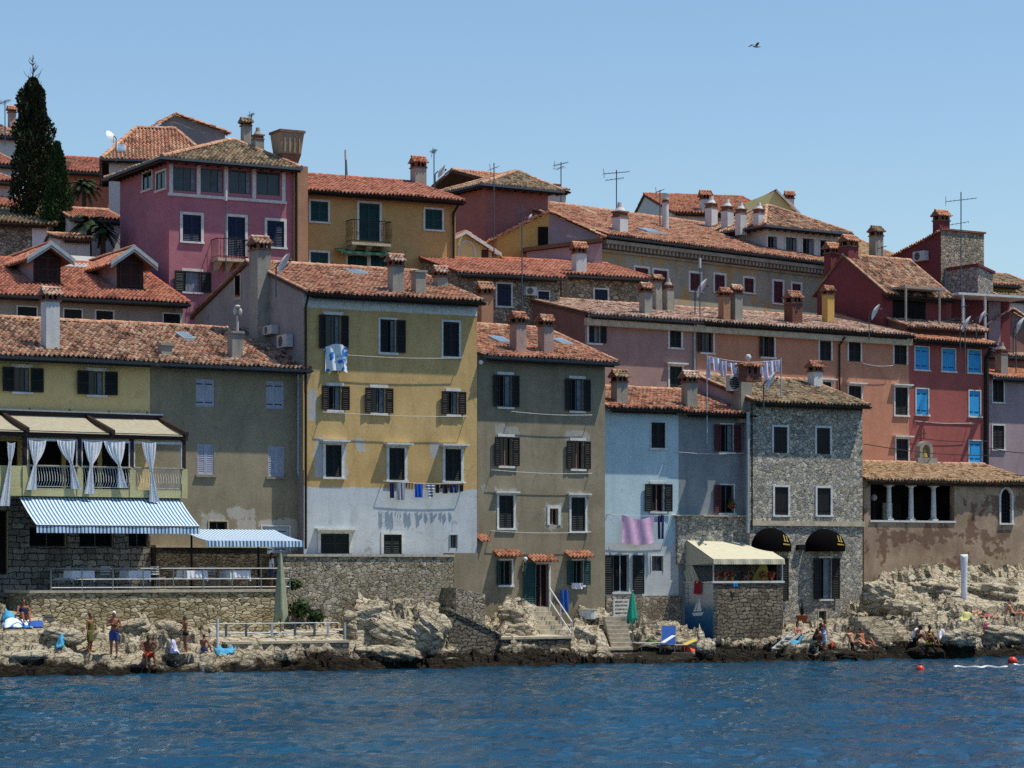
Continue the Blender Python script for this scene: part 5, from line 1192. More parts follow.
mb = MB(); tile_slope(mb, (u1+.3, -.3, z1_), (u1+.3, 3, z1_), (um, -.3, zm_+.1), (um, 3, zm_+.1)); tile_slope(mb, (u0-.3, .3, z0_), (u0-.3, -.3, z0_), (um, .3, zm_+.1), (um, -.3, zm_+.1)); mb.build('roof', 't_mix', g3.root)
g4 = simple('top_left_house', 'brown roofed house half hidden by the cypress at the left edge', -30, 22, 150, 28, (5, 137), (5, 122), 6, 11, 'white', 't_old', ov=.4, gut='gut')
g4.chimney(13, 128, 106, 9, 'tile', 'cpk', 't_red')
g5 = simple('red_roofed_left_house', 'house with a smooth red roof below the top left house', -30, 18, 143, 28, (5, 166), (5, 148), 6, 11, 'white', 't_red', ov=.4, gut='gut')
g6 = simple('white_left_house', 'white house with a red tiled edge, left of the cypress', -30, 17, 136, 28, (5, 183), (5, 172), 4, 8, 'white', 't_red', ov=.5, gut='gut')
g6b = simple('crimson_roof_house', 'low house with a dark crimson roof behind the stone house chimney', 0, 40, 133, 28, (15, 209), (20, 194), 5, 8, 'white', 't_red', ov=.3, gut=None)
g7 = simple('rubble_house', 'rubble stone house with a mossy roof and pale curtained window, left of the cypress', -60, 54, 127, 20, (10, 224), (20, 206), 5, 9, 'rubble', 't_tan', ov=.4, gut=None)
g7.chimney(39.5, 216, 188.5, 12, 'pyramid', 'pyel', 'cst')
u0, z0_ = g7.P(32, 244); u1, z1_ = g7.P(48, 227); MB().box(u0, u1, -.05, -.002, z0_-1, z1_).build('window_curtain', 'curt', g7.root)
g8 = simple('terracotta_shed', 'small outbuilding with a terracotta roof beside the palms', 70, 122, 128, 22, (95, 221), (95, 208), 3.5, 7, 'white', 't_red', ov=.3, gut='gut')
g9 = simple('tiled_lean_to', 'low tiled roof right below the cypress', 60, 90, 124, 20, (75, 240), (75, 233), 3, 5, 'white', 't_old', ov=.3, gut=None)
# white awning behind the dormers
t = thing('shade_canopy', 'white flat shade canopy behind the two dormers', 'canopy', WP(89, 258, 121), R(28))
mb = MB(); mb.poly([(-2.2, -1, -.6), (2.3, -1, -.6), (2.3, 1.8, .25), (-2.2, 1.8, .25)], (0, 0, .05)); mb.build('canvas', 'canv2', t)
for x in (-2.1, 2.2):
    for y, z in ((-.95, -.6), (1.7, .2)): MB().cyl((x, y, z), (x, y, -6), .04, n=6).build('pole', 'steel', t)
# ================================================================ sea, rocks and hill
SF = Bld(None, '', '', 0, 92.9, 25.9, 0)
TAB = [  # picture x: height near the water edge, 3.5 m in, 7 m in
    (-120, 1.0, 2.4, 2.7), (0, 1.0, 2.4, 2.7), (45, 1.0, 2.3, 2.6), (75, .8, 2.2, 2.5), (150, .8, 2.0, 2.3), (180, .9, 1.7, 2.1), (215, 1.1, 1.5, 1.8), (345, 1.0, 1.45, 2.0),
    (358, .9, 2.4, 2.9), (400, .9, 2.5, 3.0), (435, .8, 2.3, 2.9), (450, .6, 1.3, 2.3), (490, .3, .6, 1.6), (505, .5, 1.3, 2.6), (534, .5, 1.3, 2.5), (541, .5, .9, 1.5), (570, .5, .8, 1.4), (578, .5, 1.3, 2.1), (604, .5, 1.2, 2.0), (611, .4, .6, 1.1), (636, .35, .6, 1.2), (642, .35, .8, 1.6), (700, .3, .5, 1.1),
(706, .5, .5, .6), (722, .3, .5, .6), (776, .4, .6, .9), (790, .8, .9, 1.1), (840, .6, 1.0, 1.5), (862, .6, 1.0, 2.2), (880, .6, 1.5, 3.9), (930, .9, 2.1, 4.0), (960, 1.5, 2.3, 4.0), (985, 1.0, 2.2, 4.0), (1024, .9, 2.2, 3.9), (1200, 1, 2.4, 4)]
TX = [t[0] for t in TAB]
FLATZ = [(215, 345, 1.15, 1.4, 4.5), (596, 706, .42, .5, 4.6), (500, 570, 1.1, 3.2, 5.6), (955, 1034, 1, 5.4, 8.6), (5, 45, 1, 2.0, 3.6)]   # flat concrete ledges: x0, x1, z, v0, v1
def smooth(t): t = min(1, max(0, t)); return t*t*(3-2*t)
def hfun(X, Y, fine=True):
    u, v = SF.loc(X, Y); px = 512+FPX*X/max(Y, 1)
    e, m, b = [float(np.interp(px, TX, [t[i] for t in TAB])) for i in (1, 2, 3)]
    ch = 1.0 if px < 840 else 1+.6*smooth((px-840)/40)          # the right side is deeper
    vv = v/ch
    if vv < 0: h = max(-2.5, vv*1.6)
    elif vv < .9: h = e*(vv/.9)**.55
    elif vv < 3.5: h = e+(m-e)*smooth((vv-.9)/2.6)
    elif vv < 7: h = m+(b-m)*smooth((vv-3.5)/3.5)
    else: h = b+(vv-7)*.28 if px > 850 else b+(vv-7)*.03
    P = Vector((X, Y, 0))
    if v > 14: return h
    amp = .35+.65*smooth((v+.5)/1.5) if v < 1 else 1.0
    for x0, x1, z, v0, v1 in FLATZ:
        if x0 < px < x1 and v0 < v < v1: amp = .12
    q = Matrix.Rotation(.5, 3, 'Z') @ P
    q = Vector((q.x*1.0, q.y*2.0, 0))
    r1 = noise.ridged_multi_fractal(q*.36, .9, 2.2, 4, 1.0, 2.0)
    r2 = noise.turbulence(P*1.5, 4, True)
    h2 = h+amp*((r1-1.15)*.42+(r2-.5)*.40)
    c = noise.cell(Vector((q.x*.9+.3*r2, q.y*.9, h2*.6)))
    h2 += amp*(c-.5)*.22
    if v > .2: h2 = h2*.5+.5*(math.floor(h2/.38)+smooth(((h2/.38) % 1-.55)/.3))*.38 if amp > .5 else h2
    if fine: h2 += amp*(noise.turbulence(P*5, 2, True)-.5)*.14
    return h2
gx = []; NU, NV = 700, 150
us = np.linspace(-9, 62, NU); vs_ = np.concatenate([np.linspace(-1.6, 9, 126), np.linspace(9.3, 17, 24)])
mb = MB(); vv = []
for v in vs_:
    for u in us:
        p = SF.W(u, v, 0); h = hfun(p.x, p.y); p3 = Vector((p.x, p.y, h)); px_ = 512+FPX*p.x/p.y; fl = .15 if any(a < px_ < b and c < v < d for a, b, _, c, d in FLATZ) else 1.0; j = fl*( noise.noise_vector(p3*.8)*.3+noise.noise_vector(p3*2.4)*.10+noise.noise_vector(p3*6)*.035); h += j.z*.5
        vv.append((p.x+j.x, p.y+j.y, h))
mb.add(vv, [(j*NU+i, j*NU+i+1, (j+1)*NU+i+1, (j+1)*NU+i) for j in range(len(vs_)-1) for i in range(NU-1)])
def rockmat():
    t = NT('shore limestone'); geo = t.n('ShaderNodeNewGeometry'); sp = t.n('ShaderNodeSeparateXYZ'); t.l(geo.outputs['Position'], sp.inputs[0]); v = geo.outputs['Position']
    mp = t.n('ShaderNodeMapping'); mp.inputs['Scale'].default_value = (1, 1, 2.2); mp.inputs['Rotation'].default_value = (0, .35, .4); t.l(v, mp.inputs[0]); v2 = mp.outputs[0]
    a = t.noise(v2, 1.1, 8, .72).outputs[0]; b = t.noise(v2, 5, 8, .75).outputs[0]
    c = t.ramp(a, [(.3, '#948872'), (.43, '#cabda2'), (.56, '#dfd4bc'), (.7, '#ece4d2')])
    c = t.mix(.7, c, t.ramp(b, [(.3, (.22, .22, .21)), (.7, (.7, .7, .7))]), 'OVERLAY')
    wob = t.noise(v, 1.3, 7, .75).outputs[0]
    zz = t.math('ADD', sp.outputs[2], t.math('MULTIPLY', t.math('SUBTRACT', .5, wob), 1.5)); zz = t.math('ADD', zz, t.math('MULTIPLY', t.math('SUBTRACT', t.noise(v, .16, 3, .5).outputs[0], .5), 1.8))
    dk = t.ramp(b, [(.34, '#0a0806'), (.52, '#231c10'), (.66, '#4d4022'), (.74, '#6c5a30')])
    f = t.ramp(zz, [(.0, (1, 1, 1)), (.48, (1, 1, 1)), (.78, (0, 0, 0))])
    c = t.mix(f, c, dk)
    cr = t.n('ShaderNodeTexVoronoi', feature='DISTANCE_TO_EDGE', Scale=1.6); w = t.noise(v2, 2, 4).outputs['Color']
    vm = t.n('ShaderNodeVectorMath', operation='MULTIPLY_ADD'); t.l(w, vm.inputs[0]); vm.inputs[1].default_value = (.6,)*3; t.l(v2, vm.inputs[2]); t.l(vm.outputs[0], cr.inputs[0])
    crack = t.ramp(cr.outputs[0], [(.0, (0, 0, 0)), (.07, (1, 1, 1))])
    c = t.mix(t.math('MULTIPLY', t.math('SUBTRACT', 1, crack), .6), c, '#3a3022')
    h = t.math('ADD', t.math('MULTIPLY', crack, .5), t.math('ADD', a, b)); t.bump(h, 1, .3)
    return t.col(c)
M['rock'] = rockmat()
struct(mb.build('rocky_shore', 'rock', None, False))
from mathutils.bvhtree import BVHTree
SV, SFc = [Vector(p) for p in mb.v], list(mb.f)
BVH = BVHTree.FromPolygons(SV, SFc)
# hill behind
mb = MB(); NX, NY = 60, 40; vv = []
for j in range(NY):
    for i in range(NX):
        u = -120+i*6; v = 9+(j/(NY-1))**1.6*260; p = SF.W(u, v, 0)
        vv.append((p.x, p.y, -1.2+.25*(v-9) if v < 60 else 11.5+(1-math.exp(-(v-60)/60))*4))
mb.add(vv, [(j*NX+i, j*NX+i+1, (j+1)*NX+i+1, (j+1)*NX+i) for j in range(NY-1) for i in range(NX-1)])
M['earth'] = flat('hill earth', '#4e5236', .95, var=.4, scale=.3); struct(mb.build('hillside', 'earth'))
# sea: one sheet with real waves near the camera's view
def seamat():
    t = NT('sea water'); t.b.inputs['Roughness'].default_value = .06; t.b.inputs['IOR'].default_value = 1.33; t.b.inputs['Specular IOR Level'].default_value = .22
    geo = t.n('ShaderNodeNewGeometry'); v = geo.outputs['Position']
    n = t.noise(v, .12, 3).outputs[0]; mp = t.n('ShaderNodeMapping'); mp.inputs['Scale'].default_value = (.8, 1.3, 1); t.l(v, mp.inputs[0])
    b = t.noise(mp.outputs[0], 2.2, 6, .68); b2 = t.noise(mp.outputs[0], 6, 4, .65)
    t.bump(t.math('ADD', b.outputs[0], t.math('MULTIPLY', b2.outputs[0], .28)), 1.0, .03)
    return t.col(t.ramp(n, [(.3, '#022f46'), (.7, '#03405c')]))
M['sea'] = seamat()
xs = np.concatenate([[-4000, -900, -250, -90], np.arange(-30, 34, .14), [90, 250, 900, 4000]]); ys = np.concatenate([[-3000, -300, 0, 25], np.arange(44, 117, .2), [160, 300, 1000, 6000]])
def wave(x, y):
    return (.07*noise.noise(Vector((x*.35+y*.1, y*.42, 0)))+.17*(.35-abs(noise.noise(Vector((x*.62-y*.1, y*.62, 4)))))+.085*(.35-abs(noise.noise(Vector((x*1.5+y*.2, y*1.2, 8)))))*1.3+.03*noise.noise(Vector((x*3.4, y*2.4, 2))))
vv = []
for y in ys:
    for x in xs:
        f = 1 if (-30 <= x <= 34 and 44 <= y <= 117) else 0
        vv.append((x, y, wave(x, y) if f else 0))
n = len(xs); mb = MB(); mb.add(vv, [(j*n+i, j*n+i+1, (j+1)*n+i+1, (j+1)*n+i) for j in range(len(ys)-1) for i in range(n-1)])
struct(mb.build('sea', 'sea', None, True))
def ground(x, y, v0=.3, v1=9.5, dz=0):
    """the point of the shore seen at picture (x, y)"""
    o = Vector((0, 0, HC))
    for k in range(60):
        h = BVH.ray_cast(o, (WP(x, y+k*.5, 100)-o).normalized())[0]
        if h and h.z > .05: return h
    return WP(x, y, 100)
def drop(x, y, z): h = BVH.ray_cast(Vector((x, y, z+.9)), Vector((0, 0, -1)))[0]; return h.z if h else z
def at_v(x, y, v): u, z = SF.P(x, y, v); return SF.W(u, v, z)
# separate boulders lying on the shore
def boulder(x, y, w, h, tilt, label, sd):
    p = ground(x, y+h*.45)+Vector((0, .3, 0)); k = p.y/FPX; rx, rz = w*k/2, h*k/2; ry = max(rx*.6, rz*.8, .4); n1, n2 = 56, 34; mb = MB(); vs = []
    rot = Matrix.Rotation(R(tilt), 3, 'Y')
    for j in range(n2+1):
        th = math.pi*j/n2
        for i in range(n1):
            a = 2*math.pi*i/n1; d = Vector((math.sin(th)*math.cos(a), math.sin(th)*math.sin(a), math.cos(th))); q = Vector((d.x*rx, d.y*ry, d.z*rz)); f = max(abs(d.x), abs(d.y), abs(d.z)); g = .72+.28/f*.82
            s_ = q+Vector((sd*7.3, sd*1.7, 0)); m_ = 1+.3*noise.noise(s_*1.0)+.16*(abs(noise.noise(Vector((s_.x*1.2, s_.y*1.2, s_.z*4.2))))*2-.4)+.09*noise.turbulence(s_*3.2, 3, True)-.05
            vs.append(rot @ (q*g*m_))
    mb.add(vs, [(j*n1+i, (j+1)*n1+i, (j+1)*n1+(i+1) % n1, j*n1+(i+1) % n1) for j in range(n2) for i in range(n1)])
    o = mb.build('boulder', 'rock', None, False); loc = p+Vector((0, ry*.25, rz*.75)); o.location = loc; n0 = len(SV); SV.extend([Vector(q)+loc for q in mb.v]); SFc.extend([tuple(i+n0 for i in f) for f in mb.f]); tag(o, label, 'boulder', 'boulders on the shore')
for i, bl in enumerate(((368, 619, 40, 30, -8, 'orange cream boulder just right of the platform rail'), (398, 632, 62, 28, 24, 'long boulder in the middle below the rubble retaining wall'), (428, 630, 34, 50, 40, 'leaning boulder against the dark ramp wall'), (386, 653, 72, 18, 4, 'low flat boulder at the water below the retaining wall'), (350, 624, 16, 32, 0, 'narrow upright boulder at the end of the platform rail'),
    (512, 614, 34, 20, 12, 'pale boulder left of the teal door stairs'), (519, 630, 30, 16, 0, 'smaller boulder on the stone quay'), (586, 634, 26, 16, 20, 'boulder between the two stone stairs'), (812, 640, 26, 16, -20, 'boulder behind the crouching person'), (842, 655, 42, 10, 0, 'flat dark boulder at the water below the stone house'),
    (878, 596, 34, 38, 18, 'tall boulder at the left corner of the chapel'), (905, 608, 44, 18, 8, 'boulder beside the worn rock stairs'), (934, 588, 52, 16, 2, 'long slab of rock under the chapel wall'), (992, 590, 56, 18, 6, 'long slab of rock right of the slim white umbrella'), (962, 640, 40, 26, -6, 'big dark boulder at the water on the right'), (1004, 634, 46, 20, 8, 'boulder at the right edge above the water'),
    (926, 652, 44, 14, 0, 'low boulder at the water under the person with a white towel'), (58, 634, 46, 18, 6, 'boulder with the small aqua bag on the left'), (132, 626, 40, 16, -8, 'boulder behind the man in orange trunks'), (166, 628, 34, 20, 14, 'boulder under the dining terrace left of the child'), (22, 655, 54, 14, 0, 'low boulder at the water at the left edge'), (706, 647, 20, 24, -12, 'small upright boulder left of the sea balcony'))): boulder(*bl, i+1)
BVH = BVHTree.FromPolygons(SV, SFc)
# ---------------------------------------------------------------- masonry by the water
def block(name, label, cat, x0, x1, yt, D, dep, zb, mat, al=28, slope=None, cop=None):
    b = Bld(name, label, cat, x0, D, al, zb); u1, _ = b.P(x1, yt); _, zt = b.P((x0+x1)/2, yt)
    za, zc = (zt, zt) if slope is None else (b.P(x0, slope[0])[1], b.P(x1, slope[1])[1])
    mb = MB(); mb.poly([(0, 0, 0), (u1, 0, 0), (u1, 0, zc), (0, 0, za)], (0, dep, 0)); mb.build('masonry', mat, b.root)
    if cop: g = MB(); g.poly([(-.03, -.05, za+.003), (u1+.03, -.05, zc+.003), (u1+.03, -.05, zc+.1), (-.03, -.05, za+.1)], (0, dep+.05, 0)); g.build('coping', cop, b.root)
    b.u1 = u1; b.zt = zt; return b
tw = block('sea_terrace', 'coursed stone terrace wall carrying the railed dining terrace', 'terrace', 30, 284, 592.5, 96.6, 3.6, .3, 'ash2', 30, cop='trimc')
tw2 = block('lower_terrace', 'low rough stone terrace wall under the closed sage umbrella', 'terrace', 153, 268, 612, 98.2 if False else 99.6, .9, .6, 'ash2', 29)
rw = block('retaining_wall', 'big rubble retaining wall under the tall ochre house', 'wall', 281, 453.5, 556, 103.3, 2.0, .5, 'shore_wall', 28.5, cop='trimc', slope=(556.5, 557))
rw2 = block('plastered_wall', 'stained plaster wall end right of the rubble retaining wall', 'wall', 453.8, 478, 553, 108.3, 1.0, .5, 'chapel2' if 'chapel2' in M else 'taupe', 28)
rw3 = block('rubble_buttress', 'pale rubble buttress below the stained plaster wall end', 'wall', 456, 485, 590, 105.6, 1.6, .4, 'rubble', 28, slope=(588, 594))
wd1 = block('wedge_wall', 'dark sloping stone ramp wall running down to the water', 'wall', 449, 501.5, 612, 103.0, .9, -.3, 'pierwall', 28, slope=(610, 636), cop='rubble')
pf = block('stone_quay', 'small stone quay with a pale slab below the grey house', 'quay', 501, 571, 639, 104.0, 2.6, -.3, 'pierwall', 27, cop='trimc')
pf2 = block('bathing_ledge', 'flat concrete bathing ledge with the sunbeds', 'ledge', 613, 708, 655, 106.1, 3.4, -.4, 'pierwall', 27, cop='trimc')
pf3 = block('low_step', 'low stone step at the water between quay and bathing ledge', 'ledge', 570, 632, 650.5, 105.6, 2.2, -.4, 'pierwall', 27, cop='trimc')
pf4 = block('umbrella_platform', 'low stone platform with a blue grey rail', 'platform', 226, 349, 643.5, 97.9, 2.4, .4, 'rubble', 27, cop='trimc')
def stairs(name, label, x0, x1, yt, yb, D0, n, al=28, mat='trimc', dep=.3):
    b = Bld(name, label, 'stairs', x0, D0, al, 0); u1, _ = b.P(x1, (yt+yb)/2); zt, z0 = b.P(x0, yt)[1], b.P(x0, yb)[1]; mb = MB()
    for i in range(n):
        z = z0+(zt-z0)*(i+1)/n; mb.box(0, u1, i*dep, n*dep+.4, z-(zt-z0)/n-.02, z)
    mb.build('steps', mat, b.root); return b
s1 = stairs('door_stairs', 'pale stone stairs down from the teal door of the grey house', 543, 569, 608, 639, 107.6, 7)
s2 = stairs('sea_stairs', 'stone stairs below the white gate, down to the sunbeds', 612, 633, 618, 651, 106.9, 8, al=6)
s3 = stairs('rock_stairs', 'worn rock stairs right of the stone house', 882, 908, 618, 645, 111.5, 7, mat='rock')
# railing of the door stairs
t = thing('stair_railing', 'slanting white stair railing in front of the teal door', 'railing', s1.W(0, 0, 0), s1.al)
a = [s1.P(549.5, 588, 1.2), s1.P(572, 622, -.4)]; mb = MB()
for dz in (0, -.52): mb.tube([(a[0][0], 1.2, a[0][1]+dz), (a[1][0], -.4, a[1][1]+dz)], .03)
mb.build('rail', 'trim', t); mb = MB()
for q in (0, .5, 1): u, v, z = a[0][0]+(a[1][0]-a[0][0])*q, 1.2-1.6*q, a[0][1]+(a[1][1]-a[0][1])*q; mb.tube([(u, v, z), (u, v, z-1.0)], .025)
mb.build('post', 'trim', t)
# ---------------------------------------------------------------- kiosk balcony with the painted boat
kb = Bld('sea_balcony', 'walled balcony with a cream awning, one side painted with a white sailing boat on blue', 'balcony', 713, 115.3, 31, -.3)
Wk, _ = kb.P(783, 600); _, zk = kb.P(748, 583); dk_, _ = kb.S(676, 600); 
mb = MB(); mb.quad((0, 0, 0), (Wk, 0, 0), (Wk, 0, zk), (0, 0, zk)); mb.quad((Wk, 0, 0), (Wk, dk_, 0), (Wk, dk_, zk), (Wk, 0, zk)); mb.quad((0, 0, zk), (Wk, 0, zk), (Wk, .3, zk), (0, .3, zk)); mb.quad((0, .3, zk), (Wk, .3, zk), (Wk, .3, zk-.9), (0, .3, zk-.9)); mb.quad((0, .3, zk-.9), (Wk, .3, zk-.9), (Wk, dk_, zk-.9), (0, dk_, zk-.9))
mb.build('sea_wall', 'pierwall', kb.root)
def mural():
    t = NT('painted sea mural'); v = t.coord(); sp = t.n('ShaderNodeSeparateXYZ'); t.l(v, sp.inputs[0]); n = t.noise(v, 1.4, 5, .7).outputs[0]
    zz = t.math('ADD', sp.outputs[2], t.math('MULTIPLY', n, .7))
    c = t.ramp(t.math('DIVIDE', zz, 4.2), [(.3, '#123a63'), (.5, '#1f5580'), (.66, '#47708c'), (.74, '#a2a7a9'), (.9, '#b5b6b5')])
    t.bump(n, .2, .02); return t.col(c)
M['mural'] = mural()
MB().poly([(-.004, 0, .8), (-.004, dk_, .8), (-.004, dk_, zk), (-.004, 0, zk)], (.25, 0, 0)).build('painted_wall', 'mural', kb.root)
bt = MB(); v, z = kb.S(697.5, 635-20)
def sq(pts, m=0): bt.add([(-.012, a, b) for a, b in pts], [tuple(range(len(pts)))], m)
P_ = lambda x, y: kb.S(x, y)
sq([P_(692, 613), P_(704, 612), P_(702, 615.5), P_(693.5, 616)]); sq([P_(696.5, 611.5), P_(702, 611), P_(699.5, 597)]); sq([P_(693.5, 611.6), P_(696, 611.5), P_(698, 600)])
bt.build('painted_boat', 'cloth', kb.root)
lt = MB()
for x in (683, 688): sq_ = [P_(x, 606), P_(x+.7, 606), P_(x+.7, 585), P_(x, 585)]; lt.add([(-.01, a, b) for a, b in sq_], [(0, 1, 2, 3)])
for y in (588, 593, 598, 603): lt.add([(-.01, a, b) for a, b in (P_(683, y), P_(688.7, y), P_(688.7, y+.8), P_(683, y+.8))], [(0, 1, 2, 3)])
lt.build('painted_ladder', 'gray2', kb.root)
MB().box(-.06, Wk+.05, -.06, .34, zk+.002, zk+.09).build('parapet_cap', 'trim', kb.root); MB().box(-.07, .27, .345, dk_, zk+.002, zk+.06).build('side_cap', 'trim', kb.root)
_, zaf = kb.P(745, 559); _, zab = kb.P(710, 533, dk_); 
mb = MB()
for u, v in ((.03, .02), (Wk-.03, .02), (.03, dk_-.1)): mb.cyl((u, v, zk), (u, v, zaf if v < 1 else zab), .035)
mb.tube([(.0, .02, zaf), (Wk, .02, zaf)], .04); mb.tube([(0, .02, zaf-.25), (0, dk_-.1, zaf-.25)], .03); mb.build('awning_frame', 'gutl', kb.root)
awning(kb.root, -.05, Wk+.02, dk_-.1, zab, -.1, zaf, .24, 'cream', 'cream_awning')
mb = MB(); mb.add([(-.05, dk_-.1, zab), (-.05, -.08, zaf), (-.05, -.08, zaf-.2), (-.05, dk_-.1, zaf-.32)], [(0, 1, 2, 3)]); mb.build('awning_side', 'cream', kb.root)
v0, _ = kb.S(680, 575); v1, _ = kb.S(691, 575); mb = MB(); n = 12; 
for k in range(n):
    a, b = v0+(v1-v0)*k/n, v0+(v1-v0)*(k+1)/n; ra, rb_ = .04*math.sin(k*1.7), .04*math.sin((k+1)*1.7)
    mb.add([(ra, a, zaf-.2), (rb_, b, zaf-.2), (rb_, b-.7*k/n*.5-.3, zk+.05), (ra, a-.35, zk+.05)], [(0, 1, 2, 3)])
mb.build('side_curtain', 'cream', kb.root)
mb = MB(); mb.box(.1, Wk, dk_-.05, dk_, zk-.9, zaf+.1); mb.box(Wk-.05, Wk, .4, dk_, zk-.9, zaf+.1); mb.build('inner_wall', 'wood', kb.root)
mb = MB(); mb.box(.3, Wk*.25, dk_-.12, dk_-.051, zk-.6, zaf); mb.box(Wk*.3, Wk*.33, dk_-.14, dk_-.052, zk-.6, zaf); mb.box(Wk*.45, Wk*.48, dk_-.14, dk_-.052, zk-.6, zaf); mb.build('window_frame', 'shm', kb.root)
M['ycl'] = flat('yellow straw fabric', '#9c8c42', .9); M['rcl'] = flat('red cloth', '#8c1d2e', .9); M['flr'] = flat('red blossom', '#b3182c', .8); M['terra'] = flat('terracotta pot', '#8f5138', .9); M['flp'] = flat('pink blossom', '#cf5a78', .8)
t = thing('straw_screen', 'rounded yellow straw screen standing on the balcony under the cream awning', 'screen', kb.W(0, 0, 0), kb.al)
u0, z0_ = kb.P(746, 583, .5); u1, z1_ = kb.P(768, 563, .5); mb = MB(); n = 10; mb.poly([(u0, .5, z0_-.5), (u1+.1, .5, z0_-.5)]+[(u0+(u1-u0)*(.5+.5*math.cos(math.pi*k/n*.55)), .5, z0_+(z1_-z0_)*min(1, .45+.6*math.sin(math.pi*k/n))) for k in range(n+1)], (0, .05, 0)); mb.build('panel', 'ycl', t)
tag(mb.build('x', 'ycl'), 'x', 'x') if False else None
def cloth_on(b, x0, x1, y0, y1, v, m, name, label, cat, wav=.03, side=None, group=None, kind='towel', sag=0.0):
    """hanging cloth in a building's frame"""
    us_, zt = [b.P(x, y0, v)[0] for x in (x0, x1)], b.P((x0+x1)/2, y0, v)[1]; zb_ = b.P((x0+x1)/2, y1, v)[1]
    if side is not None:
        (a, _), (c, _) = b.S(x0, y0, side), b.S(x1, y0, side); zt, zb_ = b.S((x0+x1)/2, y0, side)[1], b.S((x0+x1)/2, y1, side)[1]; us_ = [a, c]
    org = b.W((us_[0]+us_[1])/2, v, zb_) if side is None else b.W(side, (us_[0]+us_[1])/2, zb_)
    w, h = abs(us_[1]-us_[0]), zt-zb_; nx, nz = 16, 10; mb = MB()
    def pos(s, t):
        x = -w/2+w*s; z = h*t
        if kind == 'towel': x *= (1-.1*math.sin(math.pi*t)*.6)
        if sag: z -= sag*math.sin(math.pi*s)*t*t; z += sag*.9*(1-t)*(1-math.sin(math.pi*s))*.6
        y = wav*math.sin(s*14+t*2)*(1-.3*t)+wav*.6*math.sin(s*5+1)
        return (x, y, z)
    keep = lambda s, t: True
    if kind == 'shirt': keep = lambda s, t: (.22 < s < .78) or (t > .62)
    if kind == 'pants': keep = lambda s, t: not (.44 < s < .56 and t < .7)
    if kind == 'socks': keep = lambda s, t: int(s*9) % 2 == 0 or t > .9
    vs = [pos(i/nx, j/nz) for j in range(nz+1) for i in range(nx+1)]
    mb.add(vs, [(j*(nx+1)+i, j*(nx+1)+i+1, (j+1)*(nx+1)+i+1, (j+1)*(nx+1)+i) for j in range(nz) for i in range(nx) if keep((i+.5)/nx, (j+.5)/nz)])
    o = mb.build(name, m, None, True); o.location = org; o.rotation_euler = (0, 0, b.al+(math.pi/2 if side is not None else 0)); return tag(o, label, cat, group)
cloth_on(kb, 694, 702, 581, 594, 0, 'rcl', 'towel', 'dark red towel hanging over the painted balcony wall', 'towel', side=-.09)
cloth_on(kb, 733, 738, 583, 586.5, -.1, 'shblue', 'cloth', 'small blue cloth on the balcony parapet', 'cloth')
def bush(name, label, cat, loc, r, n, mats, leaf=.07, pot=None, group=None, squash=.8, flower=0):
    t = thing(name, label, cat, loc, random.random()*6, group); z0 = 0
    if pot: h = pot; mb = MB(); mb.cyl((0, 0, 0), (0, 0, h), h*.38, h*.55, 12); mb.cyl((0, 0, h-.03), (0, 0, h+.02), h*.6, h*.6, 12); mb.build('pot', 'terra', t); z0 = h
    mb = MB()
    for k in range(n):
        d = Vector(RNG.normal(size=3)); d.normalize(); q = random.random()**.5*r; p = Vector((d.x*q, d.y*q, z0+r*squash*.8+d.z*q*squash))
        if p.z < 0: p.z = -p.z*.3
        a = Vector(RNG.normal(size=3)).normalized(); bb = a.cross(d).normalized()*leaf*.45; a = a*leaf*random.uniform(.6, 1.3)
        mb.add([p-a, p+bb, p+a, p-bb], [(0, 1, 2, 3)], 1 if (random.random() < flower) else 0)
    mb.build('leaves', mats, t); return t
M['leaf'] = flat('leaf green', '#3c5a24', .8, var=.5, scale=3); M['leaf2'] = flat('leaf dark green', '#22361a', .8, var=.5, scale=3)
for x, lab, m in ((716.5, 'red geranium at the left corner of the balcony parapet', 'flr'), (725, 'pot of red and green flowers, second on the balcony parapet', 'flr'), (732, 'bushy pot of flowers with yellow leaves behind the balcony parapet', 'flr'), (762.5, 'red flower pot right of the yellow screen on the balcony', 'flr'), (771.5, 'green and red potted flowers at the right end of the balcony parapet', 'flr')):
    u, z = kb.P(x, 580, .15); bush('flower_pot', lab, 'flower pot', kb.W(u, .15, zk+.09), .22, 90, ['leaf', m], .08, pot=.16, group='flower pots on the balcony', flower=.35)
bush('flower_box', 'red flowers trailing from the lower brown shuttered window of the grey low house', 'flowers', b2.W(b2.P(731.5, 512, -.12)[0], -.12, b2.P(731, 510)[1]), .2, 90, ['leaf', 'flr'], .09, flower=.25, squash=1.6)
# stone band and cap above the awning on the grey low house
u0, z0_ = b2.P(677, 533); u1, z1_ = b2.P(747, 517); mb = MB(); mb.box(-.15, b2.W0, -.16, -.001, z0_-1.4, z1_); mb.build('stone_band', 'stoneh', b2.root); MB().box(-.3, b2.W0+.02, -.3, -.002, z1_+.003, z1_+.07).build('ledge', 'trimc', b2.root)
# gate
t = thing('slatted_gate', 'white slatted gate at the top of the sea stairs', 'gate', bh.W(0, -1.0, 0), bh.al)
u0, z0_ = bh.P(613.5, 617, -1.0); u1, z1_ = bh.P(629, 599, -1.0); mb = MB(); mb.box(u0, u0+.07, 0, .05, z0_, z1_); mb.box(u1-.07, u1, 0, .05, z0_, z1_); mb.build('post', 'trim', t); mb = MB()
for k in range(5): z = z0_+.04+(z1_-z0_-.12)*k/4; mb.box(u0+.07, u1-.07, 0, .04, z, z+.08)
mb.build('slat', 'trim', t)
M['bluec'] = flat('blue cloth', '#24509a', .85); M['brown_t'] = flat('tanned skin', '#7d4f38', .6)
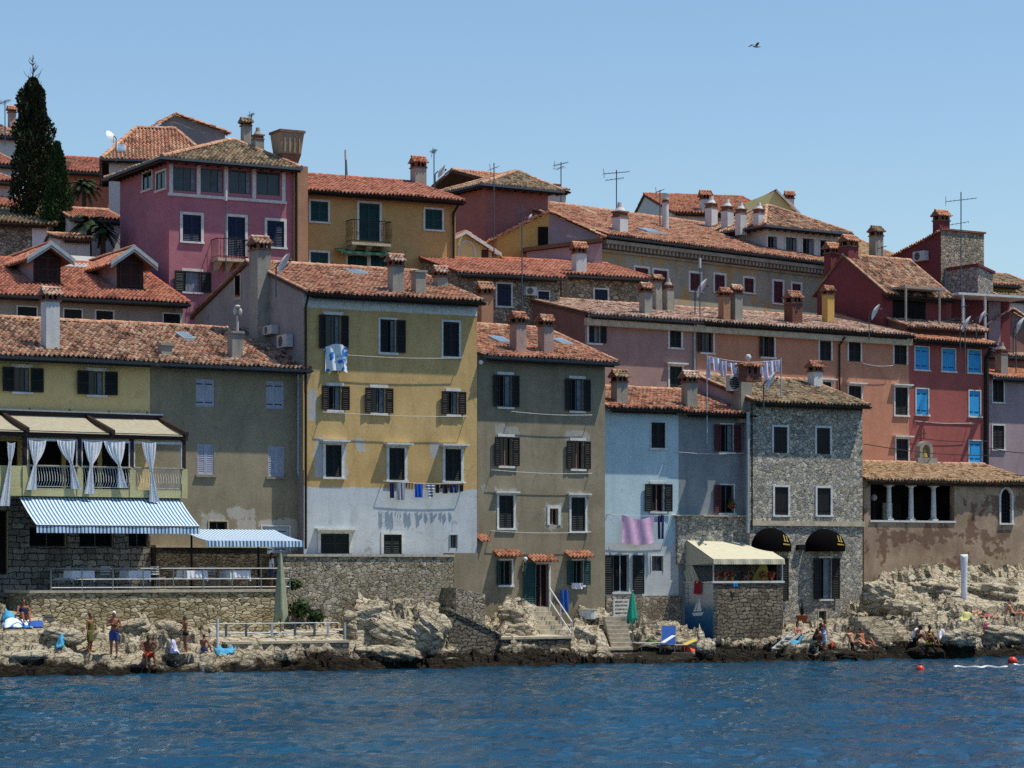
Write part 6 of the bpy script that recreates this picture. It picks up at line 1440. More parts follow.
# ---------------------------------------------------------------- closed umbrellas
def furled(loc, h, zbot, r, m, label, pole='steel', base=True, name='closed_umbrella'):
    t = thing(name, label, 'umbrella', loc, random.random()); MB().cyl((0, 0, 0), (0, 0, h), .03, n=8).build('pole', pole, t)
    mb = MB(); n = 20; rows = []
    for j in range(13):
        q = j/12; z = zbot+(h-zbot)*q; rr = r*((1-q)**.75*.9+.1) if q > .12 else r*(.75+.25*q/.12)
        rows.append([(math.cos(2*math.pi*k/n)*rr*(1+.16*math.cos(k*math.pi/n*10+q)), math.sin(2*math.pi*k/n)*rr*(1+.16*math.cos(k*math.pi/n*10+q)), z+(.12*math.cos(k*math.pi/n*8) if j == 0 else 0)) for k in range(n)])
    vs = [p for rw_ in rows for p in rw_]; mb.add(vs, [(j*n+k, j*n+(k+1) % n, (j+1)*n+(k+1) % n, (j+1)*n+k) for j in range(12) for k in range(n)]); mb.build('canopy', m, t, True)
    MB().ball((0, 0, h+.03), .05).build('finial', pole, t)
    if base: MB().cyl((0, 0, 0), (0, 0, .08), .38, .3, 16).build('base', 'trimc', t)
    return t
p = at_v(280.5, 642.5, 3.0); hh = (642.5-552)/FPX*p.y; furled(p, hh, hh*.24, .28, 'umb', 'tall closed sage green umbrella on the low platform')
p = at_v(632.5, 650, 4.2); furled(Vector((p.x, p.y, .5)), HC+(HY-592)/FPX*p.y-.5, HC+(HY-622)/FPX*p.y-.5, .24, 'teg', 'closed emerald green umbrella beside the white gate', base=False)
p = at_v(964, 612, 7.0); hh = (612-555)/FPX*p.y; t = thing('closed_umbrella', 'slim closed white umbrella on the rocks below the chapel', 'umbrella', p, R(20)); MB().cyl((0, 0, -.4), (0, 0, hh), .03).build('pole', 'trim', t)
mb = MB(); n = 16; rows = [[(math.cos(2*math.pi*k/n)*r_*(1+.1*math.cos(k*2.4)), math.sin(2*math.pi*k/n)*r_*(1+.1*math.cos(k*2.4)), z+(.04*math.cos(k*.9))) for k in range(n)] for r_, z in ((.11, .02), (.15, .1), (.15, hh*.5), (.165, hh*.85), (.19, hh-.08), (.17, hh))]
mb.add([q for r_ in rows for q in r_], [(j*n+i, j*n+(i+1) % n, (j+1)*n+(i+1) % n, (j+1)*n+i) for j in range(5) for i in range(n)]+[tuple(range(5*n, 6*n))]); mb.build('canopy', 'cloth', t, True)
# ---------------------------------------------------------------- dining terrace: railing, tables, chairs
rl = thing('terrace_railing', 'long galvanised railing along the dining terrace', 'railing', tw.W(0, 0, 0), tw.al)
ua, _ = tw.P(52, 580); ub, _ = tw.P(291, 580, 0); zf = tw.zt+.1; zr_ = tw.P(150, 568.5)[1]
mb = MB()
for q in (0, .5, .88): mb.tube([(ua, .12, zr_-(zr_-zf)*q), (ub, .12, zr_-(zr_-zf)*q)], .026)
mb.build('rail', 'steel', rl)
for k in range(9): u = ua+(ub-ua)*k/8; MB().cyl((u, .12, zf-.05), (u, .12, zr_), .028).build('post', 'steel', rl)
def table():
    t = thing('dining_table', '', 'table'); mb = MB(); mb.box(-.42, .42, -.4, .4, .7, .73); mb.build('tabletop', 'trim', t)
    for a in (-1, 1):
        for c in (-1, 1): MB().cyl((a*.36, c*.34, 0), (a*.36, c*.34, .7), .02).build('leg', 'steel', t)
    mb = MB(); n = 24; top = []; bot = []
    for k in range(n*4):
        s_, f = divmod(k, n); f = f/n*2-1; w = .45
        p = [(f*w, -w), (w, f*w), (-f*w, w), (-w, -f*w)][s_]; top.append((p[0], p[1], .745)); d = .28+.16*abs(f)**6; rr = 1.04+.05*math.sin(k*1.3); bot.append((p[0]*rr, p[1]*rr, .745-d))
    N = n*4; mb.add(top+bot, [tuple(range(N))]+[(k, (k+1) % N, N+(k+1) % N, N+k) for k in range(N)]); mb.build('tablecloth', 'cloth', t); return t
def chair(): 
    t = thing('terrace_chair', '', 'chair'); 
    for a in (-1, 1): MB().tube([(a*.21, .2, 0), (a*.21, .2, .45), (a*.2, .27, .88)], .016).build('rear_leg', 'steel', t); MB().cyl((a*.21, -.2, 0), (a*.21, -.2, .45), .016).build('front_leg', 'steel', t)
    MB().box(-.22, .22, -.22, .22, .44, .47).build('seat', 'acw', t)
    mb = MB()
    for z in (.58, .68, .78, .86): y = .2+.07*(z-.45)/.43; mb.box(-.2, .2, y-.01, y+.012, z, z+.055)
    mb.build('backrest', 'acw', t); return t
def copy_tree(o, loc, rz, label, parent=None):
    r = o.copy(); COL.objects.link(r); r.location = loc; r.rotation_euler = (0, 0, rz); r['label'] = label
    for ch_ in o.children: c = ch_.copy(); COL.objects.link(c); c.parent = r
    return r
T0 = table(); T0['group'] = 'dining tables on the terrace'; C0 = chair(); C0['group'] = 'chairs at the terrace tables'
tl = ['first white clothed table from the left on the railed terrace', 'second white clothed table on the terrace, below the big striped awning', 'third white clothed table, below the post of the small awning', 'fourth white clothed table, near the closed sage umbrella']
tx = [79, 135, 192, 235]
bpy.context.view_layer.update()
for i, x in enumerate(tx):
    u, _ = tw.P(x, 580, 1.0); loc = tw.W(u, 1.0, zf)
    if i == 0: T0.location = loc; T0.rotation_euler = (0, 0, tw.al); T0['label'] = tl[0]
    else: copy_tree(T0, loc, tw.al+random.uniform(-.08, .08), tl[i])
cx = [(62, 1.1, -1.57), (96, 1.1, 1.57), (104, 1.9, 3.0), (120, 1.0, -1.57), (152, 1.1, 1.57), (158, 1.9, .2), (176, 1.0, -1.57), (208, 1.1, 1.57), (214, 1.9, .1), (222, 1.0, -1.6), (252, 1.1, 1.57)]
wh_ = ['left of the first table', 'right of the first table', 'behind the rail between first and second table', 'left of the second table', 'right of the second table', 'behind the rail right of the second table', 'left of the third table', 'right of the third table', 'behind the rail right of the third table', 'left of the fourth table', 'right of the fourth table']
for i, (x, v, rz) in enumerate(cx):
    u, _ = tw.P(x, 580, v); loc = tw.W(u, v, zf); lab = 'pale metal terrace chair '+wh_[i]
    if i == 0: C0.location = loc; C0.rotation_euler = (0, 0, tw.al+rz); C0['label'] = lab
    else: copy_tree(C0, loc, tw.al+rz, lab)
# small striped awning on posts
t = thing('post_awning', 'smaller flat blue striped awning on two posts over the terrace', 'awning', tw.W(0, 0, 0), tw.al)
ua, za = tw.P(204, 540.5, .3); ub, _ = tw.P(300, 541, .3); za2 = tw.P(230, 529.5, 3.0)[1]; u0, _ = tw.P(183, 529, 3.0); u1, _ = tw.P(274, 530, 3.0)
awning(t, (ua+u0)/2, (ub+u1)/2+.1, 3.0, za2, .3, za, .24, name='canopy')
for x in (191.5, 258.5): u, _ = tw.P(x, 560, 2.2); MB().cyl((u, 2.2, zf-.1), (u, 2.2, za+(za2-za)*.68-.07), .045).build('post', 'gutd', t)
# platform railing
t = thing('platform_railing', 'blue grey railing on the low platform by the sage umbrella', 'railing', pf4.W(0, 0, 0), pf4.al); zf4 = pf4.zt+.1; zt4 = pf4.P(280, 624)[1]
mb = MB(); 
for q in (0, .55): mb.tube([(pf4.P(221, 624)[0], 1.2, zt4-(zt4-zf4)*q), (pf4.P(346, 624)[0]+.2, 1.2, zt4-(zt4-zf4)*q)], .022)
mb.build('rail', 'gutl', t)
for x in (226, 246, 272, 295, 314.5, 328, 345): u, _ = pf4.P(x, 630, 1.2); MB().box(u-.04, u+.04, 1.17, 1.23, zf4-.05, zt4).build('post', 'gutl' if x in (272, 328, 345) else 'gut', t)
p = ground(217.5, 651); t = thing('mooring_post', 'thin white post at the water edge left of the platform rail', 'post', p); MB().cyl((0, 0, -.2), (0, 0, (651-619)/FPX*p.y), .05).build('pole', 'trim', t)
# plants by the umbrella
for i, (x, y, r, lab) in enumerate(((268, 617, .42, 'green shrub left of the sage umbrella on the stone wall'), (300, 617, .5, 'largest green shrub right of the sage umbrella'), (316, 622, .35, 'low green shrub furthest right by the platform wall'), (294.5, 584, .28, 'small dark plant at the right end of the dining terrace'), (151, 620, .16, 'little green tuft on the rocks under the terrace'))):
    p = at_v(x, y, 5.2) if i < 3 else (tw.W(tw.P(x, y, .4)[0], .4, zf) if i == 3 else ground(x, y)); bush('shrub', lab, 'shrub', p, r, int(500*r), ['leaf', 'leaf2'], .13, flower=.5, group='shrubs by the terrace')
# ================================================================ laundry
HL = 'laundry hung out on the facades'
def line(b, x0, y0, x1, y1, v=-.25, label='', r=.012, sagpx=1.5):
    n = 10; mb = MB(); pts = []
    for k in range(n+1):
        q = k/n; u, z = b.P(x0+(x1-x0)*q, y0+(y1-y0)*q+sagpx*math.sin(math.pi*q), v); pts.append((u, v, z))
    mb.tube(pts, r, 5); mb.cyl((pts[0][0], 0, pts[0][2]), pts[0], .02, n=5); mb.cyl((pts[-1][0], 0, pts[-1][2]), pts[-1], .02, n=5)
    o = mb.build('clothes_line', 'trim'); o.location = b.W(0, 0, 0); o.rotation_euler = (0, 0, b.al); return tag(o, label, 'clothes line', 'clothes lines along the facades')
line(yh, 348, 355, 462, 358, label='white clothes line under the top windows of the ochre house')
line(yh, 324, 412, 468, 416.5, label='white clothes line under the middle windows of the ochre house')
line(yh, 385, 481, 466, 483, label='clothes line with dark washing, on the white part of the ochre house')
line(gh, 513, 411.5, 592, 415, label='white clothes line under the top windows of the grey house')
line(gh, 494, 470, 592, 473.5, label='clothes line across the middle of the grey house')
line(gh, 494, 531, 591, 532, label='clothes line under the lower shutters of the grey house')
line(b2, 679, 452, 744, 453, label='clothes line under the brown shuttered window of the grey low house')
line(bh, 611, 514, 676, 515, -.35, 'clothes line carrying the pink sheet')
line(oh, 864, 363.5, 893, 365.5, label='short line between dark shutters of the orange house')
line(rh, 918, 421, 972, 423, -.3, 'thin line across the red house')
def stripes(name, a, b, s, axis=2):
    t = NT(name); sp = t.n('ShaderNodeSeparateXYZ'); t.l(t.coord(), sp.inputs[0]); return t.col(t.ramp(t.math('FRACT', t.math('MULTIPLY', sp.outputs[axis], s)), [(0, a), (.5, b)], 'CONSTANT'))
M['navyc'] = flat('navy cloth', '#17224f', .9); M['blkc'] = flat('black cloth', '#15151c', .9); M['greyst'] = stripes('grey striped cloth', '#6f7480', '#9aa0ac', 9, 0); M['bwst'] = stripes('blue white striped cloth', '#c4cad2', '#24345c', 8); M['royal'] = flat('royal blue towel', '#1b4fae', .9)
M['pinkc'] = flat('pink lilac sheet', '#cba6c6', .85); M['wsh'] = flat('lilac white linen', '#cfcbe0', .9)
for x0, x1, y0, y1, m, k, lab in ((390, 394.5, 483, 498, 'navyc', 'towel', 'narrow navy garment, leftmost on the dark washing line'), (396.5, 405.5, 483, 500, 'greyst', 'towel', 'grey striped cloth on the dark washing line'), (406.5, 413, 483, 489.5, 'blkc', 'socks', 'black socks left of the royal blue towel'), (414.8, 423, 484, 497.5, 'royal', 'towel', 'royal blue towel on the dark washing line'),
                              (426, 435, 484, 498, 'bwst', 'shirt', 'blue and white striped shirt on the dark washing line'), (435.5, 439.5, 484.5, 493, 'blkc', 'towel', 'small black piece right of the striped shirt'), (440.5, 449.5, 484.5, 493.5, 'blkc', 'shirt', 'black top on the dark washing line'), (450, 458, 484.5, 493, 'navyc', 'pants', 'navy trousers near the right end of the dark washing line'), (460, 463.5, 484.5, 491.5, 'blkc', 'towel', 'small black piece, rightmost on the dark washing line')):
    cloth_on(yh, x0, x1, y0, y1, -.27, m, 'laundry', lab, 'laundry', .02, group=HL, kind=k)
M['duvet'] = (lambda t: (lambda v: t.col(t.ramp(t.noise(v, 1.5, 2).outputs[0], [(.5, '#c9d3da'), (.53, '#1f66b0'), (.58, '#2a72b8'), (.6, '#d2dade')])))(t.coord()))(NT('blue and white bedding'))
cloth_on(yh, 325.5, 348, 347.5, 370.5, -.2, 'duvet', 'bedding', 'blue and white bedding airing from the top left window of the ochre house', 'bedding', .07, group=HL, sag=-.15)
cloth_on(bh, 622, 654.5, 514.5, 545, -.36, 'pinkc', 'sheet', 'pink lilac sheet drying above the green door shutters', 'sheet', .05, group=HL, sag=.22)
cloth_on(bh, 658, 664, 515, 539, -.36, 'navyc', 'jeans', 'dark blue jeans hanging right of the pink sheet', 'jeans', .02, group=HL, kind='pants')
# white washing strung between two poles above the roofs
lw = Bld(None, '', '', 700, 117.0, 31, 0)
t = thing('washing_line', 'sagging washing line with white linen above the stone house roof', 'clothes line', lw.W(0, 0, 0), lw.al); mb = MB(); pts = []
for k in range(13):
    q = k/12; u, z = lw.P(707+(781-707)*q, 356+4*q+4*math.sin(math.pi*q)); pts.append((u, 0, z))
mb.tube(pts, .015, 5); mb.build('rope', 'trim', t)
for p in (pts[0], pts[-1]): MB().cyl((p[0], 0, p[2]-4), (p[0], 0, p[2]+.1), .03).build('pole', 'gutl', t)
for x0, x1, y0, y1, k, lab in ((707, 710, 356, 378, 'towel', 'long narrow white cloth, leftmost of the white linen'), (711, 720, 358, 371, 'shirt', 'white linen shirt second from the left on the roof line'), (721, 727, 361, 376, 'pants', 'white linen trousers on the roof line'), (728.5, 738, 363, 374, 'shirt', 'white linen top left of the brick chimney pots'), (757, 763.5, 364, 374, 'towel', 'small pale cloth right of the brick chimney pots'), (764.5, 774, 361, 380, 'pants', 'large white linen garment beside the satellite dish'), (774, 780, 360.5, 372, 'shirt', 'white linen shirt, rightmost on the roof line')):
    cloth_on(lw, x0, x1, y0, y1, -.02, 'wsh', 'linen', lab, 'linen', .05, group='white linen on the roof line', kind=k)
# blue towel hung by the grey house
cloth_on(gh, 560.5, 569.5, 590, 612, -.3, 'bluec', 'towel', 'bright blue towel hanging left of the sea stairs under the grey house', 'towel', .04)
cloth_on(gh, 572, 583, 583, 589, -.14, 'cloth', 'cloth', 'white cloth on the sill of the right ground floor window', 'cloth', .05)
# long cables across the fronts
def cable(x0, y0, x1, y1, D0, D1, sag, label):
    n = 16; a, b = WP(x0, y0, D0), WP(x1, y1, D1); pts = [(a.lerp(b, k/n)-a)-Vector((0, 0, sag*math.sin(math.pi*k/n))) for k in range(n+1)]
    o = MB().tube(pts, .022, 5).build('cable', 'gutd'); o.location = a; tag(o, label, 'cable', 'cables strung across the fronts')
cable(864, 444, 989, 455.5, 121.5, 134, .15, 'dark cable in front of the orange and red houses'); cable(918, 438, 989, 441, 127, 134, .1, 'upper dark cable across the red house')
cable(989, 448, 1040, 453, 134, 137, .1, 'cable in front of the mauve house')
# ================================================================ roof things
def antenna(x, yb, yt, D, label, kind=0, w=14):
    p = WP(x, yb, D); h = (yb-yt)/FPX*D; t = thing('tv_antenna', label, 'antenna', p, random.uniform(-.5, .5), 'antennas on the roofs'); MB().cyl((0, 0, -1.5), (0, 0, h), .03, n=6).build('mast', 'gut', t)
    L = w/FPX*D/2
    if kind != 2:
        mb = MB(); z = h*.93; mb.tube([(-L, 0, z-.1), (L, 0, z+.06)], .018, 5)
        for k in range(8): xx = -L+2*L*k/7; s_ = .35-.02*k; mb.tube([(xx, -s_, z-.1+.16*k/7), (xx, s_, z-.1+.16*k/7)], .011, 4)
        mb.tube([(-L, -.1, z-.35), (-L, .1, z+.2)], .014, 4); mb.build('yagi', 'gut', t)
    if kind == 1:
        mb = MB(); z = h*.7; mb.tube([(-L*.8, .2, z), (L*.5, -.2, z+.12)], .016, 5)
        for k in range(6): xx = -L*.8+1.3*L*k/5; mb.tube([(xx, -.3, z+.02*k), (xx, .3, z+.02*k)], .011, 4)
        mb.build('second_yagi', 'gut', t)
    if kind == 2: mb = MB(); mb.cyl((0, 0, h-.5), (0, 0, h), .06); mb.build('head', 'trim', t)
for a in ((494, 232, 163, 131, 'tall thin antenna in front of the rust rose house', 0, 8), (561, 185, 162, 148, 'antenna with wide arms on the white house end', 1, 14), (616.5, 204, 170, 140, 'big branching antenna over the palazzo roof', 1, 26), (660, 198, 190, 140, 'small antenna beside the round palazzo chimney', 0, 8), (961, 300, 192, 141, 'tallest antenna, in front of the bare stone tower wall', 1, 30),
          (522, 300, 204, 123, 'thin antenna rising in front of the mustard gable', 0, 7), (700, 310, 258, 127, 'thin mast in front of the ochre stained palazzo', 2, 6), (345.5, 178, 150, 131, 'plain rod antenna on the ridge of the upper ochre house', 2, 5), (434, 160, 150, 132, 'short antenna with cross arm on the chimney of the upper ochre house', 0, 4), (5, 120, 100, 150, 'antenna at the top left edge', 0, 12),
          (251.5, 122, 114, 137, 'little antenna on the chimney behind the pink house', 0, 5), (882, 262, 246, 150, 'short antenna by the stone chimney of the golden roof', 0, 9), (965, 365-20, 303, 134, 'dark antenna mast behind the red chimney', 0, 7), (227-1, 265, 190, 119, 'mast in front of the pink house balcony', 2, 4), (1016, 345, 318, 135, 'small mast at the right edge', 0, 6)): antenna(*a)
t = thing('wall_vent', 'curly grey vent head on the taupe house roof', 'vent', WP(237.5, 329, 108)); MB().cyl((0, 0, -.3), (0, 0, .55), .05).build('pipe', 'acw', t); mb = MB(); mb.ball((-.1, 0, .75), (.08, .08, .16)); mb.ball((.12, 0, .72), (.08, .08, .16)); mb.ball((0, 0, .95), (.12, .12, .07)); mb.build('head', 'acw', t)
def dish(x, y, hpx, D, rz, label):
    p = WP(x, y, D); r = hpx/FPX*D/2; t = thing('satellite_dish', label, 'satellite dish', p-Vector((0, 0, r)), rz, 'satellite dishes on the roofs'); mb = MB(); n, k_ = 20, 6; tilt = Matrix.Rotation(R(28), 4, 'Y'); vs = []
    for j in range(k_+1):
        q = j/k_*r
        for i in range(n): a = 2*math.pi*i/n; vs.append(tilt @ Vector((q*q*.35/r-.12*r, math.cos(a)*q*.92, math.sin(a)*q))+Vector((0, 0, r)))
    mb.add(vs, [(j*n+i, j*n+(i+1) % n, (j+1)*n+(i+1) % n, (j+1)*n+i) for j in range(k_) for i in range(n)]); mb.build('reflector', 'dishw', t, True)
    mb = MB(); mb.tube([(0, 0, r*.3), (r*.75, 0, r*1.1)], .015, 5); mb.ball((r*.75, 0, r*1.15), .06); mb.build('feed_arm', 'gut', t); MB().tube([(-.1, 0, r), (-.25, 0, r*.6), (-.25, 0, -1.0)], .03, 6).build('mount', 'gut', t)
for a in ((282, 262, 23, 106, -.1, 'white dish beside the flue of the ochre house gable'), (112.5, 137-1, 15, 137, 2.6, 'white dish on a pole left of the brown roofed house'), (769, 380, 22, 117, -.2, 'white dish beside the washing on the stone house roof'), (902, 320, 18, 134, -.2 if False else -.25, 'white dish left of the red chimney') if False else (874, 311, 18, 131, -.25, 'white dish behind the orange house ridge'), (965, 323, 19, 134, -.2, 'white dish just right of the red chimney'), (981, 316, 15, 136, -.2, 'smaller white dish above the one by the red chimney'), (1018, 325, 22, 136, -.2, 'white dish at the right edge'), (440, 171, 15, 131, -.1, 'white dish by the chimney of the upper ochre house'), (700, 287, 22, 128, -.15, 'white dish tilted in front of the palazzo'), (529, 217-0, 8, 137, .3, 'small dish on the mustard gable roof line')): dish(*a)
def ac(b, x0, x1, y0, y1, label, v=None, side=None):
    if side is not None: v0, z1 = b.S(x1, y0, side); v1, z0 = b.S(x0, y1, side); org = b.W(side, (v0+v1)/2, z0); w = min(1.0, abs(v1-v0)); rz = b.al-math.pi/2
    else: u0, z1 = b.P(x0, y0, v); u1, z0 = b.P(x1, y1, v); org = b.W((u0+u1)/2, v, z0); w = u1-u0; rz = b.al
    h = z1-z0; t = thing('air_conditioner', label, 'air conditioner', org, rz, 'air conditioners on the walls')
    MB().box(-w/2, w/2, 0, .32, 0, h).build('casing', 'acw', t); mb = MB(); mb.cyl((-w*.12, -.012, h/2), (-w*.12, .01, h/2), h*.4, n=18); mb.build('fan_grille', 'iron', t); mb = MB()
    for k in range(5): mb.box(-w*.12-h*.38, -w*.12+h*.38, -.025, -.013, h*(.2+.14*k), h*(.2+.14*k)+.012)
    mb.build('guard', 'acw', t)
ac(yh, 259, 275, 324, 336, 'upper small air conditioner on the grey gable of the ochre house', side=-.36); ac(yh, 273, 290, 333, 349, 'lower large air conditioner on the grey gable of the ochre house', side=-.36)
ac(lo1, 526, 537, 286.5, 295.5, 'air conditioner on the low stone house by the small navy shutter', -.4); ac(c2, 911, 926, 250, 262, 'air conditioner on the crimson tower house wall', side=-.4)
ac(sh, 730, 742, 375, 391, 'air conditioner box beside the stone house chimney', .4)
# brick pots on the stone house chimney
t = thing('chimney_pots', 'cluster of brick chimney pots with a small metal cowl behind the washing', 'chimney pot', WP(750, 374, 117.2), R(31)); mb = MB(); mb.box(-.45, .45, -.3, .3, -.35, .0); 
for x in (-.35, -.05, .3): mb.box(x-.09, x+.09, -.25, .25, 0, .35)
mb.build('pots', 'brick', t); mb = MB(); tile_slope(mb, (-.55, -.4, .36), (.55, -.4, .36), (-.55, 0, .5), (.55, 0, .5), p=.17, c=.25); tile_slope(mb, (.55, .4, .36), (-.55, .4, .36), (.55, 0, .5), (-.55, 0, .5), p=.17, c=.25); mb.build('tile_cover', 't_org', t); MB().ball((-.1, 0, .75), (.14, .14, .16)).cyl((-.1, 0, .4), (-.1, 0, .65), .07).build('cowl', 'acw', t)
# ================================================================ trees and palms
def cypress(name, label, p, h, r, seedk, n, mats, twigs=False, prof=None):
    t = thing(name, label, 'tree', p, 0, 'cypresses behind the rubble house'); mb = MB(); mb.tube([(0, 0, -6), (0, 0, h*.3), (.05, 0, h*.6), (0, 0, h*.97)], [.3, .22, .12, .03], 8)
    for k in range(26):
        z = h*(.05+.85*k/26); a = k*2.4; q = r*.7*(1-(k/26)**1.6); mb.tube([(0, 0, z), (math.cos(a)*q, math.sin(a)*q, z+q*.9)], [.05, .015], 5)
    mb.build('trunk', 'bark', t); mb = MB(); rr = np.random.default_rng(seedk); lob = rr.random((40, 3))
    for k in range(n):
        q = rr.random()**.8; z = h*q; base = r*(min(1, (1-q)*2.6)**.8)*(min(1, .55+q*2.2)) if prof is None else r*float(np.interp(q, *prof)); a = rr.random()*6.283
        bump = 1+.2*math.sin(a*3+z*1.1+seedk)+.14*math.sin(a*5-z*2.3)+.12*math.sin(z*4+a*2); d = base*bump*(rr.random()**.33)
        p_ = Vector((math.cos(a)*d, math.sin(a)*d, z)); up = Vector((math.cos(a)*.35, math.sin(a)*.35, 1))+Vector(rr.normal(size=3))*.35; up.normalize(); s_ = up.cross(Vector(rr.normal(size=3))).normalized(); L = rr.uniform(.1, .24); w = .055
        mb.add([p_, p_+s_*w+up*L*.5, p_+up*L, p_-s_*w+up*L*.5], [(0, 1, 2, 3)], int(rr.random() < .38))
    mb.build('crown', mats, t)
    if twigs:
        mb = MB()
        for k in range(46): z = h*(.88+.26*rr.random()); a = rr.random()*6.28; L = rr.uniform(.3, .8)*(1.2-(z/h-.88)*3.4); mb.tube([(0, 0, z), (math.cos(a)*L*.6, math.sin(a)*L*.6, z+L*.45), (math.cos(a)*L*.8, math.sin(a)*L*.8, z+L*.9)], [.018, .012, .006], 4)
        mb.tube([(0, 0, h*.8), (0, 0, h*1.17)], [.06, .015], 5); mb.build('bare_twigs', 'bark', t)
M['cyp'] = flat('cypress dark green', '#24351a', .9, var=.5, scale=2.5); M['cyp2'] = flat('cypress brown green', '#2f2a16', .9, var=.4, scale=2.5); M['cyp3'] = flat('cypress fresh green', '#2a4a1e', .9, var=.4, scale=2.5)
D = 131.0; px = D/FPX
cypress('cypress_tree', 'tall dark cypress with bare twigs at its top, on the left', WP(33, 228, D), (228-80)*px, 17.5*px*1.05, 3, 15000, ['cyp', 'cyp2'], True, ([0, .15, .4, .6, .8, .93, 1], [.95, 1.0, 1.05, .98, .72, .5, .12]))
cypress('cypress_tree', 'shorter greener cypress at the right flank of the tall one', WP(57, 238, D-1.5), (238-145)*px, 13*px, 5, 8000, ['cyp3', 'cyp'], False, ([0, .2, .5, .8, 1], [.9, 1.05, .85, .5, .1]))
def palm(loc, h, L, n, label):
    t = thing('palm', label, 'palm', loc, random.random()*6, 'palms beside the cypresses'); mb = MB(); mb.tube([(0, 0, -3), (0, 0, h)], [.16, .12], 8); mb.build('trunk', 'bark', t); mb = MB()
    for k in range(n):
        a = k*2.39996; e = random.uniform(-.3, 1.2); pts = []
        for j in range(7): q = j/6; r_ = L*q*math.cos(e*.7); pts.append(Vector((math.cos(a)*r_, math.sin(a)*r_, h+L*q*math.sin(e)-L*.7*q*q)))
        s_ = Vector((-math.sin(a), math.cos(a), 0))
        for j in range(1, 7):
            for q in range(3):
                c = pts[j-1].lerp(pts[j], q/3); d = (pts[j]-pts[j-1]).normalized(); ll = L*.34*(1-abs(j/6-.45))
                for g in (-1, 1): e_ = c+(s_*g*.8+d*.7-Vector((0, 0, .3)))*ll; w = d*.05; mb.add([c-w, c+w, e_], [(0, 1, 2)])
    mb.build('fronds', 'leaf2', t)
palm(WP(84, 203, 146), 1.0, 1.1, 30, 'upper palm in front of the orange villa'); palm(WP(89, 232, 126), .5, 1.15, 26, 'lower palm beside the terracotta shed'); palm(WP(103, 236, 125), .3, .9, 20, 'small palm closest to the pink house')
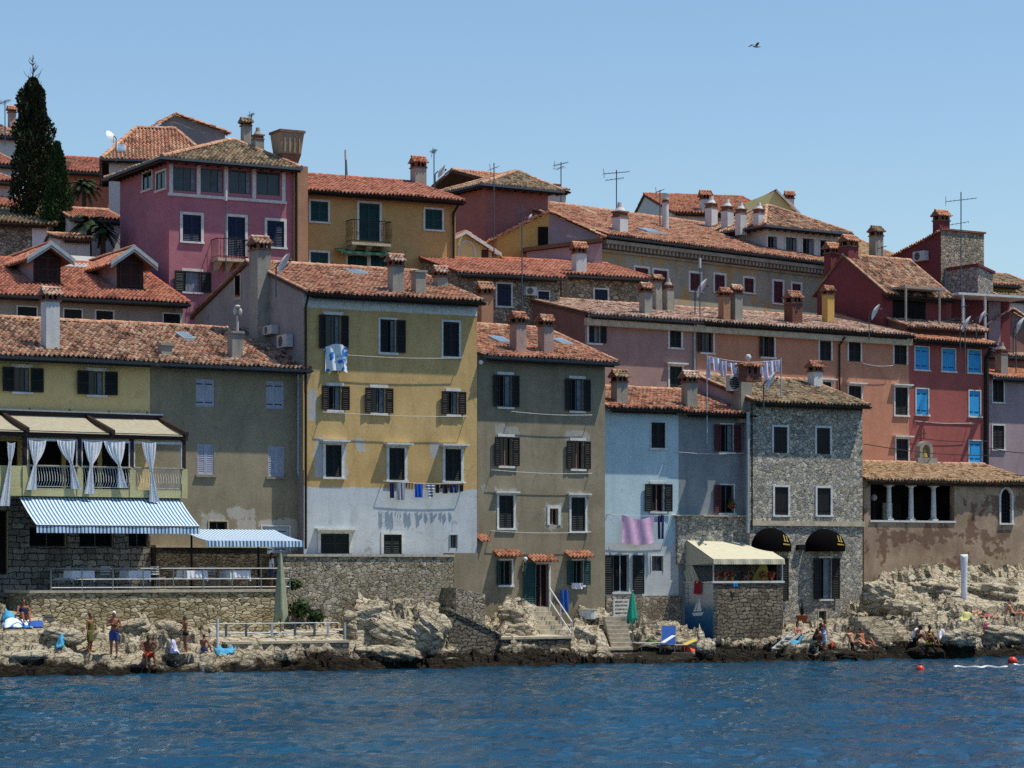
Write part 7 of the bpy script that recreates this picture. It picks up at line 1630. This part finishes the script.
# ================================================================ people
SK = {'tan': '#8d5a3e', 'dark': '#6b402b', 'pale': '#b07f63'}
for k, c in SK.items(): M['skin_'+k] = flat('skin '+k, c, .55, var=.06)
M['hair_d'] = flat('dark hair', '#1b1310', .8); M['hair_g'] = flat('grey hair', '#8a8580', .8); M['hair_b'] = flat('brown hair', '#3a2417', .8)
def figure(loc, rz, H, pose, skin, label, hair='hair_d', hairlen=.0, clothes=(), hat=None, prone=0, group=None, name='person'):
    J = dict(pel=(0, 0, .53), wai=(0, 0, .61), che=(0, 0, .73), nec=(0, 0, .83), hea=(0, -.012, .925),
             sL=(-.115, 0, .80), sR=(.115, 0, .80), eL=(-.15, .01, .64), eR=(.15, .01, .64), hL=(-.155, -.03, .50), hR=(.155, -.03, .50),
             pL=(-.052, 0, .51), pR=(.052, 0, .51), kL=(-.058, -.01, .28), kR=(.058, -.01, .28), aL=(-.06, .012, .045), aR=(.06, .012, .045))
    if pose == 'arms_folded': J.update(eL=(-.15, -.03, .66), eR=(.15, -.03, .66), hL=(.02, -.10, .72), hR=(-.02, -.10, .70))
    if pose == 'head_down': J.update(hea=(0, -.035, .915), hL=(-.08, -.1, .6), hR=(.08, -.1, .58), eL=(-.14, -.02, .66), eR=(.14, -.02, .66))
    if pose == 'walk': J.update(kL=(-.05, -.07, .29), aL=(-.05, -.06, .045), aR=(.06, .09, .06), kR=(.058, .01, .29), hL=(-.15, -.1, .52), hR=(.15, .06, .52))
    if pose in ('sit', 'sit_lean', 'sit_hang', 'hunch'):
        J.update(pel=(0, 0, .065), wai=(0, .01, .15), che=(0, .0, .27), nec=(0, -.01, .37), hea=(0, -.03, .465), sL=(-.115, 0, .34), sR=(.115, 0, .34), eL=(-.15, -.06, .2), eR=(.15, -.06, .2), hL=(-.09, -.17, .2), hR=(.09, -.17, .2),
                 pL=(-.052, -.01, .06), pR=(.052, -.01, .06), kL=(-.075, -.19, .2), kR=(.075, -.19, .2), aL=(-.07, -.29, .025), aR=(.07, -.29, .025))
    if pose == 'sit_lean': J.update(wai=(0, .04, .14), che=(0, .09, .25), nec=(0, .12, .34), hea=(0, .115, .44), sL=(-.115, .12, .32), sR=(.115, .12, .32), eL=(-.15, .2, .18), eR=(.15, .2, .18), hL=(-.15, .22, .02), hR=(.15, .22, .02), kL=(-.07, -.22, .12), kR=(.07, -.18, .2), aL=(-.06, -.43, .03), aR=(.07, -.33, .03))
    if pose == 'sit_hang': J.update(kL=(-.085, -.23, .07), kR=(.085, -.22, .1), aL=(-.07, -.25, -.17), aR=(.1, -.3, -.12), che=(0, -.04, .26), nec=(0, -.07, .35), hea=(0, -.12, .42), sL=(-.115, -.06, .33), sR=(.115, -.06, .33), eL=(-.17, -.12, .2), eR=(.19, -.1, .22), hL=(-.09, -.22, .13), hR=(.1, -.23, .15))
    if pose == 'hunch': J.update(che=(0, -.06, .25), nec=(0, -.1, .32), hea=(0, -.15, .38), sL=(-.115, -.09, .31), sR=(.115, -.09, .31))
    if pose == 'bend': J.update(wai=(0, -.05, .6), che=(0, -.16, .66), nec=(0, -.25, .70), hea=(0, -.33, .72), sL=(-.11, -.23, .68), sR=(.11, -.23, .68), eL=(-.12, -.25, .52), eR=(.12, -.25, .52), hL=(-.1, -.28, .38), hR=(.1, -.28, .38))
    if pose == 'crouch': J.update(pel=(0, .03, .2), wai=(0, .0, .28), che=(0, -.06, .38), nec=(0, -.11, .46), hea=(0, -.16, .53), sL=(-.11, -.1, .44), sR=(.11, -.1, .44), eL=(-.14, -.16, .3), eR=(.14, -.16, .3), hL=(-.08, -.24, .2), hR=(.08, -.24, .2), pL=(-.052, .02, .19), pR=(.052, .02, .19), kL=(-.08, -.17, .26), kR=(.08, -.17, .26), aL=(-.07, -.05, .04), aR=(.07, -.05, .04))
    if pose == 'lie':
        J.update(pel=(0, 0, .055), wai=(0, .08, .055), che=(0, .2, .06), nec=(0, .3, .065), hea=(0, .39, .07), sL=(-.115, .27, .055), sR=(.115, .27, .055), eL=(-.18, .15, .03), eR=(.18, .15, .03), hL=(-.17, .01, .03), hR=(.17, .01, .03), pL=(-.052, -.01, .055), pR=(.052, -.01, .055), kL=(-.06, -.19, .17), kR=(.06, -.23, .06), aL=(-.06, -.33, .03), aR=(.06, -.47, .03))
    J = {k: Vector(v)*H for k, v in J.items()}
    t = thing(name, label, 'person', loc, rz, group)
    b = MB()
    def limb(a, c, r0, r1, mb=b): mb.cyl(a, c, r0*H, r1*H, 10); mb.ball(a, r0*H, n=10, k=6); mb.ball(c, r1*H, n=10, k=6)
    ax = (J['che']-J['pel']).normalized(); rot = ax.to_track_quat('Z', 'X').to_matrix() if abs(ax.z) < .4 else Vector((0, 0, 1)).rotation_difference(ax).to_matrix()
    b.ball(J['pel'], (.088*H, .064*H, .07*H), rot=rot); b.ball(J['wai'], (.072*H, .052*H, .08*H), rot=rot); b.ball(J['che'], (.09*H, .06*H, .09*H), rot=rot); b.ball((J['che']+J['nec'])/2, (.088*H, .05*H, .055*H), rot=rot)
    limb(J['pel'], J['che'], .055, .058); limb(J['nec'], J['hea'], .03, .028); limb(J['che'], J['nec'], .045, .032)
    b.ball(J['hea'], (.041*H, .05*H, .062*H)); b.ball(J['hea']+Vector((0, -.052, -.008))*H, (.008*H, .012*H, .013*H)); b.ball(J['hea']+Vector((0, -.02, -.04))*H, (.026*H, .028*H, .022*H))
    for s_ in (-1, 1): b.ball(J['hea']+Vector((s_*.043, .004, -.006))*H, (.007*H, .012*H, .016*H))
    for s_ in 'LR':
        limb(J['s'+s_], J['e'+s_], .028, .021); limb(J['e'+s_], J['h'+s_], .021, .014); limb(J['che'], J['s'+s_], .04, .03)
        limb(J['p'+s_], J['k'+s_], .052, .034); limb(J['k'+s_], J['a'+s_], .034, .021)
        d = (J['h'+s_]-J['e'+s_]).normalized(); sd = d.cross(Vector((0, 1, .3))).normalized(); hp = J['h'+s_]+d*.022*H
        b.ball(hp, (.016*H, .012*H, .022*H), rot=d.to_track_quat('Z', 'Y').to_matrix())
        for k, L in enumerate((.030, .036, .034, .027)): f0 = hp+sd*(k-1.5)*.0085*H+d*.012*H; b.cyl(f0, f0+d*L*H+Vector((0, -.006, 0))*H, .006*H, .0045*H, 6)
        f0 = hp-sd*.014*H; b.cyl(f0, f0+(d*.6-sd).normalized()*.028*H, .007*H, .005*H, 6)
        ad = (J['a'+s_]-J['k'+s_]).normalized(); fd = Vector((0, -1, 0)) if ad.z < -.5 else (Vector((0, -.5, 1)).normalized() if pose == 'lie' else Vector((0, -.8, -.3)).normalized()); limb(J['a'+s_]+Vector((0, .01, -.012))*H, J['a'+s_]+fd*.095*H+Vector((0, 0, -.022 if ad.z < -.5 else 0))*H, .024, .017)
    o = b.build('body', 'skin_'+skin, t, True); m = o.modifiers.new('remesh', 'REMESH'); m.mode = 'VOXEL'; m.voxel_size = .0115*H/1.0; m.use_smooth_shade = True
    e = MB(); 
    for s_ in (-1, 1): e.ball(J['hea']+Vector((s_*.017, -.045, .006))*H, .0055*H, n=6, k=4)
    e.build('eyes', 'blkc', t)
    hb = MB(); hb.ball(J['hea']+Vector((0, .009, .014))*H, (.046*H, .05*H, .055*H), n=14, k=9)
    if hairlen: hb.ball(J['hea']+Vector((0, .035, -.03))*H, (.042*H, .022*H, (.04+hairlen)*H), n=12, k=8)
    hb.build('hair' if not hat else 'cap', hat or hair, t, True)
    for nm, kind, m_ in clothes:
        c = MB(); ex = 1.16
        if kind in ('shorts', 'briefs', 'skirt', 'dress', 'wrap'):
            c.ball(J['pel'], (.096*H, .074*H, .066*H), rot=rot)
            f = {'shorts': .62, 'briefs': .12, 'skirt': .7, 'dress': .75, 'wrap': .95}[kind]
            for s_ in 'LR': e_ = J['p'+s_].lerp(J['k'+s_], f); limb(J['p'+s_], e_, .062, .052 if kind == 'shorts' else .056, c)
            if kind in ('skirt', 'dress', 'wrap'): limb((J['pL']+J['pR'])/2, (J['kL'].lerp(J['pL'], 1-f)+J['kR'].lerp(J['pR'], 1-f))/2, .075, .085, c)
        if kind in ('top', 'dress', 'bikini', 'shirt'):
            if kind == 'bikini': c.ball(J['che']+(J['nec']-J['che'])*.15, (.095*H, .068*H, .03*H), rot=rot)
            else: c.ball(J['wai'], (.08*H, .06*H, .085*H), rot=rot); c.ball(J['che'], (.097*H, .068*H, .085*H), rot=rot); limb(J['pel'], J['che'], .07, .072, c)
            if kind == 'shirt':
                for s_ in 'LR': limb(J['s'+s_], J['s'+s_].lerp(J['e'+s_], .6), .038, .032, c)
        if kind == 'shawl': c.ball(J['che']+Vector((0, .02, .02))*H, (.11*H, .08*H, .1*H), rot=rot); c.ball(J['wai']+Vector((0, .02, 0))*H, (.1*H, .075*H, .09*H), rot=rot)
        q = c.build(nm, m_, t, True); m = q.modifiers.new('remesh', 'REMESH'); m.mode = 'VOXEL'; m.voxel_size = .016*H; m.use_smooth_shade = True
    return t
M['olive'] = flat('olive wrap', '#5c5a2c', .9); M['bluesh'] = flat('slate blue shorts', '#3c4c86', .9); M['orsh'] = flat('orange red trunks', '#c4452c', .85); M['denim'] = flat('denim', '#32496e', .9); M['aqua'] = flat('aqua towel', '#4a98ba', .9); M['lavc'] = flat('lavender cloth', '#b9bddd', .9); M['yelc'] = flat('yellow cloth', '#c9b23c', .9); M['magc'] = flat('magenta cloth', '#b83a6c', .9)
PG = 'people on the rocks and terraces'
def P(x, y, **k): return ground(x, y, **k)
hm = lambda px_, p: px_/FPX*p.y
p = P(21.5, 622)+Vector((0, .3, 0)); figure(p, .5, 1.66, 'sit', 'tan', 'woman in a dark swimsuit sitting on a blue towel at the far left', clothes=(('swimsuit', 'top', 'navyc'), ('swim_bottom', 'briefs', 'navyc')), hairlen=.05, group=PG)
p = P(90, 652); figure(p, 1.2, hm(39, p)+.0, 'stand', 'tan', 'person in an olive wrap standing left of the man in blue shorts', clothes=(('wrap', 'wrap', 'olive'), ('top', 'top', 'olive')), group=PG)
p = P(114, 656.5); figure(p, .1, hm(46, p), 'arms_folded', 'tan', 'man in slate blue shorts with pale cap standing arms folded', clothes=(('shorts', 'shorts', 'bluesh'),), hat='cloth', group=PG)
p = P(147.5, 658); figure(p, .35, 1.8, 'sit_hang', 'dark', 'man in orange trunks sitting on the rock edge, legs towards the water', clothes=(('trunks', 'shorts', 'orsh'),), group=PG)
p = P(185.5, 652.5); figure(p, -1.1, hm(37, p), 'head_down', 'tan', 'slim child in black briefs standing on the rock edge', clothes=(('briefs', 'briefs', 'blkc'),), group=PG)
p = P(203.5, 651.5); figure(p, 2.6, 1.25, 'sit', 'tan', 'small child sitting beside the white post', group=PG, hair='hair_b', clothes=(('briefs', 'briefs', 'bluesh'),))
u, _ = tw.P(271.5, 570, .9); p = tw.W(u, .9, zf); figure(p, 1.9, hm(37, p), 'stand', 'tan', 'woman in white top and denim shorts behind the sage umbrella', clothes=(('shirt', 'shirt', 'cloth'), ('shorts', 'shorts', 'denim')), hair='hair_b', hairlen=.05, group=PG)
u, _ = kb.P(748.5, 575, 1.0); p = kb.W(u, 1.0, zk-.9); figure(p, .3, 1.52, 'stand', 'pale', 'bare shouldered person behind the parapet of the painted balcony', clothes=(('bikini', 'bikini', 'flp'), ('shorts', 'shorts', 'blkc')), hair='hair_b', hairlen=.03, group=PG)
p = P(797, 641); figure(p, .9, 1.65, 'sit', 'pale', 'woman sitting on an aqua towel below the terracotta pot', clothes=(('bikini', 'bikini', 'magc'), ('briefs', 'briefs', 'magc')), hairlen=.06, group=PG)
p = P(815.5, 645); figure(p, 1.1, 1.6, 'crouch', 'dark', 'dark tanned person crouching left of the person in a lavender wrap', group=PG, clothes=(('briefs', 'briefs', 'blkc'),))
p = P(824, 650); figure(p, 1.8, 1.3, 'head_down', 'tan', 'person in a lavender wrap standing below the stone house door', clothes=(('wrap', 'wrap', 'lavc'), ('top', 'top', 'lavc')), hair='hair_b', group=PG)
p = P(853, 646); figure(p, .9, 1.65, 'sit_lean', 'pale', 'sunbather leaning back, left of the one with the blue towel', clothes=(('bikini', 'bikini', 'blkc'), ('briefs', 'briefs', 'blkc')), group=PG)
p = P(864, 646); figure(p, .7, 1.6, 'sit_lean', 'tan', 'sunbather with reddish hair beside the bright blue towel', hair='hair_b', clothes=(('bikini', 'bikini', 'orsh'), ('briefs', 'briefs', 'orsh')), group=PG)
p = P(915, 642); figure(p, 1.2, 1.7, 'hunch', 'dark', 'person with a white towel over the back on the rocks', clothes=(('towel_wrap', 'shawl', 'cloth'), ('briefs', 'briefs', 'blkc')), group=PG)
p = P(929, 645); figure(p, .7, 1.65, 'sit', 'dark', 'person in a yellow top sitting right of the one with white towel', clothes=(('bikini', 'bikini', 'yelc'), ('briefs', 'briefs', 'yelc')), hair='hair_b', group=PG)
p = P(972, 618)+Vector((0, .5, .12)); figure(p, -1.3, 1.65, 'lie', 'pale', 'sunbather lying with knees up below the slim white umbrella', clothes=(('briefs', 'briefs', 'blkc'), ('bikini', 'bikini', 'blkc')), group=PG)
p = P(990, 622)+Vector((0, .5, .12)); figure(p, -1.5, 1.65, 'lie', 'tan', 'sunbather lying further right on the rocks beside a magenta cloth', clothes=(('briefs', 'briefs', 'magc'),), group=PG, hair='hair_b')
p = P(1015, 619)+Vector((0, .4, .08)); figure(p, 1.2, 1.65, 'sit_lean', 'pale', 'sunbather propped up on the arms at the right edge', clothes=(('briefs', 'briefs', 'blkc'), ('bikini', 'bikini', 'blkc')), group=PG)
# towels, bags and beach things
M['lime'] = flat('pale yellow towel cloth', '#b9b878', .9)
def towel(x, y, w, d, m, label, name='beach_towel', lump=.12, rz=.5, v=None, seed=0):
    p = ground(x, y) if v is None else at_v(x, y, v); mb = MB(); n = 12; vs = []
    cr, sr = math.cos(rz), math.sin(rz)
    for j in range(n+1):
        for i in range(n+1):
            a, b = i/n-.5, j/n-.5; e = (math.sin(math.pi*i/n)*math.sin(math.pi*j/n))**.45; gz = drop(p.x+a*w*cr-b*d*sr, p.y+a*w*sr+b*d*cr, p.z)-p.z; gz = max(-.16, min(.22, gz)); vs.append((a*w, b*d, gz+.04+e*lump*.5*(.8+.7*noise.noise(Vector((i*.17+seed, j*.17, seed))))+.03*noise.noise(Vector((i*.5, j*.5+seed, 2)))))
    mb.add(vs, [(j*(n+1)+i, j*(n+1)+i+1, (j+1)*(n+1)+i+1, (j+1)*(n+1)+i) for j in range(n) for i in range(n)])
    o = mb.build(name, m, None, True); o.location = p; o.rotation_euler = (0, 0, rz); s_ = o.modifiers.new('thick', 'SOLIDIFY'); s_.thickness = .02; return tag(o, label, 'towel' if 'towel' in name else 'bag', 'towels and bags on the rocks')
towel(8, 617, .5, .3, 'aqua', 'aqua cloth heap at the far left edge', lump=.5); towel(17, 624, 1.1, .5, 'duvet', 'blue and white towel under the woman at the far left', lump=.2); towel(36, 625, .6, .35, 'bluec', 'pale blue towel right of the woman at the far left')
towel(60, 645, .32, .22, 'aqua', 'small aqua bag on the bare rocks', 'beach_bag', .4, seed=3); towel(174.5, 650, .35, .3, 'lavc', 'white and navy bag left of the child in briefs', 'beach_bag', .25, seed=5); towel(225, 653, .8, .3, 'aqua', 'aqua and white towel right of the white post', lump=.25, seed=7)
towel(799, 641.5, .8, .35, 'aqua', 'aqua towel under the woman below the terracotta pot'); towel(875, 645, .4, .3, 'aqua', 'bright blue towel draped beside the sunbathers', lump=.8, seed=9); towel(941, 637, .3, .2, 'cloth', 'small white cloth right of the person in yellow', lump=.35); towel(832, 646, .14, .12, 'orsh', 'little red bag right of the lavender wrap', 'beach_bag', .3); towel(966, 618, .7, .25, 'lime', 'pale yellow towel under the sunbather below the white umbrella'); towel(986, 626, .25, .2, 'magc', 'small magenta cloth on the rocks', lump=.2)
# sunbeds on the bathing ledge
def sunbed(x, y, m, m2, label, rz, back=.6, v=2.2):
    p = at_v(x, y, v); t = thing('sunbed', label, 'sunbed', p, rz, 'sunbeds on the bathing ledge')
    for a in (-1, 1): mb = MB(); mb.tube([(a*.3, -.9, .3), (a*.3, .35, .3), (a*.3, .85, .3+back)], .02); mb.build('side_rail', 'steel', t)
    for q in (-.7, .2):
        for a in (-1, 1): MB().cyl((a*.3, q, 0), (a*.3, q, .3), .018).build('leg', 'steel', t)
    mb = MB(); mb.add([(-.28, -.9, .31), (.28, -.9, .31), (.28, -.3, .27), (-.28, -.3, .27), (.28, .35, .3), (-.28, .35, .3)], [(0, 1, 2, 3), (3, 2, 4, 5)]); mb.build('seat_fabric', m, t)
    mb = MB(); mb.add([(-.28, .35, .31), (.28, .35, .31), (.28, .85, .31+back), (-.28, .85, .31+back)], [(0, 1, 2, 3)]); mb.build('back_fabric', m2, t); return t
sunbed(668, 651.5, 'bluec', 'bluec', 'blue sunbed with raised back on the bathing ledge', -.1, .75); sunbed(677, 652, 'rcl', 'yelc', 'red and yellow draped sunbed right of the blue one', -1.2, .2); sunbed(655, 650, 'cloth', 'cloth', 'white sunbed left of the blue one', -1.3, .3)
towel(689, 649, .7, .5, 'orsh', 'orange and yellow towel heap at the end of the sunbeds', v=2.4, lump=.4); towel(652, 640, .5, .4, 'leaf', 'green bag behind the white sunbed', 'beach_bag', .4, v=3.6)
t = thing('white_bucket', 'white tub on the rocks left of the sea stairs', 'tub', at_v(587.5, 619, 6.2)); MB().cyl((0, 0, 0), (0, 0, .4), .36, .4, 16).build('tub', 'trim', t); MB().cyl((0, 0, .4), (0, 0, .43), .42, .42, 16).build('rim', 'trimc', t)
t = thing('big_planter', 'round terracotta planter on the rock against the stone house', 'planter', sh.W(sh.P(802, 623, -.7)[0], -.7, sh.P(802, 623, -.7)[1])); MB().cyl((0, 0, 0), (0, 0, .36), .2, .3, 16).build('pot', 'terra', t); mb = MB()
for k in range(40): a = random.random()*6.28; e = random.uniform(.3, .9); mb.add([(0.03, 0, .34), (-.03, 0, .34), (math.cos(a)*.3*(1-e), math.sin(a)*.3*(1-e), .34+e*.8)], [(0, 1, 2)])
mb.build('plant', 'leaf2', t)
t = thing('bathing_steps', 'white painted wooden steps at the right corner of the sea balcony', 'steps', at_v(778, 652, 2.6), R(31)); mb = MB()
for k in range(4): mb.box(-.1+k*.24, .16+k*.24, -.3, .3, .1+k*.16, .16+k*.16)
mb.build('tread', 'trim', t); mb = MB(); [mb.poly([(-.15, s_, 0), (.95, s_, .72), (.95, s_, .84), (-.15, s_, .12)], (0, .04, 0)) for s_ in (-.34, .3)]; mb.build('stringer', 'trim', t)
# buoys and rope
def buoy(x, y, r, label):
    D = HC*FPX/(y-HY); t = thing('buoy', label, 'buoy', ((x-512)/FPX*D, D, 0), 0, 'red mooring buoys'); MB().ball((0, 0, r*.45), r, n=20, k=14).build('float', 'buoy', t, True); mb = MB(); mb.cyl((0, 0, r*1.4), (0, 0, r*1.65), r*.22, r*.16); mb.cyl((0, 0, r*1.6), (0, 0, r*1.75), r*.1); mb.build('eye', 'iron', t)
M['buoy'] = flat('buoy red', '#c23a20', .35, var=.05)
buoy(920, 671.5, .17, 'small red buoy nearer the middle'); buoy(1012.5, 663.5, .2, 'larger red buoy at the right edge')
for (x0, x1, y, lab) in ((954, 1006, 671.5, 'long white float line on the water below the rocks'), (1014, 1040, 669.5, 'short white float line at the right edge')):
    D = HC*FPX/(y-HY); a = ((x0-512)/FPX*D, D, .03); L = (x1-x0)/FPX*D; n = 30; mb = MB(); mb.tube([(L*k/n, .25*math.sin(k*.4), .14+.02*math.sin(k*.7)) for k in range(n+1)], .05, 6); o = mb.build('float_line', 'cloth'); o.location = a; tag(o, lab, 'float line', 'white float lines')
# bird
D = 125.0; t = thing('gull', 'gull gliding in the sky right of centre', 'bird', WP(756, 46.5, D), R(25)); mb = MB(); mb.ball((0, 0, 0), (.2, .06, .06)); mb.ball((.2, 0, .02), (.055, .04, .04)); mb.cyl((.24, 0, .02), (.3, 0, .01), .015, .004); mb.add([(-.18, 0, 0), (-.36, -.07, -.02), (-.36, .07, -.02)], [(0, 1, 2)]); mb.build('body', 'blkc' if False else 'gutl', t, True)
for s_ in (-1, 1): mb = MB(); mb.add([(.08, 0, .02), (-.08, 0, .02), (-.1, s_*.28, .14), (.06, s_*.26, .15), (-.16, s_*.56, .05), (-.06, s_*.5, .08)], [(0, 1, 2, 3), (3, 2, 4, 5)]); mb.build('wing', 'gut', t)
